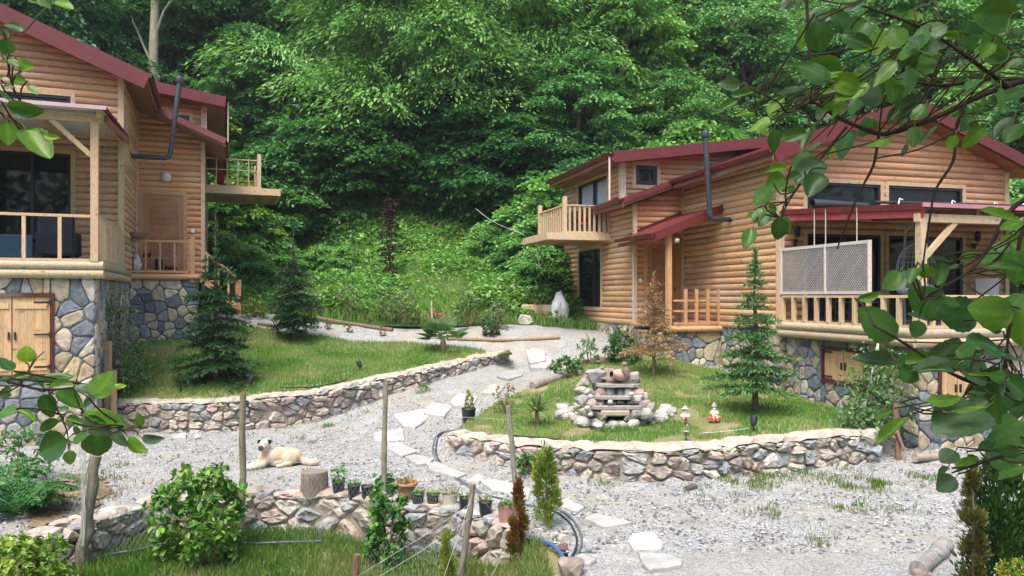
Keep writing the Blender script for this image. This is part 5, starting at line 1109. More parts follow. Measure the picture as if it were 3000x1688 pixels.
def thuja_leaves(rng, b, h, r, n, L, pal, prof):
    """upright flat sprays gathered in fans that stick out of the outline by different amounts"""
    nc = max(20, n // 60); z = rng.random(nc) ** .9; R = np.interp(z, *prof) * r; a = np.arange(nc) * 2.4 + rng.normal(0, .5, nc); q = rng.uniform(.45, 1.08, nc); C = []; Fw = []; col = []; pal = np.asarray(pal)
    for k in range(nc):
        m = n // nc; s = rng.uniform(.22, .42) * max(r, .06); o = np.array((math.cos(a[k]), math.sin(a[k]), 0)); e = rng.normal(0, 1, (m, 3)) * np.array((.42, .42, .85)) * s
        C.append(b + o * R[k] * q[k] + np.array((0, 0, z[k] * h)) + e); Fw.append(o * .5 + np.array((0, 0, 1.)) + e / s * .35 + rng.normal(0, .22, (m, 3))); t = rng.integers(len(pal)); t2 = rng.integers(len(pal)); w = rng.random((m, 1)) * .6; col.append((pal[t] * (1 - w) + pal[t2] * w) * rng.uniform(.75, 1.2, (m, 1)))
    C = np.concatenate(C); Fw = np.concatenate(Fw); col = np.concatenate(col); Ls = L * rng.uniform(.5, 1.2, len(C)); v, f = leaf_quads(rng, C, Fw, Ls, Ls * .36, .2, 0); return v, f, np.repeat(col, 2, 0)
v, f, c = thuja_leaves(ro_, b + (0, 0, h_ * .85), .36, .1, 700, .05, [(.2, .26, .04), (.3, .34, .05), (.36, .36, .06)], ([0, .3, 1], [.5, 1, .15])); mb = MB(); mb.add(v, f, c); mb.build('plant', M['leaf_plain'], t)
# tangle of bare vines in a black tub beside it
b = at(1412, 1258, gravel_h); t = thing('vine_tub', 'low tub overgrown with a dark tangle of dry vines next to the potted thuja', 'planter', b); mb = MB(); mb.lathe(b, [(0, 0), (.16, 0), (.2, .2), (.19, .2), (.17, .16), (0, .15)], 16, (.05, .04, .035)); mb.build('tub', M['plastic'], t); mb = MB()
for k in range(46):
    a = ro_.uniform(0, 6.28); q = [b + np.array((math.cos(a) * .1, math.sin(a) * .1, .15))]
    for s in range(5): a += ro_.normal(0, .9); q.append(q[-1] + np.array((math.cos(a) * .09, math.sin(a) * .09, ro_.normal(.03 - .03 * s, .03))))
    mb.tube(smooth_path(q, 3), .005, 4, (.13, .09, .07))
mb.build('vine', M['bark'], t)
# tree stump
b = at(919, 1448, gravel_h); s = b[1] / F; mb = MB(); r = 39 * s; hh = 66 * s; ang = np.arange(28) / 28 * 6.283; k = 1 + .05 * np.sin(ang * 3 + 1) + .03 * np.sin(ang * 7)
t = thing('tree_stump', 'sawn tree stump standing on the gravel behind the foreground wall', 'stump', b); vs = [np.stack((np.cos(ang) * r * k * q, np.sin(ang) * r * k * q, 0 * ang + z), 1) + b for q, z in ((1.12, -.02), (1.02, hh * .3), (.98, hh * .7), (.97, hh * .97), (.93, hh))]
mb.add(np.concatenate(vs), [(i * 28 + j, i * 28 + (j + 1) % 28, i * 28 + 28 + (j + 1) % 28, i * 28 + 28 + j) for i in range(4) for j in range(28)], (.19, .16, .125), True); mb.build('bark', M['bark'], t); mb = MB(); mb.add(np.concatenate([vs[-1] * .0 + (np.stack((np.cos(ang) * r * k * q, np.sin(ang) * r * k * q, 0 * ang + hh + .003), 1) + b) for q in (.93, .6, .3, .02)]), [(i * 28 + j, i * 28 + (j + 1) % 28, i * 28 + 28 + (j + 1) % 28, i * 28 + 28 + j) for i in range(3) for j in range(28)], (.24, .20, .16)); mb.build('cut_face', M['matte'], t)
# fence posts and chicken wire
fe = thing('wire_fence', 'rustic garden fence of rough wooden poles strung with chicken wire across the foreground', 'fence', at(800, 1600, low_h))
POSTS = [((282, 1335), (240, 1642), 9.0, 34, (.24, .21, .16)), ((712, 1152), (706, 1570), 10.2, 19, (.22, .19, .13)), ((1130, 1122), (1120, 1580), 10.2, 16, (.26, .24, .19)), ((1386, 1418), (1346, 1700), 8.6, 20, (.24, .21, .17)), ((1488, 1190), (1524, 1570), 9.6, 16, (.27, .25, .21)), ((1046, 1624), (1036, 1740), 7.9, 20, (.20, .12, .08))]
for (ax, ay), (bx_, by), Z, wpx, col in POSTS:
    a = P(ax, ay, Z); c = P(bx_, by, Z); r = wpx * Z / F / 2; d = c - a; g = a + d * 1.15; mb = MB(); n = 9
    p = np.array([a + (g - a) * t_ + ro_.normal(0, r * .18, 3) * (0 < t_ < 1) for t_ in np.linspace(0, 1, n)]); mb.tube(p, np.linspace(r * .92, r * 1.08, n) * ro_.uniform(.94, 1.06, n), 10, col); po = mb.build('post', M['bark'], fe)
    mb = MB(); mb.add([a + np.array((math.cos(q) * r * .86, math.sin(q) * r * .86, .004)) for q in np.arange(10) / 10 * 6.283], [tuple(range(10))], (.42, .32, .2)); mb.build('cut_end', M['matte'], po)
def chicken_wire(mb, A, B, hA, hB, cell=.062, r=.0009, col=(.42, .44, .42), wob=.02):
    A = np.asarray(A, float); B = np.asarray(B, float); L = np.linalg.norm((B - A)[:2]); nx = int(L / cell); s = cell / 2; rows = int(max(hA, hB) / (s * 1.732)) ; E = []
    for j in range(rows):
        for i in range(nx):
            x0 = i * cell + (cell / 2 if j % 2 else 0); z0 = j * s * 1.732
            E += [((x0, z0), (x0 + cell * .25, z0 + s * .55)), ((x0 + cell * .25, z0 + s * .55), (x0 + cell * .25, z0 + s * 1.2)), ((x0 + cell * .25, z0 + s * .55), (x0 + cell * .5 + cell * .25, z0)) if False else ((x0, z0), (x0 - cell * .25, z0 + s * .55)), ((x0 + cell * .25, z0 + s * 1.2), (x0 + cell * .5, z0 + s * 1.732))  , ((x0 + cell * .25, z0 + s * 1.2), (x0, z0 + s * 1.732)) if False else ((x0 + cell * .75, z0 + s * .55), (x0 + cell * .75, z0 + s * 1.2))]
    E = np.array(E); q = E.reshape(-1, 2); u = q[:, :1] / L; P_ = A + (B - A) * u; hh_ = hA + (hB - hA) * u[:, 0]; P_[:, 2] += q[:, 1]; P_[:, 1] += wob * np.sin(q[:, 0] * 3.1) * np.sin(q[:, 1] * 4); P_ = P_.reshape(-1, 2, 3)
    keep = (q[:, 1] < hh_).reshape(-1, 2).all(1); P_ = P_[keep]; a, b_ = P_[:, 0], P_[:, 1]; d = norm(b_ - a); sd = np.cross(d, (0, 1, 0)); sd = norm(sd + 1e-6) * r; fw = np.array((0, r, 0))
    v = np.stack((a - sd - fw, a + sd - fw, a + fw, b_ - sd - fw, b_ + sd - fw, b_ + fw), 1).reshape(-1, 3); i = np.arange(len(a))[:, None] * 6; f = np.concatenate([i + np.array(k) for k in ((0, 1, 4, 3), (1, 2, 5, 4), (2, 0, 3, 5))], 1).reshape(-1, 4); mb.add(v, f, col)
wm = MB(); foot = [P(215, 1655, 9.1), P(706, 1575, 10.1), P(1120, 1585, 10.1), P(1350, 1680, 8.6)]
for a, b_, h0, h1 in ((foot[0], foot[1], 1.45, 1.0), (foot[1], foot[2], 1.0, .75), (foot[2], foot[3], .75, .95)): chicken_wire(wm, a - (0, .06, 0), b_ - (0, .06, 0), h0, h1)
wm.build('chicken_wire', M['metal'], fe); wm = MB(); chicken_wire(wm, P(1350, 1690, 8.5), P(1046, 1740, 7.9), .9, .35, .07); wm.build('chicken_wire', M['metal'], fe)
wm = MB(); roll = P(245, 1300, 8.9); chicken_wire(wm, P(236, 1600, 8.9), P(262, 1600, 9.0), 1.25, 1.25, .05, .0016)
for k in range(7): wm.tube([P(246 + ro_.normal(0, 7), 1290 + 10 * k, 8.9), P(244 + ro_.normal(0, 6), 1400, 8.9), P(243 + ro_.normal(0, 6), 1500, 8.9), P(238 + ro_.normal(0, 8), 1600, 8.9)], .0035, 4, (.48, .5, .48))
wm.build('wire_roll', M['metal'], fe)
wm = MB()
for a, b_ in (((1046, 1690, 7.9), (1395, 1465, 8.6)), ((1060, 1720, 7.9), (1390, 1510, 8.6)), ((712, 1340, 10.2), (282, 1348, 9.0)), ((712, 1350, 10.2), (1128, 1352, 10.2)), ((1128, 1200, 10.2), (1490, 1230, 9.6)), ((1130, 1420, 10.2), (1386, 1425, 8.6)), ((1386, 1440, 8.6), (1300, 1690, 7.6)), ((1386, 1430, 8.6), (1500, 1560, 9.5)), ((1440, 1688, 8.4), (1500, 1560, 9.3))):
    A, B = P(*a), P(*b_); wm.tube([A, (A + B) / 2 - (0, 0, .02), B], .0019, 5, (.55, .57, .55))
wm.build('tension_wire', M['metal'], fe)
# log edgings
def log_(name, label, pts, r, col, hf=None, cat='log', mat='bark'):
    p = smooth_path([at(*q, hf) + (0, 0, r * .7) for q in pts], 4); mb = MB(); mb.tube(p, r * ro_.uniform(.85, 1.12, len(p)), 10, col); return one(name, mb, M[mat], label, cat, base=p[0])
log_('edging_log', 'long grey log edging the rose bed beside the upper path, right stretch', [(1310, 996), (1400, 1000), (1500, 1000), (1640, 994)], .06, (.34, .26, .19))
log_('edging_log', 'weathered log edging the upper path in the middle behind the palm', [(930, 938), (990, 948), (1060, 958), (1150, 972)], .06, (.20, .15, .11))
log_('edging_log', 'short dark edging log at the left end of the upper path', [(755, 952), (800, 960), (850, 962)], .05, (.18, .14, .1))
log_('edging_log', 'mossy grey log bordering the fountain lawn along the path', [(1560, 1140), (1610, 1122), (1660, 1108), (1700, 1100)], .10, (.30, .27, .23))
log_('edging_log', 'dark log behind the top of the rock fountain', [(1690, 1070), (1730, 1066), (1790, 1062)], .07, (.2, .15, .12))
log_('edging_log', 'rounded log at the bottom right edge of the yard', [(2690, 1690), (2730, 1655), (2770, 1612)], .085, (.30, .28, .26), gravel_h)
log_('drain_pipe', 'small brown drain pipe end poking out of the gravel below the curved wall', [(2010, 1436), (2040, 1431)], .035, (.12, .09, .07), gravel_h, 'pipe', 'plastic')
# rocks by the hose
def boulder(px, py, sx, col, label, hf=None):
    b = at(px, py, hf or gravel_h); mb = MB(); rock(ro_, mb, b + (0, 0, sx * .4), (sx, sx * .8, sx * .65), col, 0, 2); one('boulder', mb, M['rock'], label, 'rock')
boulder(1672, 1682, .14, (.30, .24, .21), 'brown boulder at the lower end of the hose')
boulder(1655, 1590, .09, (.42, .38, .34), 'pale stone leaning beside the yellow green thuja')
boulder(2700, 1686, .10, (.36, .28, .25), 'pinkish boulder at the bottom edge right of the yard')
boulder(1648, 1615, .07, (.16, .1, .1), 'dark red stone between thuja and hose')
# ------------------------------------------------------------------ rock fountain
fb = at(1795, 1262); s = fb[1] / F; t = thing('rock_fountain', 'stepped rock garden fountain of stacked slabs with white pebbles round its pool', 'fountain', fb)
def FP(px, py, back=0.): q = P(px, py, fb[1] + back); return q
mb = MB(); rf_ = np.random.default_rng(9)
SL = [(1812, 1128, 128, 5, .62), (1812, 1163, 150, 6, .48), (1808, 1192, 160, 6, .34)]
for cx, cy, w_, th_, back in SL:
    c = FP(cx, cy, back); ww = w_ * (fb[1] + back) / F; pts = []
    for k in range(22):
        a = k / 22 * 6.283; pts.append((c[0] + math.copysign(abs(math.cos(a)) ** .5, math.cos(a)) * ww / 2 * rf_.uniform(.93, 1.04), c[1] + .05 + math.copysign(abs(math.sin(a)) ** .6, math.sin(a)) * .22 * rf_.uniform(.85, 1.1)))
    mb.prism(pts, c[2] - .025, c[2] + .022, (.34, .32, .30))
c = FP(1800, 1208, .3); mb.box(c, (.5, .3, .10), (.46, .38, .28), bev=.02); mb.build('slab', M['slab'], t)
mb = MB()
for cx, cy, rx, back in [(1760, 1150, 20, .55), (1788, 1146, 18, .6), (1820, 1147, 17, .6), (1845, 1148, 17, .58), (1860, 1150, 14, .55), (1758, 1180, 17, .45), (1790, 1180, 15, .45), (1820, 1180, 14, .45), (1850, 1178, 16, .45), (1870, 1172, 20, .4), (1730, 1180, 24, .5), (1705, 1172, 20, .5), (1720, 1150, 26, .6), (1700, 1145, 18, .6), (1745, 1105, 34, .8), (1775, 1100, 30, .8), (1850, 1110, 30, .75), (1838, 1128, 18, .7), (1862, 1150, 26, .6), (1880, 1160, 22, .55), (1885, 1185, 22, .4), (1715, 1120, 14, .8), (1735, 1205, 24, .35), (1758, 1215, 20, .25), (1862, 1213, 26, .3), (1890, 1210, 24, .3), (1905, 1195, 24, .35), (1768, 1222, 12, .2), (1838, 1222, 13, .2), (1760, 1200, 14, .4), (1848, 1200, 12, .42)]:
    ss_ = rx * (fb[1] + back) / F; col = [(.40, .37, .34), (.33, .31, .31), (.44, .40, .35), (.34, .26, .24)][rf_.integers(4)]; rock(rf_, mb, FP(cx, cy, back + ss_ * .3), (ss_, ss_ * 1.1, ss_ * rf_.uniform(.62, .9)), col, rf_.uniform(-.5, .5), 2)
mb.box(FP(1800, 1170, .95), (.75, .5, .62), (.2, .18, .16)); mb.box(FP(1812, 1130, .9), (.5, .4, .3), (.2, .18, .16)); mb.build('stacked_rock', M['rock'], t)
PB = []
for k in range(120):
    a = rf_.uniform(-3.3, .25) if k < 96 else rf_.uniform(-3.3, -2.6); R_ = rf_.uniform(.85, 1.15); cx = 1790 + 140 * math.cos(a) * R_ * (1.0 if math.cos(a) < 0 else 1.12); cy = 1215 - 38 * math.sin(a) * R_; 
    if k >= 96: cx = rf_.uniform(1630, 1720); cy = rf_.uniform(1190, 1235)
    q = at(cx, cy, lawn2_h); ss_ = rf_.choice([.045, .06, .075, .095, .12]) * rf_.uniform(.8, 1.15); col = np.array([(.52, .50, .46), (.42, .40, .37), (.33, .32, .31), (.56, .545, .51), (.38, .33, .27)][rf_.integers(5)]); mb = MB(); rock(rf_, mb, q + (0, 0, ss_ * .6), (ss_, ss_ * .85, ss_ * .68), col, rf_.uniform(0, 3), 2, .8, 2); one('pebble', mb, M['slab'], 'rounded river stone laid around the rock fountain pool', 'stone', 'river stones round the fountain', q)
mb = MB()
for cx, cy in ((1720, 1196), (1730, 1162), (1788, 1178), (1850, 1155), (1765, 1226), (1730, 1215)):
    q = FP(cx, cy, .25); mb.blob(q, (.05, .05, .04), (.50, .48, .45), lev=2)
mb.split('pebble', M['slab'], t)
mb = MB(); q = FP(1800, 1238, .2); mb.lathe((q[0], q[1], fb[2] + .015), [(.42, .0), (0, .0)], 24, (.02, .025, .02)); mb.build('pool_water', M['glass'], t)
# amphora and bird figure on top
q = FP(1812, 1098, .62); t2 = thing('clay_jar', 'tipped clay jar with a black mouth lying on top of the rock fountain', 'jar', q - (0, 0, .05)); mb = MB(); ax = norm(np.array((-.86, -.5, .12))); pr = [(-.20, .02), (-.17, .07), (-.08, .105), (.02, .10), (.10, .06), (.13, .05), (.155, .068)]
mb.tube([q + ax * a for a, _ in pr], [r_ for _, r_ in pr], 16, (.46, .34, .28)); mb.build('jar', M['terra'], t2); mb = MB(); x_ = norm(np.cross(ax, (0, 0, 1))); y_ = np.cross(ax, x_); mb.add([q + ax * .157 + (x_ * math.cos(a) + y_ * math.sin(a)) * .054 for a in np.arange(14) / 14 * 6.283], [tuple(range(14))], (.008, .007, .006)); mb.build('mouth', M['matte'], t2)
q = FP(1828, 1112, .58); t2 = thing('bird_figure', 'grey brown bird figurine perched upright on the fountain top behind the jar', 'figurine', q); mb = MB(); FG = (.26, .20, .17)
mb.tube([q + np.array(p) for p in ((.10, .06, -.04), (.08, .04, .02), (.05, .02, .08), (.02, 0, .15), (.01, -.01, .21), (.01, -.02, .25))], [.012, .03, .06, .072, .055, .036], 12, FG); mb.blob(q + np.array((.0, -.03, .275)), (.045, .048, .042), FG); mb.tube([q + np.array((-.02, -.06, .275)), q + np.array((-.05, -.10, .262))], [.014, .002], 8, (.2, .15, .12)); mb.build('body', M['terra'], t2); mb = MB()
for sy in (-1, 1): mb.blob(q + np.array((.045, .06 * sy, .11)), (.04, .018, .085), (.2, .15, .13))
mb.build('wing', M['terra'], t2)
log_('driftwood', 'bleached driftwood branch leaning on the left side of the rock fountain', [(1690, 1140), (1720, 1105), (1765, 1082)], .04, (.36, .3, .25), lambda x, y: lawn2_h(x, y) + .18 + 0 * np.asarray(x))
# figurines on the lawn
def gnome(px, py, hpx, label, hat, coat, sit):
    b = at(px, py, lawn2_h); k = hpx * b[1] / F; t = thing('garden_figurine', label, 'figurine', b); mb = MB(); SK = (.62, .45, .36)
    def at_(x, y, z): return b + np.array((x, y, z)) * k
    if sit:
        mb.lathe(at_(0, 0, 0), [(0, 0), (.12 * k, 0), (.10 * k, .18 * k), (.13 * k, .24 * k)], 14, (.6, .5, .42)); mb.build('stalk', M['terra'], t); mb = MB(); mb.lathe(at_(0, 0, .2), [(.33 * k, 0), (.32 * k, .06 * k), (.22 * k, .14 * k), (0, .17 * k)], 18, (.50, .06, .04))
        for a in np.arange(9) / 9 * 6.283: mb.blob(at_(math.cos(a) * .25, math.sin(a) * .25, .305), np.array((.04, .04, .02)) * k, (.7, .66, .6), lev=1)
        mb.build('toadstool', M['terra'], t); z0 = .34
    else: z0 = .30
    mb = MB(); mb.tube([at_(0, 0, z0), at_(0, 0, z0 + .14), at_(0, 0, z0 + .28), at_(0, 0, z0 + .36)], np.array((.15, .16, .12, .06)) * k, 14, coat)
    for sx in (-1, 1):
        mb.tube([at_(sx * .1, 0, z0 + .28), at_(sx * .19, -.03, z0 + .18), at_(sx * .14, -.13, z0 + .12)], np.array((.055, .05, .04)) * k, 8, coat)
        if sit: mb.tube([at_(sx * .08, -.06, z0 + .04), at_(sx * .1, -.24, z0 + .03), at_(sx * .1, -.26, z0 - .16), at_(sx * .1, -.33, z0 - .19)], np.array((.06, .055, .045, .04)) * k, 8, (.5, .42, .3))
        else: mb.tube([at_(sx * .075, 0, z0 + .04), at_(sx * .085, -.01, .06), at_(sx * .09, -.02, .02), at_(sx * .09, -.1, .02)], np.array((.07, .055, .055, .045)) * k, 8, (.58, .5, .42))
    mb.build('body', M['terra'], t); mb = MB(); zh = z0 + .45; mb.blob(at_(0, 0, zh), np.array((.105, .1, .115)) * k, SK); mb.blob(at_(0, -.11, zh - .01), np.array((.03, .03, .025)) * k, (.6, .36, .3), lev=1); mb.blob(at_(0, -.07, zh - .08), np.array((.09, .06, .09)) * k, (.7, .68, .64))
    for sx in (-1, 1): mb.blob(at_(sx * .04, -.095, zh + .03), np.array((.014, .01, .014)) * k, (.02, .02, .02), lev=1); mb.blob(at_(sx * .105, 0, zh), np.array((.02, .03, .03)) * k, SK, lev=1)
    mb.build('head', M['terra'], t); mb = MB(); mb.lathe(at_(0, 0, zh + .05), [(.15 * k, 0), (.12 * k, .03 * k), (.09 * k, .1 * k), (.02 * k, .22 * k), (0, .23 * k)] if sit else [(.19 * k, 0), (.18 * k, .02 * k), (.1 * k, .04 * k), (.09 * k, .12 * k), (0, .15 * k)], 14, hat); mb.build('hat', M['terra'], t)
    if not sit: mb = MB(); mb.blob(at_(0, -.17, z0 + .06), np.array((.07, .03, .1)) * k, (.45, .05, .05)); mb.build('apron', M['terra'], t)
gnome(2007, 1248, 62, 'painted garden figurine standing in a brimmed hat, red patch on its front', (.5, .42, .36), (.66, .58, .52), False)
gnome(2092, 1240, 58, 'painted garden figurine sitting on a red toadstool', (.34, .3, .27), (.62, .55, .46), True)
# spot lights in the lawn
def spot(px, py, label, hf, s=1.0, yaw=.6):
    b = at(px, py, hf); t = thing('garden_spotlight', label, 'garden light', b, 0, 'spike lights in the lawns'); mb = MB(); mb.tube([b + (0, 0, -.05), b + (0, 0, .13 * s)], .012, 8, BLK); mb.build('spike', M['plastic'], t)
    d = norm(np.array((math.cos(yaw) * .6, .35, .75))); c = b + (0, 0, .15 * s); mb = MB(); mb.tube([c - d * .07 * s, c - d * .04 * s, c + d * .06 * s], np.array([.025, .045, .055]) * s, 12, BLK); mb.build('housing', M['plastic'], t); mb = MB(); mb.tube([c + d * .061 * s, c + d * .066 * s], .048 * s, 12, (.55, .6, .65)); mb.build('lens', M['glass'], t)
spot(735, 1140, 'black spike light on the left lawn near the fence post', lawn1_h, 1.25, 1.2); spot(1053, 1088, 'black spike light in the middle of the left lawn', lawn1_h, 1.1, 2.4); spot(2208, 1266, 'black spike light on the right lawn below the spruce', lawn2_h, 1.15, 1.2)
b = at(2010, 1292, lawn2_h); t = thing('solar_light', 'little black solar light by the wall edge below the standing figurine', 'garden light', b); mb = MB(); mb.tube([b, b + (0, 0, .1)], .01, 8, BLK); mb.build('stake', M['plastic'], t); mb = MB(); mb.lathe(b + (0, 0, .09), [(.0, 0), (.03, 0), (.04, .05), (.06, .055), (.06, .068), (0, .07)], 12, (.3, .32, .33)); mb.build('lamp_head', M['plastic'], t)
hose('string', 'thin white string lying over the right lawn beside a spike light', [(2050, 1280), (2110, 1276), (2160, 1270), (2195, 1265)], .006, (.6, .6, .6), lawn2_h, .05, 'string')
# ------------------------------------------------------------------ garden plants
def bush(name, label, loc, r, h, n, L, ratio, pal, rng, lobes=26, cat='bush', stems=10, oval=True, flat=.5, mat='leaf_plain', top=1.0, padr=.36):
    t = thing(name, label, cat, loc); o = np.asarray(loc, float); k = np.arange(lobes); z = (k + .5) / lobes; a = k * 2.4 + rng.normal(0, .3, lobes); R = r * np.sqrt(np.clip(1 - (z - .38) ** 2 / .42, .05, 1)) * rng.uniform(.45, .9, lobes)
    c = o + np.stack((np.cos(a) * R, np.sin(a) * R, z * h * .92 + .04), 1); per = n // lobes; C = []; Fw = []; col = []; pal = np.asarray(pal)
    for ci in range(lobes):   # rosettes: leaves spread from shoot tips
        sh = max(3, per // 7)
        for s in range(sh):
            d = norm(rng.normal(0, 1, 3) + np.array((math.cos(a[ci]) * .6, math.sin(a[ci]) * .6, .45))); tip = c[ci] + d * r * padr * rng.uniform(.3, 1.0) * np.array((1, 1, flat + .4)); tip[2] = max(tip[2], o[2] + .03)
            m = 7; q = rng.uniform(0, 6.28, m); x_ = norm(np.cross(d, (0, .3, 1.))); y_ = np.cross(d, x_); f = d * rng.uniform(.15, .9, (m, 1)) + np.cos(q)[:, None] * x_ + np.sin(q)[:, None] * y_
            C.append(tip - d * L * rng.uniform(0, .6, (m, 1))); Fw.append(f); kk = rng.integers(len(pal)); col.append(np.broadcast_to(pal[kk] * rng.uniform(.85, 1.15), (m, 3)) * rng.uniform(.85, 1.15, (m, 1)))
    C = np.concatenate(C); Fw = np.concatenate(Fw); col = np.concatenate(col); m = len(C); Ls = L * rng.uniform(.55, 1.2, m); v, f = (leaf_oval if oval else leaf_quads)(rng, C, Fw, Ls, Ls * ratio); mb = MB(); mb.add(v, f, np.repeat(col, len(f) // m, 0))
    tb = MB()
    for i in rng.choice(lobes, min(stems, lobes), False): limb(tb, rng, o + (0, 0, -.05), c[i], .012, .005, (.16, .12, .08), .05)
    tb.build('stem', M['bark'], t); mb.build('foliage', M[mat], t); return t
rb = np.random.default_rng(41)
BR = [(.13, .28, .045), (.09, .22, .04), (.18, .34, .06), (.24, .38, .08), (.07, .18, .035)]
def lowp(px, py, Z): q = P(px, py, Z); q[2] = float(low_h(q[0], q[1])); return q
b = lowp(590, 1640, 9.3); bush('cherry_laurel_bush', 'large bright green glossy bush in front of the foreground wall, left of the pots', b, .57, 1.06, 3000, .105, .5, BR, rb, 44)
b = lowp(1130, 1600, 9.4); bush('laurel_bush', 'smaller deep green bush growing before the middle fence post', b, .28, .98, 1500, .085, .5, [(.07, .2, .04), (.10, .26, .05), (.05, .15, .035), (.16, .32, .07)], rb, 26)
b = lowp(70, 1690, 8.0); bush('euonymus_bush', 'rounded yellow green bush in the bottom left corner', b, .52, .62, 3000, .075, .55, [(.17, .30, .04), (.24, .36, .05), (.11, .22, .03), (.3, .4, .08)], rb, 40)
def fern(px, py, Z, label, s=1.0):
    b = P(px, py, Z); b[2] = float(ground_top(b[0], b[1])); t = thing('fern', label, 'fern', b); C = []; Fw = []; tb = MB()
    for k in range(26):
        a = rb.uniform(0, 6.28); Lf = s * rb.uniform(.4, .62); up = rb.uniform(.9, 1.9); tt = np.linspace(0, 1, 16); p = b + np.stack((np.cos(a) * Lf * tt, np.sin(a) * Lf * tt, Lf * (up * tt - .6 * up * tt ** 2.4)), 1); tb.tube(p, .004, 4, (.12, .2, .05)); d = norm(np.gradient(p, axis=0)); sd = norm(np.cross(d, (0, 0, 1)))
        for i in range(2, 16):
            w = .16 * s * math.sin(math.pi * min(1, tt[i] * .9 + .1)) ** .8
            for sg in (-1, 1):
                for e in np.linspace(.12, .9, 4): C.append(p[i] + sd[i] * sg * w * e - (0, 0, .03 * e)); Fw.append(d[i] * .8 + sd[i] * sg * .9)
    C = np.array(C); Fw = np.array(Fw); n = len(C); Ls = .075 * s * rb.uniform(.7, 1.2, n); v, f = leaf_quads(rb, C, Fw, Ls, Ls * .45); pal = np.array([(.04, .15, .05), (.06, .19, .06), (.09, .24, .07)]); mb = MB(); mb.add(v, f, np.repeat(pal[rb.integers(3, size=n)] * rb.uniform(.8, 1.2, (n, 1)), 2, 0)); tb.build('stem', M['bark'], t); mb.build('frond', M['leaf_plain'], t)
fern(60, 1560, 9.6, 'dark feathery fern at the left edge above the yellow green bush', 1.0); fern(-20, 1510, 10.2, 'fern cut by the left edge of the picture behind the larger fern', 1.1)
b = P(60, 1420, 11.5); b[2] = float(gravel_h(b[0], b[1])); bush('weed_bush', 'loose dark green weeds at the left edge before the stone basement', b, .5, .75, 1000, .08, .5, [(.06, .18, .05), (.1, .24, .07), (.2, .26, .12)], rb, 20)
def thuja(name, label, b, h, r, n, L, pal, prof, stem=(.2, .16, .11), fork=None):
    t = thing(name, label, 'thuja', b); tb = MB(); tb.tube([b + (0, 0, -.05), b + (.01, 0, h * .5), b + (0, 0, h * .9)], [.022, .016, .006], 7, stem); tb.build('trunk', M['bark'], t); v, f, c = thuja_leaves(rb, np.asarray(b, float), h, r, n, L, pal, prof); mb = MB(); mb.add(v, f, c); mb.build('foliage', M['leaf_plain'], t); return t
def thj(px, ytop, ybase, Z, *args, label=''):
    b = P(px, ybase, Z); b[2] = float(ground_top(b[0], b[1])); h = P(px, ytop, Z)[2] - b[2]; thuja('thuja', label, b, h, *args)
thj(1598, 1335, 1640, 9.2, .165, 2500, .07, [(.12, .19, .03), (.2, .28, .04), (.3, .36, .07), (.26, .32, .06)], ([0, .12, .5, .8, 1], [.6, 1, .95, .55, .12]), label='slender yellow green thuja beside the hoses')
thj(1518, 1412, 1700, 8.7, .10, 2600, .06, [(.22, .055, .03), (.16, .09, .03), (.26, .10, .04), (.17, .13, .03), (.2, .16, .04)], ([0, .2, .55, .7, .85, 1], [.9, 1, .85, .4, .3, .15]), label='thin withered thuja turning rusty red brown')
thj(1312, 1566, 1740, 8.0, .12, 2000, .055, [(.16, .22, .03), (.26, .32, .05), (.36, .38, .07)], ([0, .45, .7, 1], [1, .75, .38, .25]), label='small golden green thuja at the bottom edge beside the leaning post')
thj(2930, 1345, 1690, 6.6, .27, 7000, .07, [(.03, .08, .02), (.05, .12, .025), (.08, .16, .03)], ([0, .2, .7, 1], [.95, 1, .8, .2]), label='dense dark green thuja at the right edge below the alder leaves')
thj(2850, 1385, 1720, 6.4, .10, 3600, .06, [(.10, .10, .03), (.16, .14, .04), (.13, .10, .03), (.18, .2, .05)], ([0, .3, .7, 1], [1, .9, .6, .2]), label='narrow brownish thuja in front of the dark green one')
b = P(2975, 1700, 6.0); b[2] = P(2975, 1660, 6.0)[2] - .2; bush('golden_shrub', 'low shrub with yellow flower tips in the bottom right corner', b, .16, .2, 700, .045, .4, [(.45, .45, .05), (.3, .36, .05), (.16, .26, .04)], rb, 14)
# yucca, palm and other plants along the path
def spiky(name, label, b, h, n, L, W, pal, up, trunk, cat, droop=.25):
    t = thing(name, label, cat, b); mb = MB(); tb = MB(); b = np.asarray(b, float); top = b + (0, 0, h)
    tb.tube([b - (0, 0, .05), b + (0.01, 0, h * .5), top], [trunk * 1.1, trunk, trunk * .8], 8, (.3, .24, .16)); pal = np.asarray(pal)
    for k in range(n):
        a = rb.uniform(0, 6.28); el = rb.uniform(*up); d = np.array((math.cos(a) * math.cos(el), math.sin(a) * math.cos(el), math.sin(el))); l = L * rb.uniform(.7, 1.1); tt = np.linspace(0, 1, 5)[:, None]; p = top + d * l * tt + np.array((0, 0, -1)) * droop * l * tt ** 2.2; sd = norm(np.cross(d, (0, 0, 1))); w = W * np.array((.8, 1, .85, .5, .05))[:, None]
        V = np.concatenate((p - sd * w, p + sd * w)); mb.add(V, [(i, i + 1, 6 + i, 5 + i) for i in range(4)], pal[rb.integers(len(pal))] * rb.uniform(.8, 1.2))
    tb.build('trunk', M['bark'], t); mb.build('foliage', M['leaf_plain'], t)
b = at(1572, 1250); spiky('yucca', 'spiky yucca with sword leaves on the fountain lawn left of the rocks', b, .26, 80, .52, .026, [(.12, .24, .08), (.2, .32, .1), (.36, .36, .16)], (.1, 1.45), .035, 'yucca')
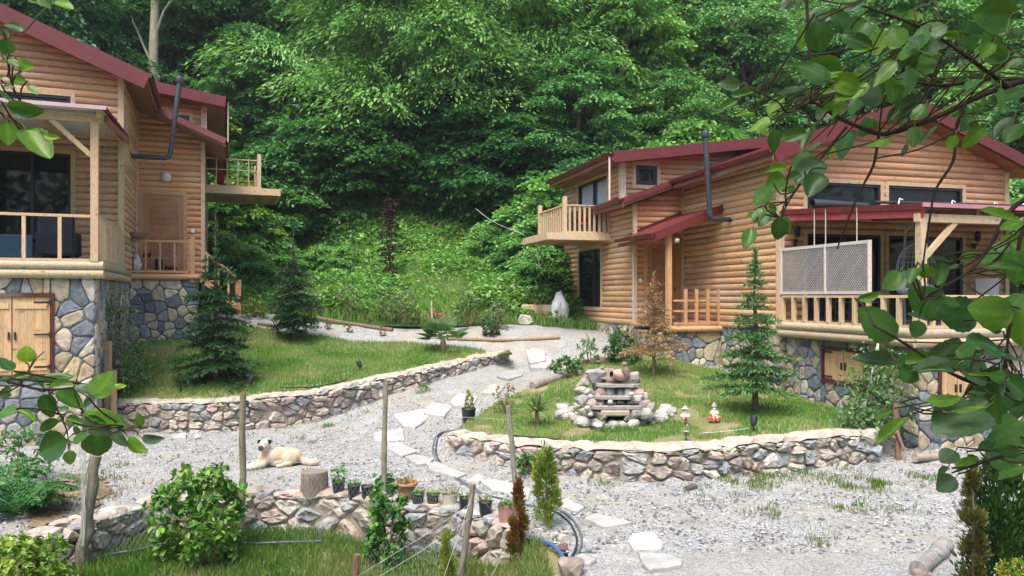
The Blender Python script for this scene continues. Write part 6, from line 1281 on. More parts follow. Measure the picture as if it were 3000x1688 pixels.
def fan_palm(px, py):
    b = at(px, py); t = thing('fan_palm', 'young fan palm at the end of the left lawn beside the upper path', 'palm', b); tb = MB(); tb.tube([b - (0, 0, .05), b + (0, 0, .2), b + (.0, 0, .34)], [.09, .085, .06], 10, (.2, .15, .1)); mb = MB(); top = b + (0, 0, .32)
    for k in range(22):
        a = rb.uniform(0, 6.28); el = rb.uniform(.05, 1.2); d = np.array((math.cos(a) * math.cos(el), math.sin(a) * math.cos(el), math.sin(el))); hub = top + d * rb.uniform(.28, .46); tb.tube([top, hub], .008, 5, (.14, .2, .07)); sd = norm(np.cross(d, (0, 0, 1))); c = np.array([(.10, .2, .07), (.14, .26, .09), (.18, .28, .12)][rb.integers(3)])
        for q in np.linspace(-1.5, 1.5, 19):
            dd = d * math.cos(q) + sd * math.sin(q); e = hub + dd * .42 * (1 - .12 * abs(q)) - (0, 0, .05); n_ = np.cross(dd, np.cross(d, sd)); w = norm(n_) * .011; mb.add([hub, hub + dd * .24 + w, e, hub + dd * .24 - w], [(0, 1, 2), (0, 2, 3)], c * rb.uniform(.85, 1.15))
    tb.build('trunk', M['bark'], t); mb.build('frond', M['leaf_plain'], t)
fan_palm(1298, 1030)
GRN = [(.09, .2, .05), (.13, .26, .07), (.07, .16, .04)]
bush('rhododendron_bush', 'dense dark evergreen bush at the corner of the path before the dead spruce', at(1822, 1062), .42, .72, 1500, .13, .3, [(.06, .15, .05), (.09, .2, .07), (.13, .26, .1)], rb, 26)
bush('loose_shrub', 'pale airy shrub on the path edge left of the evergreen bush', at(1725, 1068), .32, .62, 420, .1, .4, [(.16, .27, .1), (.22, .32, .14), (.12, .22, .07)], rb, 16)
bush('loose_shrub', 'leafy shrub leaning over the mossy log left of the fountain', at(1660, 1105), .36, .42, 560, .11, .5, [(.12, .24, .07), (.16, .3, .1), (.08, .17, .05)], rb, 16)
bush('reddish_shrub', 'thin reddish shrub at the left tip of the fountain lawn', at(1480, 1215), .3, .55, 300, .07, .4, [(.34, .2, .12), (.28, .22, .1), (.18, .26, .08)], rb, 14)
bush('red_tipped_shrub', 'shrub with pinkish red young shoots in the rose bed behind the palm', at(1285, 965), .36, .55, 520, .09, .4, [(.4, .14, .1), (.36, .2, .13), (.2, .26, .1)], rb, 18)
bush('blue_green_shrub', 'blue green round shrub in the rose bed right of the palm', at(1435, 985), .3, .5, 900, .08, .45, [(.07, .17, .08), (.1, .22, .1), (.06, .13, .06)], rb, 18)
GRB = 'rose bushes in the bed along the upper path'
for px, py, r, h_, lab in [(905, 925, .4, .85, 'leggy rose bush at the left end of the rose bed'), (1025, 930, .45, 1.05, 'rose bush with pale grey leaves left of the purple tree'), (1130, 940, .4, .9, 'rose bush right below the purple tree'), (1190, 950, .45, 1.0, 'tall leafy rose bush right of the purple tree'), (1370, 955, .5, 1.15, 'wide grey green rose bush above the blue green shrub'), (1460, 965, .35, .8, 'rose bush at the right end of the rose bed')]:
    b = at(px, py, hill_h); o = bush('rose_bush', lab, b, r, h_, 760, .075, .5, [(.12, .2, .08), (.18, .27, .12), (.24, .3, .15), (.09, .17, .06), (.3, .26, .18)], rb, 24); o['group'] = GRB
for px, py in [(1080, 955), (960, 965), (1120, 985), (1020, 975)]:
    b = at(px, py, gravel_h); o = bush('potted_seedling', {1080: 'small reddish seedling on the pale upper path below the rose bush', 960: 'small wilted seedling at the left of the upper path', 1120: 'small seedling at the lower edge of the upper path', 1020: 'tiny brown seedling in the middle of the upper path'}[px], b, .12, .26, 70, .06, .4, [(.3, .16, .1), (.2, .2, .08)], rb, 8, stems=4, cat='seedling')
bush('pale_shrub', 'light yellow green shrub by the foot of the left house stairs', at(745, 930, hill_h), .45, .55, 700, .09, .5, [(.3, .34, .06), (.24, .32, .07), (.14, .24, .05)], rb, 18)
for px, py, lab in [(760, 1240, 'leafy weed clump at the foot of the left retaining wall behind the fence post'), (1560, 1392, 'green weed clump at the foot of the curved wall behind the leaning pole'), (860, 1222, 'low weeds at the foot of the left wall right of the bigger clump')]:
    bush('weed_clump', lab, at(px, py, gravel_h), .32, .24, 620, .085, .45, GRN, rb, 18, cat='weed')
def climber(name, label, pts, r, n, L, pal, hf=None):
    t = thing(name, label, 'climber', pts[0]); pts = np.asarray(pts, float); C = []; tb = MB(); tb.tube(pts, .02, 6, (.3, .25, .18)); k = rb.integers(len(pts) - 1, size=n); u = rb.random((n, 1)); c = pts[k] * (1 - u) + pts[k + 1] * u + rb.normal(0, 1, (n, 3)) * r; Fw = rb.normal(0, 1, (n, 3)) + np.array((0, -.6, -.2)); Ls = L * rb.uniform(.6, 1.3, n); v, f = leaf_oval(rb, c, Fw, Ls, Ls * .6); pal = np.asarray(pal); mb = MB(); mb.add(v, f, np.repeat(pal[rb.integers(len(pal), size=n)] * rb.uniform(.75, 1.25, (n, 1)), 4, 0)); tb.build('stem', M['bark'], t); mb.build('foliage', M['leaf_plain'], t)
IV = [(.06, .16, .04), (.1, .22, .05), (.14, .27, .07), (.2, .28, .12)]
climber('ivy', 'climbing plant with small leaves on the corner of the left stone basement', [P(365, 1150, 15.9), P(355, 1060, 16.0), P(350, 960, 16.1), P(325, 880, 16.0)], (.2, .15, .25), 1700, .06, IV)
climber('ivy', 'trailing leafy vine spreading right from the basement corner over the lawn edge', [P(380, 1130, 16.4), P(400, 1080, 16.6), P(400, 1010, 16.9)], (.22, .18, .26), 1100, .06, IV)
climber('climbing_shrub', 'tall leafy climbing shrub covering the right end of the stone base beside the pine hatch', [P(2560, 1225, 13.3), P(2550, 1170, 13.3), P(2560, 1110, 13.4), P(2590, 1065, 13.4)], (.26, .2, .2), 1900, .075, IV)
climber('climbing_shrub', 'low greyish shrub in front of the climbing shrub', [P(2500, 1240, 13.0), P(2540, 1215, 13.0)], (.2, .15, .12), 500, .08, [(.12, .22, .1), (.16, .28, .12)])
# ------------------------------------------------------------------ posts, planks and things round the houses
def stick(name, label, a, b_, r, col, cat='pole', mat='timber', n=8):
    mb = MB(); a = np.asarray(a, float); b_ = np.asarray(b_, float); mb.tube([a, a + (b_ - a) * .5, b_], r, n, col); return one(name, mb, M[mat], label, cat, base=a)
stick('white_pole', 'thin white pole leaning inside the climbing shrub by the right house', P(2522, 1240, 13.2), P(2578, 985, 13.5), .022, (.75, .76, .76), mat='plastic')
stick('timber_post', 'weathered brown timber post at the foot of the climbing shrub', P(2632, 1350, 12.9), P(2622, 1180, 13.0), .05, (.22, .13, .09), 'post')
stick('timber_post', 'thin plank leaning on the brown post', P(2648, 1320, 12.85), P(2628, 1265, 12.85), .03, (.3, .2, .15), 'plank')
b = P(322, 1330, 15.2); mb = MB()
mb.bar(P(316, 1335, 15.3), P(318, 1000, 15.3), .10, .09, (.42, .29, .18)); mb.bar(P(333, 1325, 15.25), P(334, 1085, 15.25), .08, .08, (.50, .33, .21)); mb.bar(P(303, 1320, 15.35), P(309, 1120, 15.35), .05, .06, (.3, .2, .13)); one('timber_post', mb, M['timber'], 'bundle of split timber posts at the corner of the left basement', 'post', base=b)
stick('stone_step', 'low stone sill at the foot of the right basement door', P(2680, 1340, 12.6), P(2760, 1338, 12.9), .07, (.38, .32, .26), 'step', 'slab', 6)
# concrete planter box, sheet, yellow hose and lamp on the slope
b = at(1585, 945, hill_h); t = thing('planter_box', 'pale concrete and plank planter at the back corner of the right house', 'planter', b); mb = MB(); A = P(1528, 948, b[1]); B = P(1625, 950, b[1]); zt = P(1528, 893, b[1])[2]; mb.box(((A[0] + B[0]) / 2, b[1] + .3, (zt + b[2]) / 2), (B[0] - A[0], .6, zt - b[2]), (.50, .40, .27), bev=.02); mb.build('box', M['mortar'], t)
mb = MB()
for k in range(3): mb.box(((A[0] + B[0]) / 2, b[1] - .02, b[2] + .06 + k * .12), (B[0] - A[0], .03, .11), plank_col(rb, (.4, .3, .18))); 
mb.build('plank', M['timber'], t)
bush('planter_shrub', 'leafy shrub growing out of the concrete planter', np.array(((A[0] + B[0]) / 2, b[1] + .3, zt - .05)), .5, .6, 700, .1, .55, GRN, rb, 18)
b = at(1640, 952, hill_h); mb = MB(); lv, lf = ico(3); q = lv * np.array((.25, .24, .54)); q[:, 2] += .5; q[:, 0] *= 1.15 - .42 * (q[:, 2] / 1.0); q += np.array([np.array(mnoise.noise_vector(Vector(v_ * 1.7 + 5))) * 1.3 + np.array(mnoise.noise_vector(Vector(v_ * 4.5))) * .6 for v_ in lv]) * np.array((.13, .13, .09)); q[:, 2] = np.maximum(q[:, 2], 0)
mb.add(q + b, lf, (.76, .77, .79), True); one('white_sheet', mb, M['fabric'], 'bundle wrapped in a white sheet against the back corner of the right house', 'sheet', base=b)
mb = MB(); q = [P(*a) for a in ((1545, 830, 26.2), (1538, 850, 26.1), (1548, 866, 26.0), (1575, 872, 26.0), (1610, 862, 26.1), (1622, 848, 26.2))]; mb.tube(smooth_path(q), .018, 6, (.55, .42, .08)); one('yellow_hose', mb, M['plastic'], 'yellow garden hose hanging in a loop over the concrete planter', 'hose')
boulder(1540, 950, .28, (.52, .48, .42), 'pale boulder leaning on the concrete planter', hill_h)
stick('stake', 'thin pale stake standing in the weeds left of the concrete planter', P(1512, 925, 24.5), P(1504, 832, 24.5), .025, (.6, .58, .52))
stick('stake', 'thin white stake in the rose bed behind the palm', P(1268, 985, 22.8), P(1264, 880, 22.8), .018, (.62, .6, .52))
b = P(872, 400, 35); t = thing('street_lamp', 'grey lamp post with a triangular white head standing among the hazel shrubs', 'lamp', (b[0], b[1], float(hill_h(b[0], b[1])))); mb = MB(); mb.tube([(b[0], b[1], float(hill_h(b[0], b[1])) - .2), b, P(880, 312, 35)], [.06, .05, .045], 10, (.42, .46, .45)); mb.build('pole', M['metal'], t)
mb = MB(); hd = [P(853, 309, 35), P(882, 307, 35), P(882, 324, 35)]; V = [q + (0, s_, 0) for s_ in (-.12, .12) for q in hd]; mb.add(V, [(0, 1, 2), (5, 4, 3), (0, 3, 4, 1), (1, 4, 5, 2), (2, 5, 3, 0)], (.6, .66, .66)); mb.build('lamp_head', M['metal'], t); mb = MB(); mb.blob(P(876, 338, 34.9), (.08, .08, .08), (.6, .65, .65)); mb.build('sensor', M['plastic'], t)
mb = MB(); mb.tube(smooth_path([P(1395, 612, 27.8), P(1430, 640, 26.5), (P(1470, 662, 25.3)), P(1510, 676, 24.4), P(1536, 690, 23.9)]), .008, 5, (.5, .52, .52)); one('rope', mb, M['fabric'], 'pale rope sagging from the balcony of the right house to the trees', 'rope')
mb = MB(); mb.tube(smooth_path([P(1577, 712, 23.6), P(1578, 760, 23.6), P(1580, 785, 23.6), P(1586, 772, 23.6)]), .01, 5, (.62, .66, .64)); one('rope', mb, M['fabric'], 'thin rope end hanging straight down below the right balcony', 'rope')

# ------------------------------------------------------------------ things on the terraces; HX(h, L) puts house coordinates into the world
def world(h, Lf): 
    c, s = math.cos(h.rotation_euler[2]), math.sin(h.rotation_euler[2]); o = h.location
    def g(u, v, z): x, y, q = Lf(u, v, z); return np.array((o[0] + c * x - s * y, o[1] + s * x + c * y, o[2] + q))
    return g
WR = world(HR, LR); WL = world(HL, LL); YR = thR; YL = thL
# lattice screen on ropes
base = WR(.0, -2.5, 2.78); t = thing('lattice_screen', 'grey washed diagonal lattice screen of two panels hanging on ropes from the terrace roof', 'screen', base); fr = MB(); lt = MB()
def sp(v, z, o=0.): return WR(-.02 - o, v, z)
va, vb, z0, z1 = -.10, -2.78, 2.79, 3.80; vm_ = -1.55; GY = (.60, .53, .49)
for v in (va, vm_, vb): fr.bar(sp(v, z0), sp(v, z1), .05, .07, GY, up=(1, 0, 0))
for z in (z0 + .03, z1 - .03): fr.bar(sp(va, z), sp(vb, z), .05, .06, GY)
st_ = .046
for A_, B_ in ((va, vm_), (vm_, vb)):
    a, b_ = max(A_, B_) - .03, min(A_, B_) + .03; Wd = a - b_; Hh = z1 - z0 - .12
    for sg, off in ((1, .008), (-1, -.008)):
        for k in np.arange(-Hh, Wd + .01, st_ * 1.414):
            q0 = max(0, k); q1 = min(Wd, k + Hh)
            if q1 - q0 < .02: continue
            y0, y1 = q0 - k, q1 - k; 
            if sg < 0: y0, y1 = Hh - y0, Hh - y1
            lt.bar(sp(a - q0, z0 + .06 + y0, off), sp(a - q1, z0 + .06 + y1, off), .006, .021, plank_col(rb, (.62, .575, .56), .1), up=(1, .3, 0))
fr.build('frame', M['matte'], t); lt.build('lattice', M['matte'], t); mb = MB()
for v in (-.17, -1.2, -1.55, -2.45): mb.tube([sp(v, z1), sp(v, z1 + .2), sp(v, 4.63 + v * .08)], .012, 6, (.5, .46, .4))
mb.build('rope', M['fabric'], t)
def wall_lamp(W_, u, z, label):
    c = W_(u, -.05, z); t = thing('wall_lamp', label, 'lamp', c); mb = MB(); mb.box(c + (0, -.02, -.12), (.08, .05, .16), BLK, bev=.01); mb.tube([c + (0, -.04, -.1), c + (0, -.14, -.08), c + (0, -.16, .0)], .012, 6, BLK); mb.lathe(c + (0, -.16, 0), [(.0, -.01), (.05, 0), (.07, .16), (.085, .17), (.03, .24), (0, .25)], 10, (.03, .032, .035)); mb.build('lantern', M['metal'], t); mb = MB(); mb.lathe(c + (0, -.16, .02), [(.056, 0), (.074, .13)], 10, (.4, .45, .5)); mb.build('pane', M['glass'], t)
wall_lamp(WR, .34, 4.05, 'black lantern on the log wall left of the dark terrace window'); wall_lamp(WR, 5.3, 4.05, 'black lantern on the log wall right of the dark terrace windows')
# black tube and roll on the right terrace roof
mb = MB(); mb.tube([WR(.12, -.95, 4.68), WR(.45, -1.0, 4.68), WR(.9, -1.1, 4.67), WR(1.3, -1.2, 4.66)], [.11, .10, .07, .05], 14, (.03, .033, .04), cap=False); one('black_roll', mb, M['plastic'], 'black rolled mat with an open end lying on the right terrace roof', 'roll')
mb = MB(); mb.tube([WR(-.0, -2.9, 4.49), WR(2, -3.05, 4.50), WR(4.5, -3.2, 4.49), WR(6.5, -3.3, 4.48)], .028, 8, (.03, .03, .035)); t = one('awning_tube', mb, M['plastic'], 'long black tube clipped along the front of the right terrace roof', 'tube', base=WR(2, -3.05, 4.45)); 
mb = MB()
for u in (.4, 1.6, 2.6, 3.3): q = WR(u, -3.1, 4.49) - t.location; mb.tube([np.array(q) + (-.05, 0, -.08), np.array(q) + (-.02, 0, .06), np.array(q) + (.03, 0, .03)], .014, 6, (.75, .76, .76))
o = mb.build('clip', M['plastic'], t, (0, 0, 0))
mb = MB(); mb.tube([WL(.0, -2.95, 6.37), WL(2, -2.7, 6.47), WL(4.5, -2.5, 6.52)], .032, 8, (.03, .03, .035)); t = one('awning_tube', mb, M['plastic'], 'long black tube on the terrace roof of the left house', 'tube', base=WL(.0, -2.9, 6.3)); mb = MB()
for u in (.5, 1.0, 1.9): q = np.array(WL(u, -2.85, 6.42)) - np.array(t.location); mb.tube([q + (-.02, 0, -.06), q + (0, -.02, .06)], .018, 6, (.75, .76, .76))
mb.build('clip', M['plastic'], t, (0, 0, 0))
# left terrace: dark armchair and blue covered bench
c = WL(.75, -2.8, 3.40); t = thing('rattan_armchair', 'dark high backed armchair behind the railing of the left terrace', 'armchair', c); mb = MB(); DK = (.02, .024, .035); R_ = np.array(((math.cos(YL), -math.sin(YL), 0), (math.sin(YL), math.cos(YL), 0), (0, 0, 1)))
mb.box(c + (0, 0, .22), (.62, .6, .2), DK, R_, .04); mb.build('seat', M['fabric'], t); mb = MB(); mb.box(c + R_ @ np.array((0, -.27, .5)), (.62, .09, .76), DK, R_, .04); mb.build('backrest', M['fabric'], t)
for s_ in (-1, 1): mb = MB(); mb.box(c + R_ @ np.array((s_ * .3, 0, .35)), (.08, .6, .46), DK, R_, .03); mb.build('armrest', M['fabric'], t)
for sx in (-1, 1):
    for sy in (-1, 1): mb = MB(); mb.box(c + R_ @ np.array((sx * .26, sy * .24, .06)), (.05, .05, .12), DK, R_); mb.build('leg', M['metal'], t)
c = WL(2.2, -2.4, 3.40); t = thing('bench', 'low bench with a blue patterned cover behind the left railing', 'bench', c); mb = MB(); mb.box(c + (0, 0, .2), (2.0, .6, .4), (.16, .12, .08), R_, .02); mb.build('frame', M['timber'], t); mb = MB(); mb.box(c + (0, 0, .46), (2.04, .64, .14), (.025, .06, .10), R_, .05); mb.build('cushion', M['fabric'], t); mb = MB(); mb.box(c + R_ @ np.array((0, -.34, .3)), (2.0, .03, .42), (.03, .065, .105), R_, .01); mb.build('cover', M['fabric'], t)
# right terrace: egg chair, folding chairs with dark covers, metal chairs
c = WR(.95, -2.9, 2.18); t = thing('egg_chair', 'grey wicker egg chair behind the lattice screen on the right terrace', 'chair', c); mb = MB(); cc = c + (0, 0, 1.05)
for k in range(14):
    a = k / 14 * 3.1416; p = [cc + np.array((math.cos(a) * .35 * math.sin(q), math.sin(a) * .35 * math.sin(q), .52 * math.cos(q))) for q in np.linspace(0, 3.1416, 14)]; mb.tube(p, .008, 5, (.26, .26, .26))
for q in np.linspace(.35, 2.8, 12): mb.tube([cc + np.array((math.cos(a) * .35 * math.sin(q), math.sin(a) * .35 * math.sin(q), .52 * math.cos(q))) for a in np.linspace(0, 3.1416, 14)], .008, 5, (.26, .26, .26))
mb.build('wicker_shell', M['plastic'], t); mb = MB(); mb.blob(cc + (0, .05, -.35), (.36, .3, .14), (.3, .34, .38)); mb.build('cushion', M['fabric'], t); mb = MB(); mb.tube([c + (0, .45, 0), c + (0, .5, 1.2), c + (0, .42, 1.85), c + (0, .1, 1.95), c + (0, 0, 1.68)], .025, 8, (.25, .25, .26)); mb.lathe(c, [(.45, 0), (.45, .03), (0, .04)], 20, (.2, .2, .2)); mb.build('stand', M['metal'], t)
def folding_chair(u, v, label, col, yaw=0., grp=None):
    c = WR(u, v, 2.18); t = thing('garden_chair', label, 'chair', c, 0, grp); cy, sy = math.cos(YR + yaw), math.sin(YR + yaw); R_ = np.array(((cy, -sy, 0), (sy, cy, 0), (0, 0, 1))); g = lambda *q: c + R_ @ np.array(q)
    mb = MB(); mb.box(g(0, 0, .45), (.44, .42, .035), col, R_, .012); mb.build('seat', M['fabric'], t); mb = MB(); mb.box(g(0, .2, .72), (.42, .03, .36), col, R_, .01); mb.build('backrest', M['fabric'], t)
    for sx in (-1, 1):
        for a, b_ in (((sx * .2, -.2, 0), (sx * .2, .12, .45)), ((sx * .2, .24, 0), (sx * .2, .2, .9))): mb = MB(); mb.tube([g(*a), g(*b_)], .012, 6, (.05, .05, .055)); mb.build('leg', M['metal'], t)
folding_chair(.5, -1.35, 'navy blue terrace chair nearest the log wall, seen through the railing', (.03, .05, .10), .4); folding_chair(.5, -2.1, 'navy blue terrace chair below the right lattice panel', (.03, .05, .10), .2); folding_chair(2.2, -3.2, 'grey metal mesh chair on the terrace right of the corner post', (.2, .21, .22), 2.6)
# porch of the left house: basket, rack with shoes, white bag, round lamp
c = WL(-.06, 1.9, 4.22); t = thing('wicker_basket', 'shallow wicker basket on the corner of the porch railing', 'basket', c); mb = MB()
for k in range(7): z = k * .022; r = .13 + .11 * (k / 6) ** .7; mb.tube([c + np.array((.12 + math.cos(a) * r, math.sin(a) * r, z)) for a in np.arange(25) / 24 * 6.283], .014, 6, plank_col(rb, (.30, .22, .15)), cap=False)
mb.lathe(c + (.12, 0, 0), [(0, 0), (.13, 0)], 16, (.2, .15, .1)); mb.build('bowl', M['timber'], t)
c = WL(-.62, 2.55, 3.33); t = thing('shoe_rack', 'slatted wooden shoe rack behind the porch railing', 'rack', c); mb = MB()
for z in (.1, .42): mb.box(c + (0, 0, z), (.9, .3, .025), (.5, .3, .17), R_); 
mb.build('shelf', M['timber'], t)
for sx in (-1, 1): mb = MB(); mb.box(c + R_ @ np.array((sx * .45, 0, .25)), (.03, .3, .5), (.5, .3, .17), R_); mb.build('side_panel', M['timber'], t)
def shoe(x, z, col, label, h=.1):
    b = c + R_ @ np.array((x, -.02, z)); mb = MB(); mb.blob(b + R_ @ np.array((0, -.05, .04)), (.045, .11, .045), col, R_); mb.blob(b + R_ @ np.array((0, .06, .03 + h / 2)), (.042, .055, .03 + h / 2), col, R_); mb.box(b + (0, 0, .008), (.08, .24, .016), (.02, .02, .02), R_, .006); one('shoe', mb, M['fabric'], label, 'shoe', 'shoes on the porch rack', b)
shoe(-.33, .433, (.03, .025, .025), 'dark shoe on the upper shelf of the porch rack', .08); shoe(-.22, .433, (.03, .025, .025), 'dark shoe on the upper shelf of the porch rack', .08); shoe(.38, .433, (.6, .58, .55), 'whitish slipper at the right of the upper shelf', .03)
shoe(-.05, .113, (.02, .03, .03), 'black rubber boot at the left of the lower shelf', .26); shoe(.06, .113, (.02, .03, .03), 'black rubber boot at the middle of the lower shelf', .26)
for k, x in enumerate((.18, .27, .36, .43)): shoe(x, .113, (.08, .02, .02), 'dark red shoe on the lower shelf of the porch rack', .06)
c = WL(-.14, 2.15, 3.33); mb = MB(); q = lv * np.array((.1, .1, .26)); q += np.array([np.array(mnoise.noise_vector(Vector(v_ * 2.6 + 3))) for v_ in lv]) * .05; q[:, 2] = np.maximum(q[:, 2], -.24); mb.add(q + c + (0, 0, .24), lf, (.66, .66, .68), True); one('carrier_bag', mb, M['fabric'], 'crumpled white bag in the corner of the left porch', 'bag', base=c)
c = WL(-.78, 3.07, 5.98); t = thing('ceiling_lamp', 'round frosted lamp on the log wall above the left porch door', 'lamp', c); mb = MB(); d = norm(WL(-.78, 2, 5.9) - WL(-.78, 3, 5.9)); mb.tube([c, c + d * .03], .13, 20, (.5, .5, .5)); mb.build('base', M['plastic'], t); mb = MB(); mb.tube([c + d * .03, c + d * .06, c + d * .085], [.12, .105, .05], 20, (.62, .62, .60)); mb.build('shade', M['plastic'], t)
c = WR(-1.25, 2.42, 4.18); mb = MB(); mb.lathe(c, [(0, -.1), (.06, -.1), (.07, -.02), (.03, 0)], 12, (.6, .58, .52)); one('porch_lamp', mb, M['plastic'], 'small round lamp under the red porch roof of the right house', 'lamp', base=c)
mb = MB(); c = WR(-1.9, 7.0, 4.57); mb.box(c + (0, 0, .35), (.36, .4, .05), (.40, .03, .03), bev=.02); 
for sx in (-1, 1):
    for sy in (-1, 1): mb.tube([c + (sx * .15, sy * .17, 0), c + (sx * .15, sy * .17, .35)], .02, 6, (.40, .03, .03))
mb.box(c + (0, .19, .58), (.36, .04, .42), (.40, .03, .03), bev=.02); one('red_chair', mb, M['plastic'], 'red plastic chair on the balcony of the right house', 'chair', base=c)
mb = MB(); c = WL(-2.3, 6.0, 6.02); mb.bar(c + (-.15, 0, .25), c + (.35, 0, .08), .5, .06, (.22, .02, .03)); mb.box(c + (-.16, 0, .42), (.06, .5, .4), (.22, .02, .03), bev=.02); mb.box(c + (.0, 0, .08), (.5, .45, .16), (.15, .02, .02), bev=.02); one('deck_chair', mb, M['fabric'], 'dark red low lounge chair on the balcony of the left house', 'chair', base=c)
# ------------------------------------------------------------------ dog and rooster
def fuse(name, mb, mat, colour, voxel, smooth=3, loc=(0, 0, 0), parent=None):
    """melts overlapping volumes into one continuous skin and colours it by position"""
    me = mb.mesh(name + '_tmp'); o = D.objects.new(name + '_tmp', me); SC.collection.objects.link(o)
    r = o.modifiers.new('r', 'REMESH'); r.mode = 'VOXEL'; r.voxel_size = voxel; s = o.modifiers.new('s', 'SMOOTH'); s.iterations = smooth; s.factor = .5
    bpy.context.view_layer.update(); ev = o.evaluated_get(bpy.context.evaluated_depsgraph_get()); m2 = D.meshes.new_from_object(ev); D.objects.remove(o); D.meshes.remove(me)
    n = len(m2.vertices); co = np.empty(n * 3); m2.vertices.foreach_get('co', co); co = co.reshape(-1, 3); li = np.empty(len(m2.loops), int); m2.loops.foreach_get('vertex_index', li)
    c = colour(co)[li]; a = m2.color_attributes.new('Col', 'FLOAT_COLOR', 'CORNER'); a.data.foreach_set('color', np.column_stack((c, np.ones(len(c)))).astype(np.float32).ravel())
    m2.polygons.foreach_set('use_smooth', np.ones(len(m2.polygons), bool)); m2.materials.clear(); m2.materials.append(M[mat]); m2.name = name
    ob = D.objects.new(name, m2); SC.collection.objects.link(ob); ob.location = [float(x) for x in loc]
    if parent: ob.parent = parent
    return ob
db = PZ(812, 1366, 0.0); mb = MB()
mb.tube([(-.20, .0, .16), (-.10, .03, .155), (.05, .07, .15), (.19, .10, .14), (.30, .12, .12), (.36, .12, .09)], [.105, .15, .15, .14, .118, .07], 16); mb.blob((-.19, -.05, .15), (.10, .09, .12)); mb.blob((.02, .03, .07), (.2, .13, .09))      # trunk: deep chest to rump
mb.tube([(-.16, .0, .20), (-.17, -.03, .27), (-.175, -.06, .33)], [.105, .09, .075], 14)                                                                             # neck
mb.blob((-.175, -.085, .375), (.088, .095, .08)); mb.tube([(-.18, -.14, .355), (-.19, -.20, .335), (-.195, -.235, .328)], [.06, .052, .042], 12)                     # skull and muzzle
for x, s in ((-.255, -1), (-.095, 1)): mb.tube([(x - s * .015, -.07, .42), (x + s * .012, -.085, .425), (x + s * .03, -.11, .385)], [.022, .026, .010], 8)
mb.tube([(-.22, -.04, .14), (-.27, -.10, .065), (-.38, -.16, .04), (-.48, -.19, .033), (-.515, -.20, .03)], [.07, .055, .042, .038, .034], 10)                        # near foreleg
mb.tube([(-.14, -.06, .13), (-.19, -.15, .06), (-.29, -.23, .038), (-.37, -.27, .034), (-.40, -.28, .03)], [.068, .052, .042, .038, .034], 10)
mb.blob((.20, -.03, .125), (.14, .075, .115)); mb.tube([(.24, -.05, .07), (.16, -.10, .05), (.12, -.13, .04), (.03, -.15, .032)], [.06, .04, .033, .03], 10)         # thigh folded, shank and paw
mb.tube([(.36, .1, .10), (.44, .06, .055), (.53, .03, .05), (.62, .02, .065), (.68, .03, .075)], [.05, .062, .07, .06, .025], 10)                                     # tail
def dogc(p):
    c = np.tile(np.array((.50, .41, .30)), (len(p), 1)); c += .05 * np.sin(p[:, :1] * 30) * np.sin(p[:, 1:2] * 25)
    leg = np.clip((.09 - p[:, 2]) / .05, 0, 1)[:, None] * (p[:, 0] < .1)[:, None]; c = c * (1 - leg) + np.array((.58, .53, .45)) * leg
    face = (np.linalg.norm(p - (-.18, -.13, .37), axis=1) < .115)[:, None]; c = np.where(face, (.56, .50, .42), c)
    for ctr, r in (((-.262, -.088, .415), .041), ((-.086, -.088, .415), .045)): e = np.linalg.norm(p - ctr, axis=1) < r; c[e] = (.025, .022, .02)
    mz = (p[:, 1] < -.222) & (p[:, 2] > .29) & (p[:, 0] > -.3); c[mz] = (.10, .085, .075)
    return c
dog = fuse('dog', mb, 'fur', dogc, .0095, 3, db); tag(dog, 'cream coloured dog with dark ears lying on the gravel, head raised', 'dog')
for nm, q, r, col in (('nose', (-.196, -.268, .338), (.017, .012, .013), (.012, .011, .011)), ('eye', (-.213, -.165, .392), (.011, .008, .011), (.01, .008, .006)), ('eye', (-.147, -.168, .392), (.011, .008, .011), (.01, .008, .006))):
    m_ = MB(); m_.blob(q, r, col); e = m_.build(nm, M['plastic'], None, (0, 0, 0)); e.parent = dog
rbp = at(32, 1302, gravel_h); mb = MB()
mb.tube([(-.12, 0, .21), (-.04, 0, .19), (.05, 0, .19), (.10, 0, .23), (.13, -.01, .30), (.145, -.02, .335)], [.05, .10, .105, .085, .055, .04], 14); mb.blob((.155, -.03, .355), (.042, .036, .04))
for k, (dx, dz) in enumerate(((-.22, .26), (-.24, .32), (-.21, .38), (-.17, .40))): mb.tube([(-.10, .0, .22), (-.16, .01 * k, .27 + .02 * k), (dx, .01 * k, dz), (dx - .03, .01 * k, dz - .06)], [.035, .03, .022, .006], 8)
def rc_(p): c = np.tile(np.array((.020, .022, .02)), (len(p), 1)); n_ = (p[:, 0] > .09) & (p[:, 2] > .26); c[n_] = (.05, .03, .015); h = np.linalg.norm(p - (.165, -.04, .35), axis=1) < .045; c[h] = (.33, .025, .02); return c
rs = fuse('rooster', mb, 'fur', rc_, .009, 2, rbp); tag(rs, 'black rooster with a red comb by the stone basement at the left edge', 'rooster')
m_ = MB(); 
for k in range(4): m_.blob((.135 + .018 * k, -.03, .40 + (.016 if k in (1, 2) else 0)), (.014, .008, .024), (.40, .02, .02), lev=1)
m_.blob((.185, -.045, .315), (.012, .014, .028), (.40, .02, .02)); m_.build('comb', M['fur'], None, (0, 0, 0)).parent = rs; m_ = MB(); m_.tube([(.19, -.04, .355), (.225, -.05, .345)], [.012, .002], 6, (.3, .22, .08)); m_.build('beak', M['plastic'], None, (0, 0, 0)).parent = rs
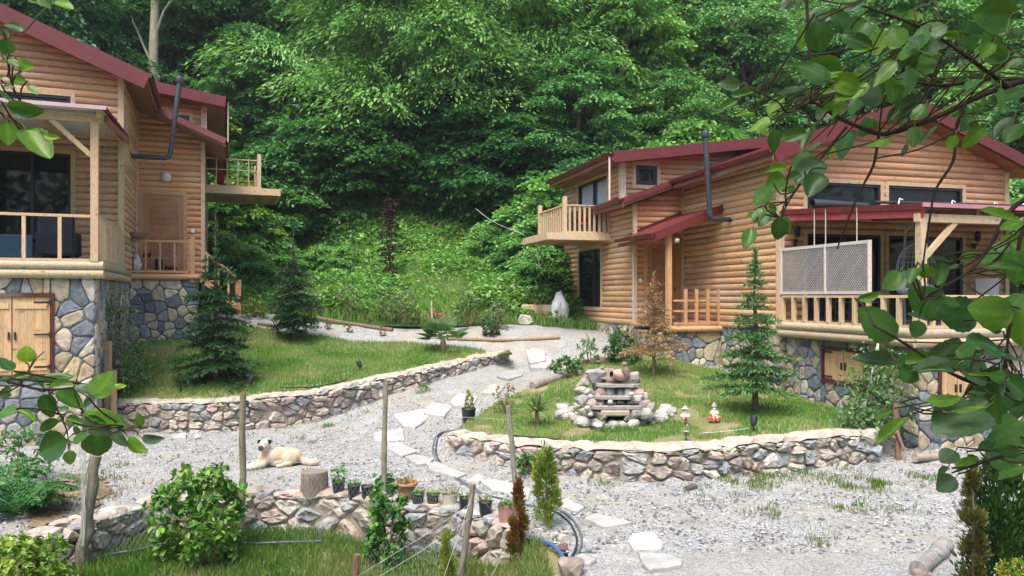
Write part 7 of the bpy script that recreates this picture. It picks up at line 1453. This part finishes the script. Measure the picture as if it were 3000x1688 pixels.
for y in (-.04, .04):
    m_ = MB(); m_.tube([(.02, y, .13), (.03, y, .06), (.015, y, .008)], [.016, .009, .008], 6, (.32, .24, .1))
    for a in (-.5, 0, .5, 3.1): m_.tube([(.015, y, .008), (.015 + math.cos(a) * .05, y + math.sin(a) * .05, .004)], [.007, .003], 5, (.32, .24, .1))
    m_.build('leg', M['plastic'], None, (0, 0, 0)).parent = rs

# ------------------------------------------------------------------ alders reaching in from both sides, close to the viewer
ra = np.random.default_rng(53)
def alder_leaf(mb, st, base, tip, wr, col, rng, roll=None, cup=None):
    base = np.asarray(base, float); tip = np.asarray(tip, float); ax = tip - base; L = np.linalg.norm(ax); y = ax / L
    view = norm((base + tip) / 2 - np.array((0, 0, H))); rl = rng.uniform(-.5, .5) if roll is None else roll; n0 = -view + np.array((0, 0, .55)) + rng.normal(0, .25, 3); n0 = norm(n0 - y * np.dot(n0, y)); x0 = np.cross(y, n0)
    x = x0 * math.cos(rl) + n0 * math.sin(rl); n = np.cross(x, y); nu, nv = 15, 11; W = L * wr * 1.12; cup = rng.uniform(-.06, .16) if cup is None else cup; bend = rng.uniform(-.10, .16); skew = rng.normal(0, .04)
    t = np.linspace(0, 1, nu); w = np.clip(np.sin(np.pi * t ** .78) ** .62, 0, None); w = np.where(t > .97, .16, w); w[0] = .02; w *= 1 + .035 * np.sin(t * 41 + rng.uniform(0, 6)); s = np.linspace(-1, 1, nv); T_, S_ = np.meshgrid(t, s, indexing='ij'); Wd = w[:, None] * S_ * .5
    tri = lambda q: 2 * abs(q - np.floor(q + .5)); pleat = (tri(T_ * 7.5 - abs(S_) * 2.1 * w[:, None]) - .5) * .055 * np.minimum(abs(S_) * 5, 1) * w[:, None]
    z = cup * L * (Wd * 2) ** 2 * 1.2 + pleat * L + bend * L * (T_ - .5) ** 2 * -1.6 + .012 * L * (abs(S_) > .12) * w[:, None] + .02 * L * np.sin(T_ * 5 + S_ * 2 + rng.uniform(0, 6))
    V = base + (T_[..., None] * L) * y + (Wd * W + skew * L * np.sin(T_ * 3.14))[..., None] * x + z[..., None] * n; i, j = np.meshgrid(np.arange(nu - 1), np.arange(nv - 1), indexing='ij'); i = i.ravel(); j = j.ravel()
    f = np.stack((i * nv + j, i * nv + j + 1, (i + 1) * nv + j + 1, (i + 1) * nv + j), 1); sv = abs(s[j] + s[j + 1]) / 2; vein = np.where(sv < .12, 1.18, 1.0)[:, None] * (1 + .10 * (tri((i + .5) / (nu - 1) * 7.5 - sv * 2.1) < .22))[:, None]
    mb.add(V.reshape(-1, 3), f, np.asarray(col) * vein, True); pd = base - y * L * .16 - np.array((0, 0, -.004)); st.tube([pd, base + y * L * .03], [.0011, .0009], 5, (.14, .2, .06)); return pd
AL = {'d': (.05, .135, .03), 'm': (.08, .19, .034), 'b': (.13, .27, .025), 'y': (.2, .34, .03), 'g': (.085, .15, .075)}  # key b: green brightened for backlit leaves, that light is put into the colour
def twig(mb, pts, r0, r1, col=(.05, .038, .03)):
    p = smooth_path([P(*q) for q in pts], 6); mb.tube(p, np.linspace(r0, r1, len(p)) * (1 + .1 * np.sin(np.arange(len(p)) * 1.7)), 8, col); return p
def alder(label, trunk_x, trunk_y, twigs, leaves, fills, sd, crown=0):
    rng = np.random.default_rng(sd); zb = -1.2; t = thing('alder_tree', label, 'tree', (trunk_x, trunk_y, zb)); tb = MB(); lb = MB(); st = MB()
    tb.tube([(trunk_x, trunk_y, zb), (trunk_x + .02, trunk_y, 1), (trunk_x - .02, trunk_y, 2.8), (trunk_x + .05, trunk_y + .1, 5.5)], [.11, .09, .07, .03], 12, (.16, .14, .12)); paths = []
    for q in twigs:
        pts, r0, r1, root = q; p = twig(tb, pts, r0, r1); paths.append(p)
        if root: limb(tb, rng, (trunk_x, trunk_y, p[0][2] - .15), p[0], r0 * 1.6, r0, (.06, .05, .04), .05)
    allp = np.concatenate(paths)
    def put(bx_, by_, tx, ty, wr, k, Z=None):
        Zb = rng.uniform(1.2, 1.6) if Z is None else Z; b_ = P(bx_, by_, Zb); Lp = math.hypot(tx - bx_, ty - by_); tt = P(tx, ty, Zb + rng.uniform(-.35, .35) * Lp / F * Zb)
        c = np.array(AL[k]) * rng.uniform(.82, 1.2); pd = alder_leaf(lb, st, b_, tt, wr, c, rng); d = np.linalg.norm(allp - pd, axis=1); q = allp[d.argmin()]
        if d.min() > .012: m_ = (pd + q) / 2 + rng.normal(0, .006, 3); st.tube(smooth_path([q, m_, pd], 3), .0016, 5, (.07, .06, .035))
    for ox, oy, sc, ls in leaves:
        for bx_, by_, tx, ty, wr, k in ls: put(ox + bx_ * sc, oy + by_ * sc, ox + tx * sc, oy + ty * sc, wr, k)
    for poly, n, l0, l1, ang, ks in fills:
        poly = np.array(poly, float); lo, hi = poly.min(0), poly.max(0); got = 0
        while got < n:
            q = rng.uniform(lo, hi)
            if not inpoly(poly, q[:1], q[1:])[0]: continue
            a = math.radians(rng.normal(*ang)); L_ = rng.uniform(l0, l1); put(q[0], q[1], q[0] + math.cos(a) * L_, q[1] + math.sin(a) * L_, rng.choice([.3, .42, .6, .72, .8]), ks[rng.integers(len(ks))], rng.uniform(1.2, 1.75)); got += 1
    # the crown overhead, above the picture, that keeps these leaves in shade
    cc = []; sg = 1 if trunk_x > 0 else -1
    while len(cc) < crown:
        q = np.array((rng.uniform(.0, 3.6) * sg, rng.uniform(-1.2, 3.6), rng.uniform(3.6, 6.2)))
        if q[2] > H + .40 * max(q[1], 0) + .75: cc.append(q)
    if cc:
        for q in cc[::4]: limb(tb, rng, (trunk_x, trunk_y, min(5.2, q[2] - .3)), q, .02, .006, (.1, .085, .07))
        C = np.concatenate([q + rng.normal(0, .27, (60, 3)) * (1, 1, .45) for q in cc]); C = C[C[:, 2] > H + .40 * np.maximum(C[:, 1], 0) + .25]; Fw = rng.normal(0, 1, (len(C), 3)) + (0, 0, -.5); Ls = .085 * rng.uniform(.7, 1.3, len(C)); v, f = leaf_oval(rng, C, Fw, Ls, Ls * .8); lb.add(v, f, np.array(AL['m']) * rng.uniform(.8, 1.2, (len(f), 1)))
    tb.build('trunk', M['bark'], t); st.build('twig', M['matte'], t); lb.build('foliage', M['alder'], t)
TW = [([(3060, 222, 1.5), (3000, 237, 1.45), (2870, 282, 1.42), (2750, 340, 1.4), (2625, 385, 1.38), (2560, 388, 1.38), (2440, 332, 1.38), (2392, 262, 1.38), (2372, 140, 1.38), (2362, -20, 1.38)], .0062, .0026, True),
      ([(2830, 300, 1.41), (2800, 380, 1.4), (2793, 470, 1.4), (2742, 555, 1.38), (2724, 640, 1.37), (2706, 760, 1.37)], .0034, .0015, False), ([(2575, 386, 1.38), (2560, 480, 1.37), (2520, 560, 1.36), (2482, 650, 1.35), (2452, 730, 1.35)], .003, .0012, False),
      ([(2480, 372, 1.38), (2400, 470, 1.36), (2330, 560, 1.35), (2285, 640, 1.34)], .0028, .0012, False), ([(2450, 345, 1.38), (2380, 300, 1.36), (2310, 330, 1.35), (2280, 300, 1.34), (2220, 270, 1.34)], .003, .0012, False),
      ([(3060, 580, 1.4), (2990, 592, 1.38), (2945, 640, 1.36), (2900, 720, 1.35), (2840, 795, 1.33), (2750, 848, 1.32), (2700, 880, 1.32)], .005, .0018, True), ([(3060, 1140, 1.3), (2960, 1142, 1.3), (2880, 1130, 1.3), (2780, 1090, 1.3), (2640, 1000, 1.3), (2560, 955, 1.3)], .005, .0016, True),
      ([(3060, 1320, 1.3), (2960, 1330, 1.3), (2850, 1365, 1.3), (2790, 1385, 1.3)], .004, .0015, True), ([(3050, 330, 1.45), (2900, 215, 1.42), (2720, 92, 1.42), (2530, 18, 1.42)], .005, .002, True), ([(3030, 560, 1.4), (2985, 720, 1.38), (2970, 860, 1.36), (2950, 1020, 1.35), (2935, 1160, 1.32)], .004, .002, False),
      ([(2850, 1130, 1.3), (2780, 1200, 1.3), (2700, 1200, 1.3), (2640, 1180, 1.3)], .002, .001, False), ([(2900, 230, 1.42), (2760, 250, 1.42), (2640, 240, 1.42), (2540, 280, 1.42)], .004, .0015, False)]
LR3 = (2100, 850, .414, [(1270, 345, 1010, 125, .75, 'm'), (1320, 505, 960, 480, .33, 'g'), (1700, 525, 1370, 580, .34, 'g'), (1500, 500, 1720, 345, .6, 'g'), (1300, 545, 1430, 640, .7, 'd'), (1480, 215, 1345, 170, .5, 'g'), (1430, 215, 1400, 340, .8, 'd'), (1905, 835, 1540, 1000, .75, 'g'), (2174, 935, 1975, 1060, .85, 'm'), (2180, 1245, 1990, 1335, .5, 'm'), (1690, 1140, 1590, 1225, .9, 'g'), (1690, 1330, 1560, 1420, .8, 'g'),
     (1355, 915, 1130, 1090, .3, 'b'), (1480, 795, 1720, 765, .28, 'b'), (1640, 870, 1910, 830, .25, 'b'), (1880, 445, 2160, 495, .3, 'g'), (1850, 560, 1730, 500, .7, 'g'), (1770, 595, 2000, 600, .12, 'y'), (1000, 65, 1160, 15, .4, 'b'), (1240, 860, 1120, 920, .4, 'b'), (1700, 480, 1880, 340, .5, 'm'), (1290, 560, 1320, 460, .4, 'd'), (1690, 1260, 1850, 1180, .35, 'b'), (1640, 1250, 1560, 1330, .45, 'd'), (1780, 1170, 1850, 1260, .6, 'd'), (1960, 1080, 1850, 1130, .5, 'd'), (1610, 60, 1720, 110, .6, 'd'), (1490, 40, 1610, 10, .4, 'g'), (2010, 300, 1900, 250, .5, 'g'), (2174, 690, 2020, 790, .6, 'b'), (2050, 640, 1930, 600, .6, 'm'), (1880, 660, 1760, 740, .6, 'd'), (2174, 800, 2090, 930, .7, 'd'), (1950, 760, 1870, 900, .5, 'd')])
LR2 = (2100, 0, .414, [(530, -10, 440, 65, .6, 'g'), (590, -10, 560, 75, .4, 'g'), (810, 110, 590, 125, .5, 'g'), (905, 225, 805, 60, .65, 'd'), (700, 150, 745, 370, .78, 'd'), (1065, 160, 915, 315, .7, 'd'), (1045, 15, 905, 75, .4, 'g'), (1405, 80, 1225, 90, .4, 'd'), (1425, 85, 1370, 165, .8, 'b'), (890, 500, 705, 555, .6, 'b'), (925, 620, 720, 670, .42, 'b'), (170, 600, 10, 590, .55, 'g'), (280, 640, 110, 690, .35, 'm'), (150, 710, -5, 800, .4, 'm'), (255, 820, 130, 815, .32, 'b'), (640, 630, 420, 662, .25, 'g'), (485, 685, 320, 750, .2, 'b'), (460, 690, 370, 825, .75, 'b'), (370, 830, 235, 935, .45, 'b'), (300, 905, 370, 960, .6, 'b'), (410, 915, 400, 1080, .5, 'd'), (640, 945, 450, 990, .5, 'm'), (690, 900, 600, 1060, .5, 'd'), (755, 1000, 590, 1125, .3, 'g'), (950, 920, 880, 1130, .55, 'd'), (825, 1040, 795, 1125, .5, 'b'), (1225, 985, 1060, 1035, .5, 'b'), (640, 1060, 555, 1245, .75, 'd'), (755, 1150, 560, 1305, .6, 'g'), (755, 1235, 640, 1390, .7, 'd'), (600, 1235, 470, 1295, .4, 'g'), (500, 1195, 335, 1218, .32, 'b'), (485, 1260, 350, 1330, .8, 'm'), (380, 1330, 265, 1450, .8, 'm'), (560, 1325, 460, 1355, .35, 'm'),
     (620, 190, 590, 350, .5, 'b'), (1060, 460, 1010, 640, .7, 'd'), (960, 640, 830, 720, .5, 'b'), (930, 720, 815, 830, .3, 'b'), (1100, 640, 950, 820, .6, 'd'), (1310, 600, 1280, 760, .7, 'd'), (1640, 330, 1410, 320, .5, 'g'), (1530, 400, 1280, 560, .6, 'm'), (1490, 320, 1190, 460, .3, 'm'), (1330, 300, 1150, 400, .3, 'd'), (2060, 230, 1840, 310, .45, 'm'), (1960, 300, 1870, 410, .7, 'b'), (1870, 420, 1690, 470, .5, 'g'), (2174, 420, 2030, 490, .5, 'm'), (2174, 640, 2000, 720, .8, 'd'), (2100, 830, 1950, 980, .4, 'g'), (2174, 880, 2040, 1010, .7, 'm'), (1900, 900, 1740, 1050, .5, 'b'), (1690, 960, 1640, 1060, .7, 'b'), (1400, 890, 1390, 1040, .6, 'm'), (1560, 890, 1430, 1020, .25, 'g'), (1350, 1020, 1310, 1110, .35, 'g'), (1820, 830, 1730, 930, .9, 'd'), (1110, 830, 1010, 960, .7, 'd'), (1300, 760, 1200, 850, .6, 'd'), (1480, 740, 1370, 840, .6, 'm'), (1880, 560, 1760, 640, .6, 'd'), (2000, 480, 1900, 600, .5, 'm')])
LR1 = (2100, 250, .414, [(255, 1010, 195, 1155, .55, 'm'), (445, 940, 428, 1095, .7, 'd'), (470, 930, 510, 1045, .5, 'm'), (330, 870, 260, 970, .6, 'm'), (380, 890, 300, 1000, .6, 'd'), (260, 900, 215, 930, .7, 'b'), (370, 850, 420, 900, .7, 'd'), (1300, 1320, 1180, 1440, .7, 'm'), (1440, 1280, 1540, 1350, .7, 'b'), (1600, 1250, 1560, 1420, .5, 'm'), (1650, 1250, 1490, 1225, .2, 'g'), (1720, 1240, 1870, 1165, .35, 'b'), (1720, 1270, 1590, 1320, .3, 'g'), (1430, 1310, 1280, 1340, .35, 'g'), (1440, 1380, 1330, 1420, .8, 'g'), (1440, 1290, 1360, 1400, .6, 'm'), (2180, 960, 2010, 1010, .4, 'b'), (2174, 1100, 2090, 1180, .6, 'm'), (2174, 1330, 2100, 1400, .6, 'm'), (1620, 1340, 1590, 1430, .3, 'b')])
alder('alder tree at the right edge, its big leaves hanging before the right house', 2.15, 1.9, TW, [LR3, LR2, LR1],
      [([(2400, 200), (2700, 60), (3000, 90), (3010, 330), (2800, 290), (2560, 370), (2450, 300)], 46, 62, 112, (170, 50), 'ddmmgb'), ([(2700, 0), (3000, 0), (3000, 120), (2760, 90)], 5, 90, 130, (170, 50), 'dmg'), ([(2880, 980), (3010, 900), (3010, 1340), (2900, 1350)], 16, 75, 135, (150, 50), 'dddmg'), ([(2940, 660), (3010, 620), (3010, 900), (2950, 980)], 9, 90, 150, (140, 50), 'dmmb'), ([(2640, 950), (2880, 900), (2950, 1160), (2760, 1150)], 6, 90, 140, (160, 50), 'ddmb')], 5, 110)
TWL = [([(-60, 1105, 1.5), (0, 1110, 1.5), (60, 1128, 1.5), (130, 1142, 1.5), (215, 1136, 1.5), (262, 1128, 1.5)], .004, .0014, True), ([(140, 1143, 1.5), (180, 1225, 1.48), (197, 1268, 1.48), (200, 1320, 1.48)], .0016, .001, False), ([(60, 1128, 1.5), (100, 1060, 1.5), (130, 1030, 1.5)], .0016, .001, False), ([(-60, 300, 1.5), (0, 330, 1.5), (20, 350, 1.5), (65, 385, 1.5), (88, 415, 1.5)], .003, .0012, True), ([(-60, 60, 1.55), (0, 80, 1.5), (25, 150, 1.5), (30, 230, 1.5), (60, 300, 1.5)], .003, .0012, True), ([(-60, 0, 1.5), (60, -10, 1.5), (150, -12, 1.5), (190, -5, 1.5)], .003, .0012, True), ([(215, 1136, 1.5), (240, 1200, 1.5), (300, 1230, 1.5), (370, 1250, 1.5)], .0016, .001, False), ([(-40, 1210, 1.5), (0, 1205, 1.5), (60, 1210, 1.5)], .0016, .001, True)]
LL3 = (0, 1088, .414, [(480, 480, 285, 575, .78, 'd'), (495, 560, 500, 660, .8, 'm'), (690, 430, 690, 600, .95, 'd'), (610, 440, 515, 510, .5, 'm'), (405, 340, 285, 425, .45, 'd'), (305, 165, 375, 325, .6, 'd'), (395, 145, 590, 265, .55, 'm'), (590, 280, 905, 400, .38, 'b'), (650, 175, 800, 10, .75, 'b'), (790, 105, 895, 100, .4, 'y'), (600, 330, 765, 450, .6, 'g'), (780, 320, 940, 320, .35, 'g'), (1000, 390, 975, 295, .55, 'b'), (790, 430, 905, 530, .45, 'g'), (910, 465, 1045, 575, .45, 'b'), (1005, 470, 1165, 475, .35, 'g'), (120, 265, 260, 355, .3, 'b'), (0, 290, 110, 290, .95, 'm'), (0, 160, 85, 165, .5, 'g'), (0, 60, 75, 50, .5, 'd'), (95, 40, 235, 10, .4, 'm'), (225, 20, 310, 110, .45, 'd'), (300, 45, 525, 35, .32, 'm'), (350, 110, 525, 95, .32, 'm'), (520, 105, 705, 180, .35, 'g'), (420, 270, 490, 270, .6, 'd'), (470, 330, 590, 385, .45, 'm'), (590, 250, 740, 110, .3, 'g'), (520, 390, 600, 470, .4, 'd')])
LL4 = (0, 740, .4, [(190, 805, 200, 685, .95, 'y'), (268, 792, 338, 786, .5, 'y'), (85, 870, -20, 765, .8, 'd'), (80, 990, -10, 1060, .6, 'd')])
LL1 = (0, 0, .414, [(160, 225, 30, 170, .55, 'd'), (75, 290, 15, 380, .9, 'd'), (20, 420, 75, 460, .7, 'd'), (60, 410, 135, 475, .4, 'm'), (130, 430, 245, 480, .5, 'b'), (120, 540, 170, 490, .35, 'g'), (70, 560, 180, 580, .6, 'b'), (205, 600, 270, 670, .5, 'b'), (50, 740, 310, 790, .5, 'm'), (50, 860, 60, 1030, .7, 'b'), (180, 920, 360, 1125, .55, 'b'), (310, 960, 425, 975, .38, 'y'), (380, 10, 520, 60, .6, 'b'), (280, -10, 350, 60, .7, 'm'), (-20, 640, 70, 720, .5, 'd'), (-10, 200, 60, 260, .6, 'd'), (20, 610, 110, 620, .5, 'g'), (-20, 540, 20, 560, .6, 'b'), (200, -10, 260, 20, .4, 'm')])
alder('alder tree at the left edge with a few bright leaves before the left house', -2.3, 2.0, TWL, [LL3, LL4, LL1], [], 6, 30)
# ------------------------------------------------------------------ thin summer haze: one box of even air round the whole scene
HZ = MB(); HZ.box((0, 22, 31), (198, 170, 70)); hm = D.materials.new('haze'); hm.use_nodes = True; ht = hm.node_tree; ht.nodes.clear()
hv = ht.nodes.new('ShaderNodeVolumePrincipled'); hv.inputs['Color'].default_value = (.86, .93, 1, 1); hv.inputs['Density'].default_value = .0005; hv.inputs['Anisotropy'].default_value = .2
ho = ht.nodes.new('ShaderNodeOutputMaterial'); ht.links.new(hv.outputs[0], ho.inputs['Volume']); tag(HZ.build('haze', hm), kind='stuff')
for o in D.objects:
    if '_o' in o: del o['_o']
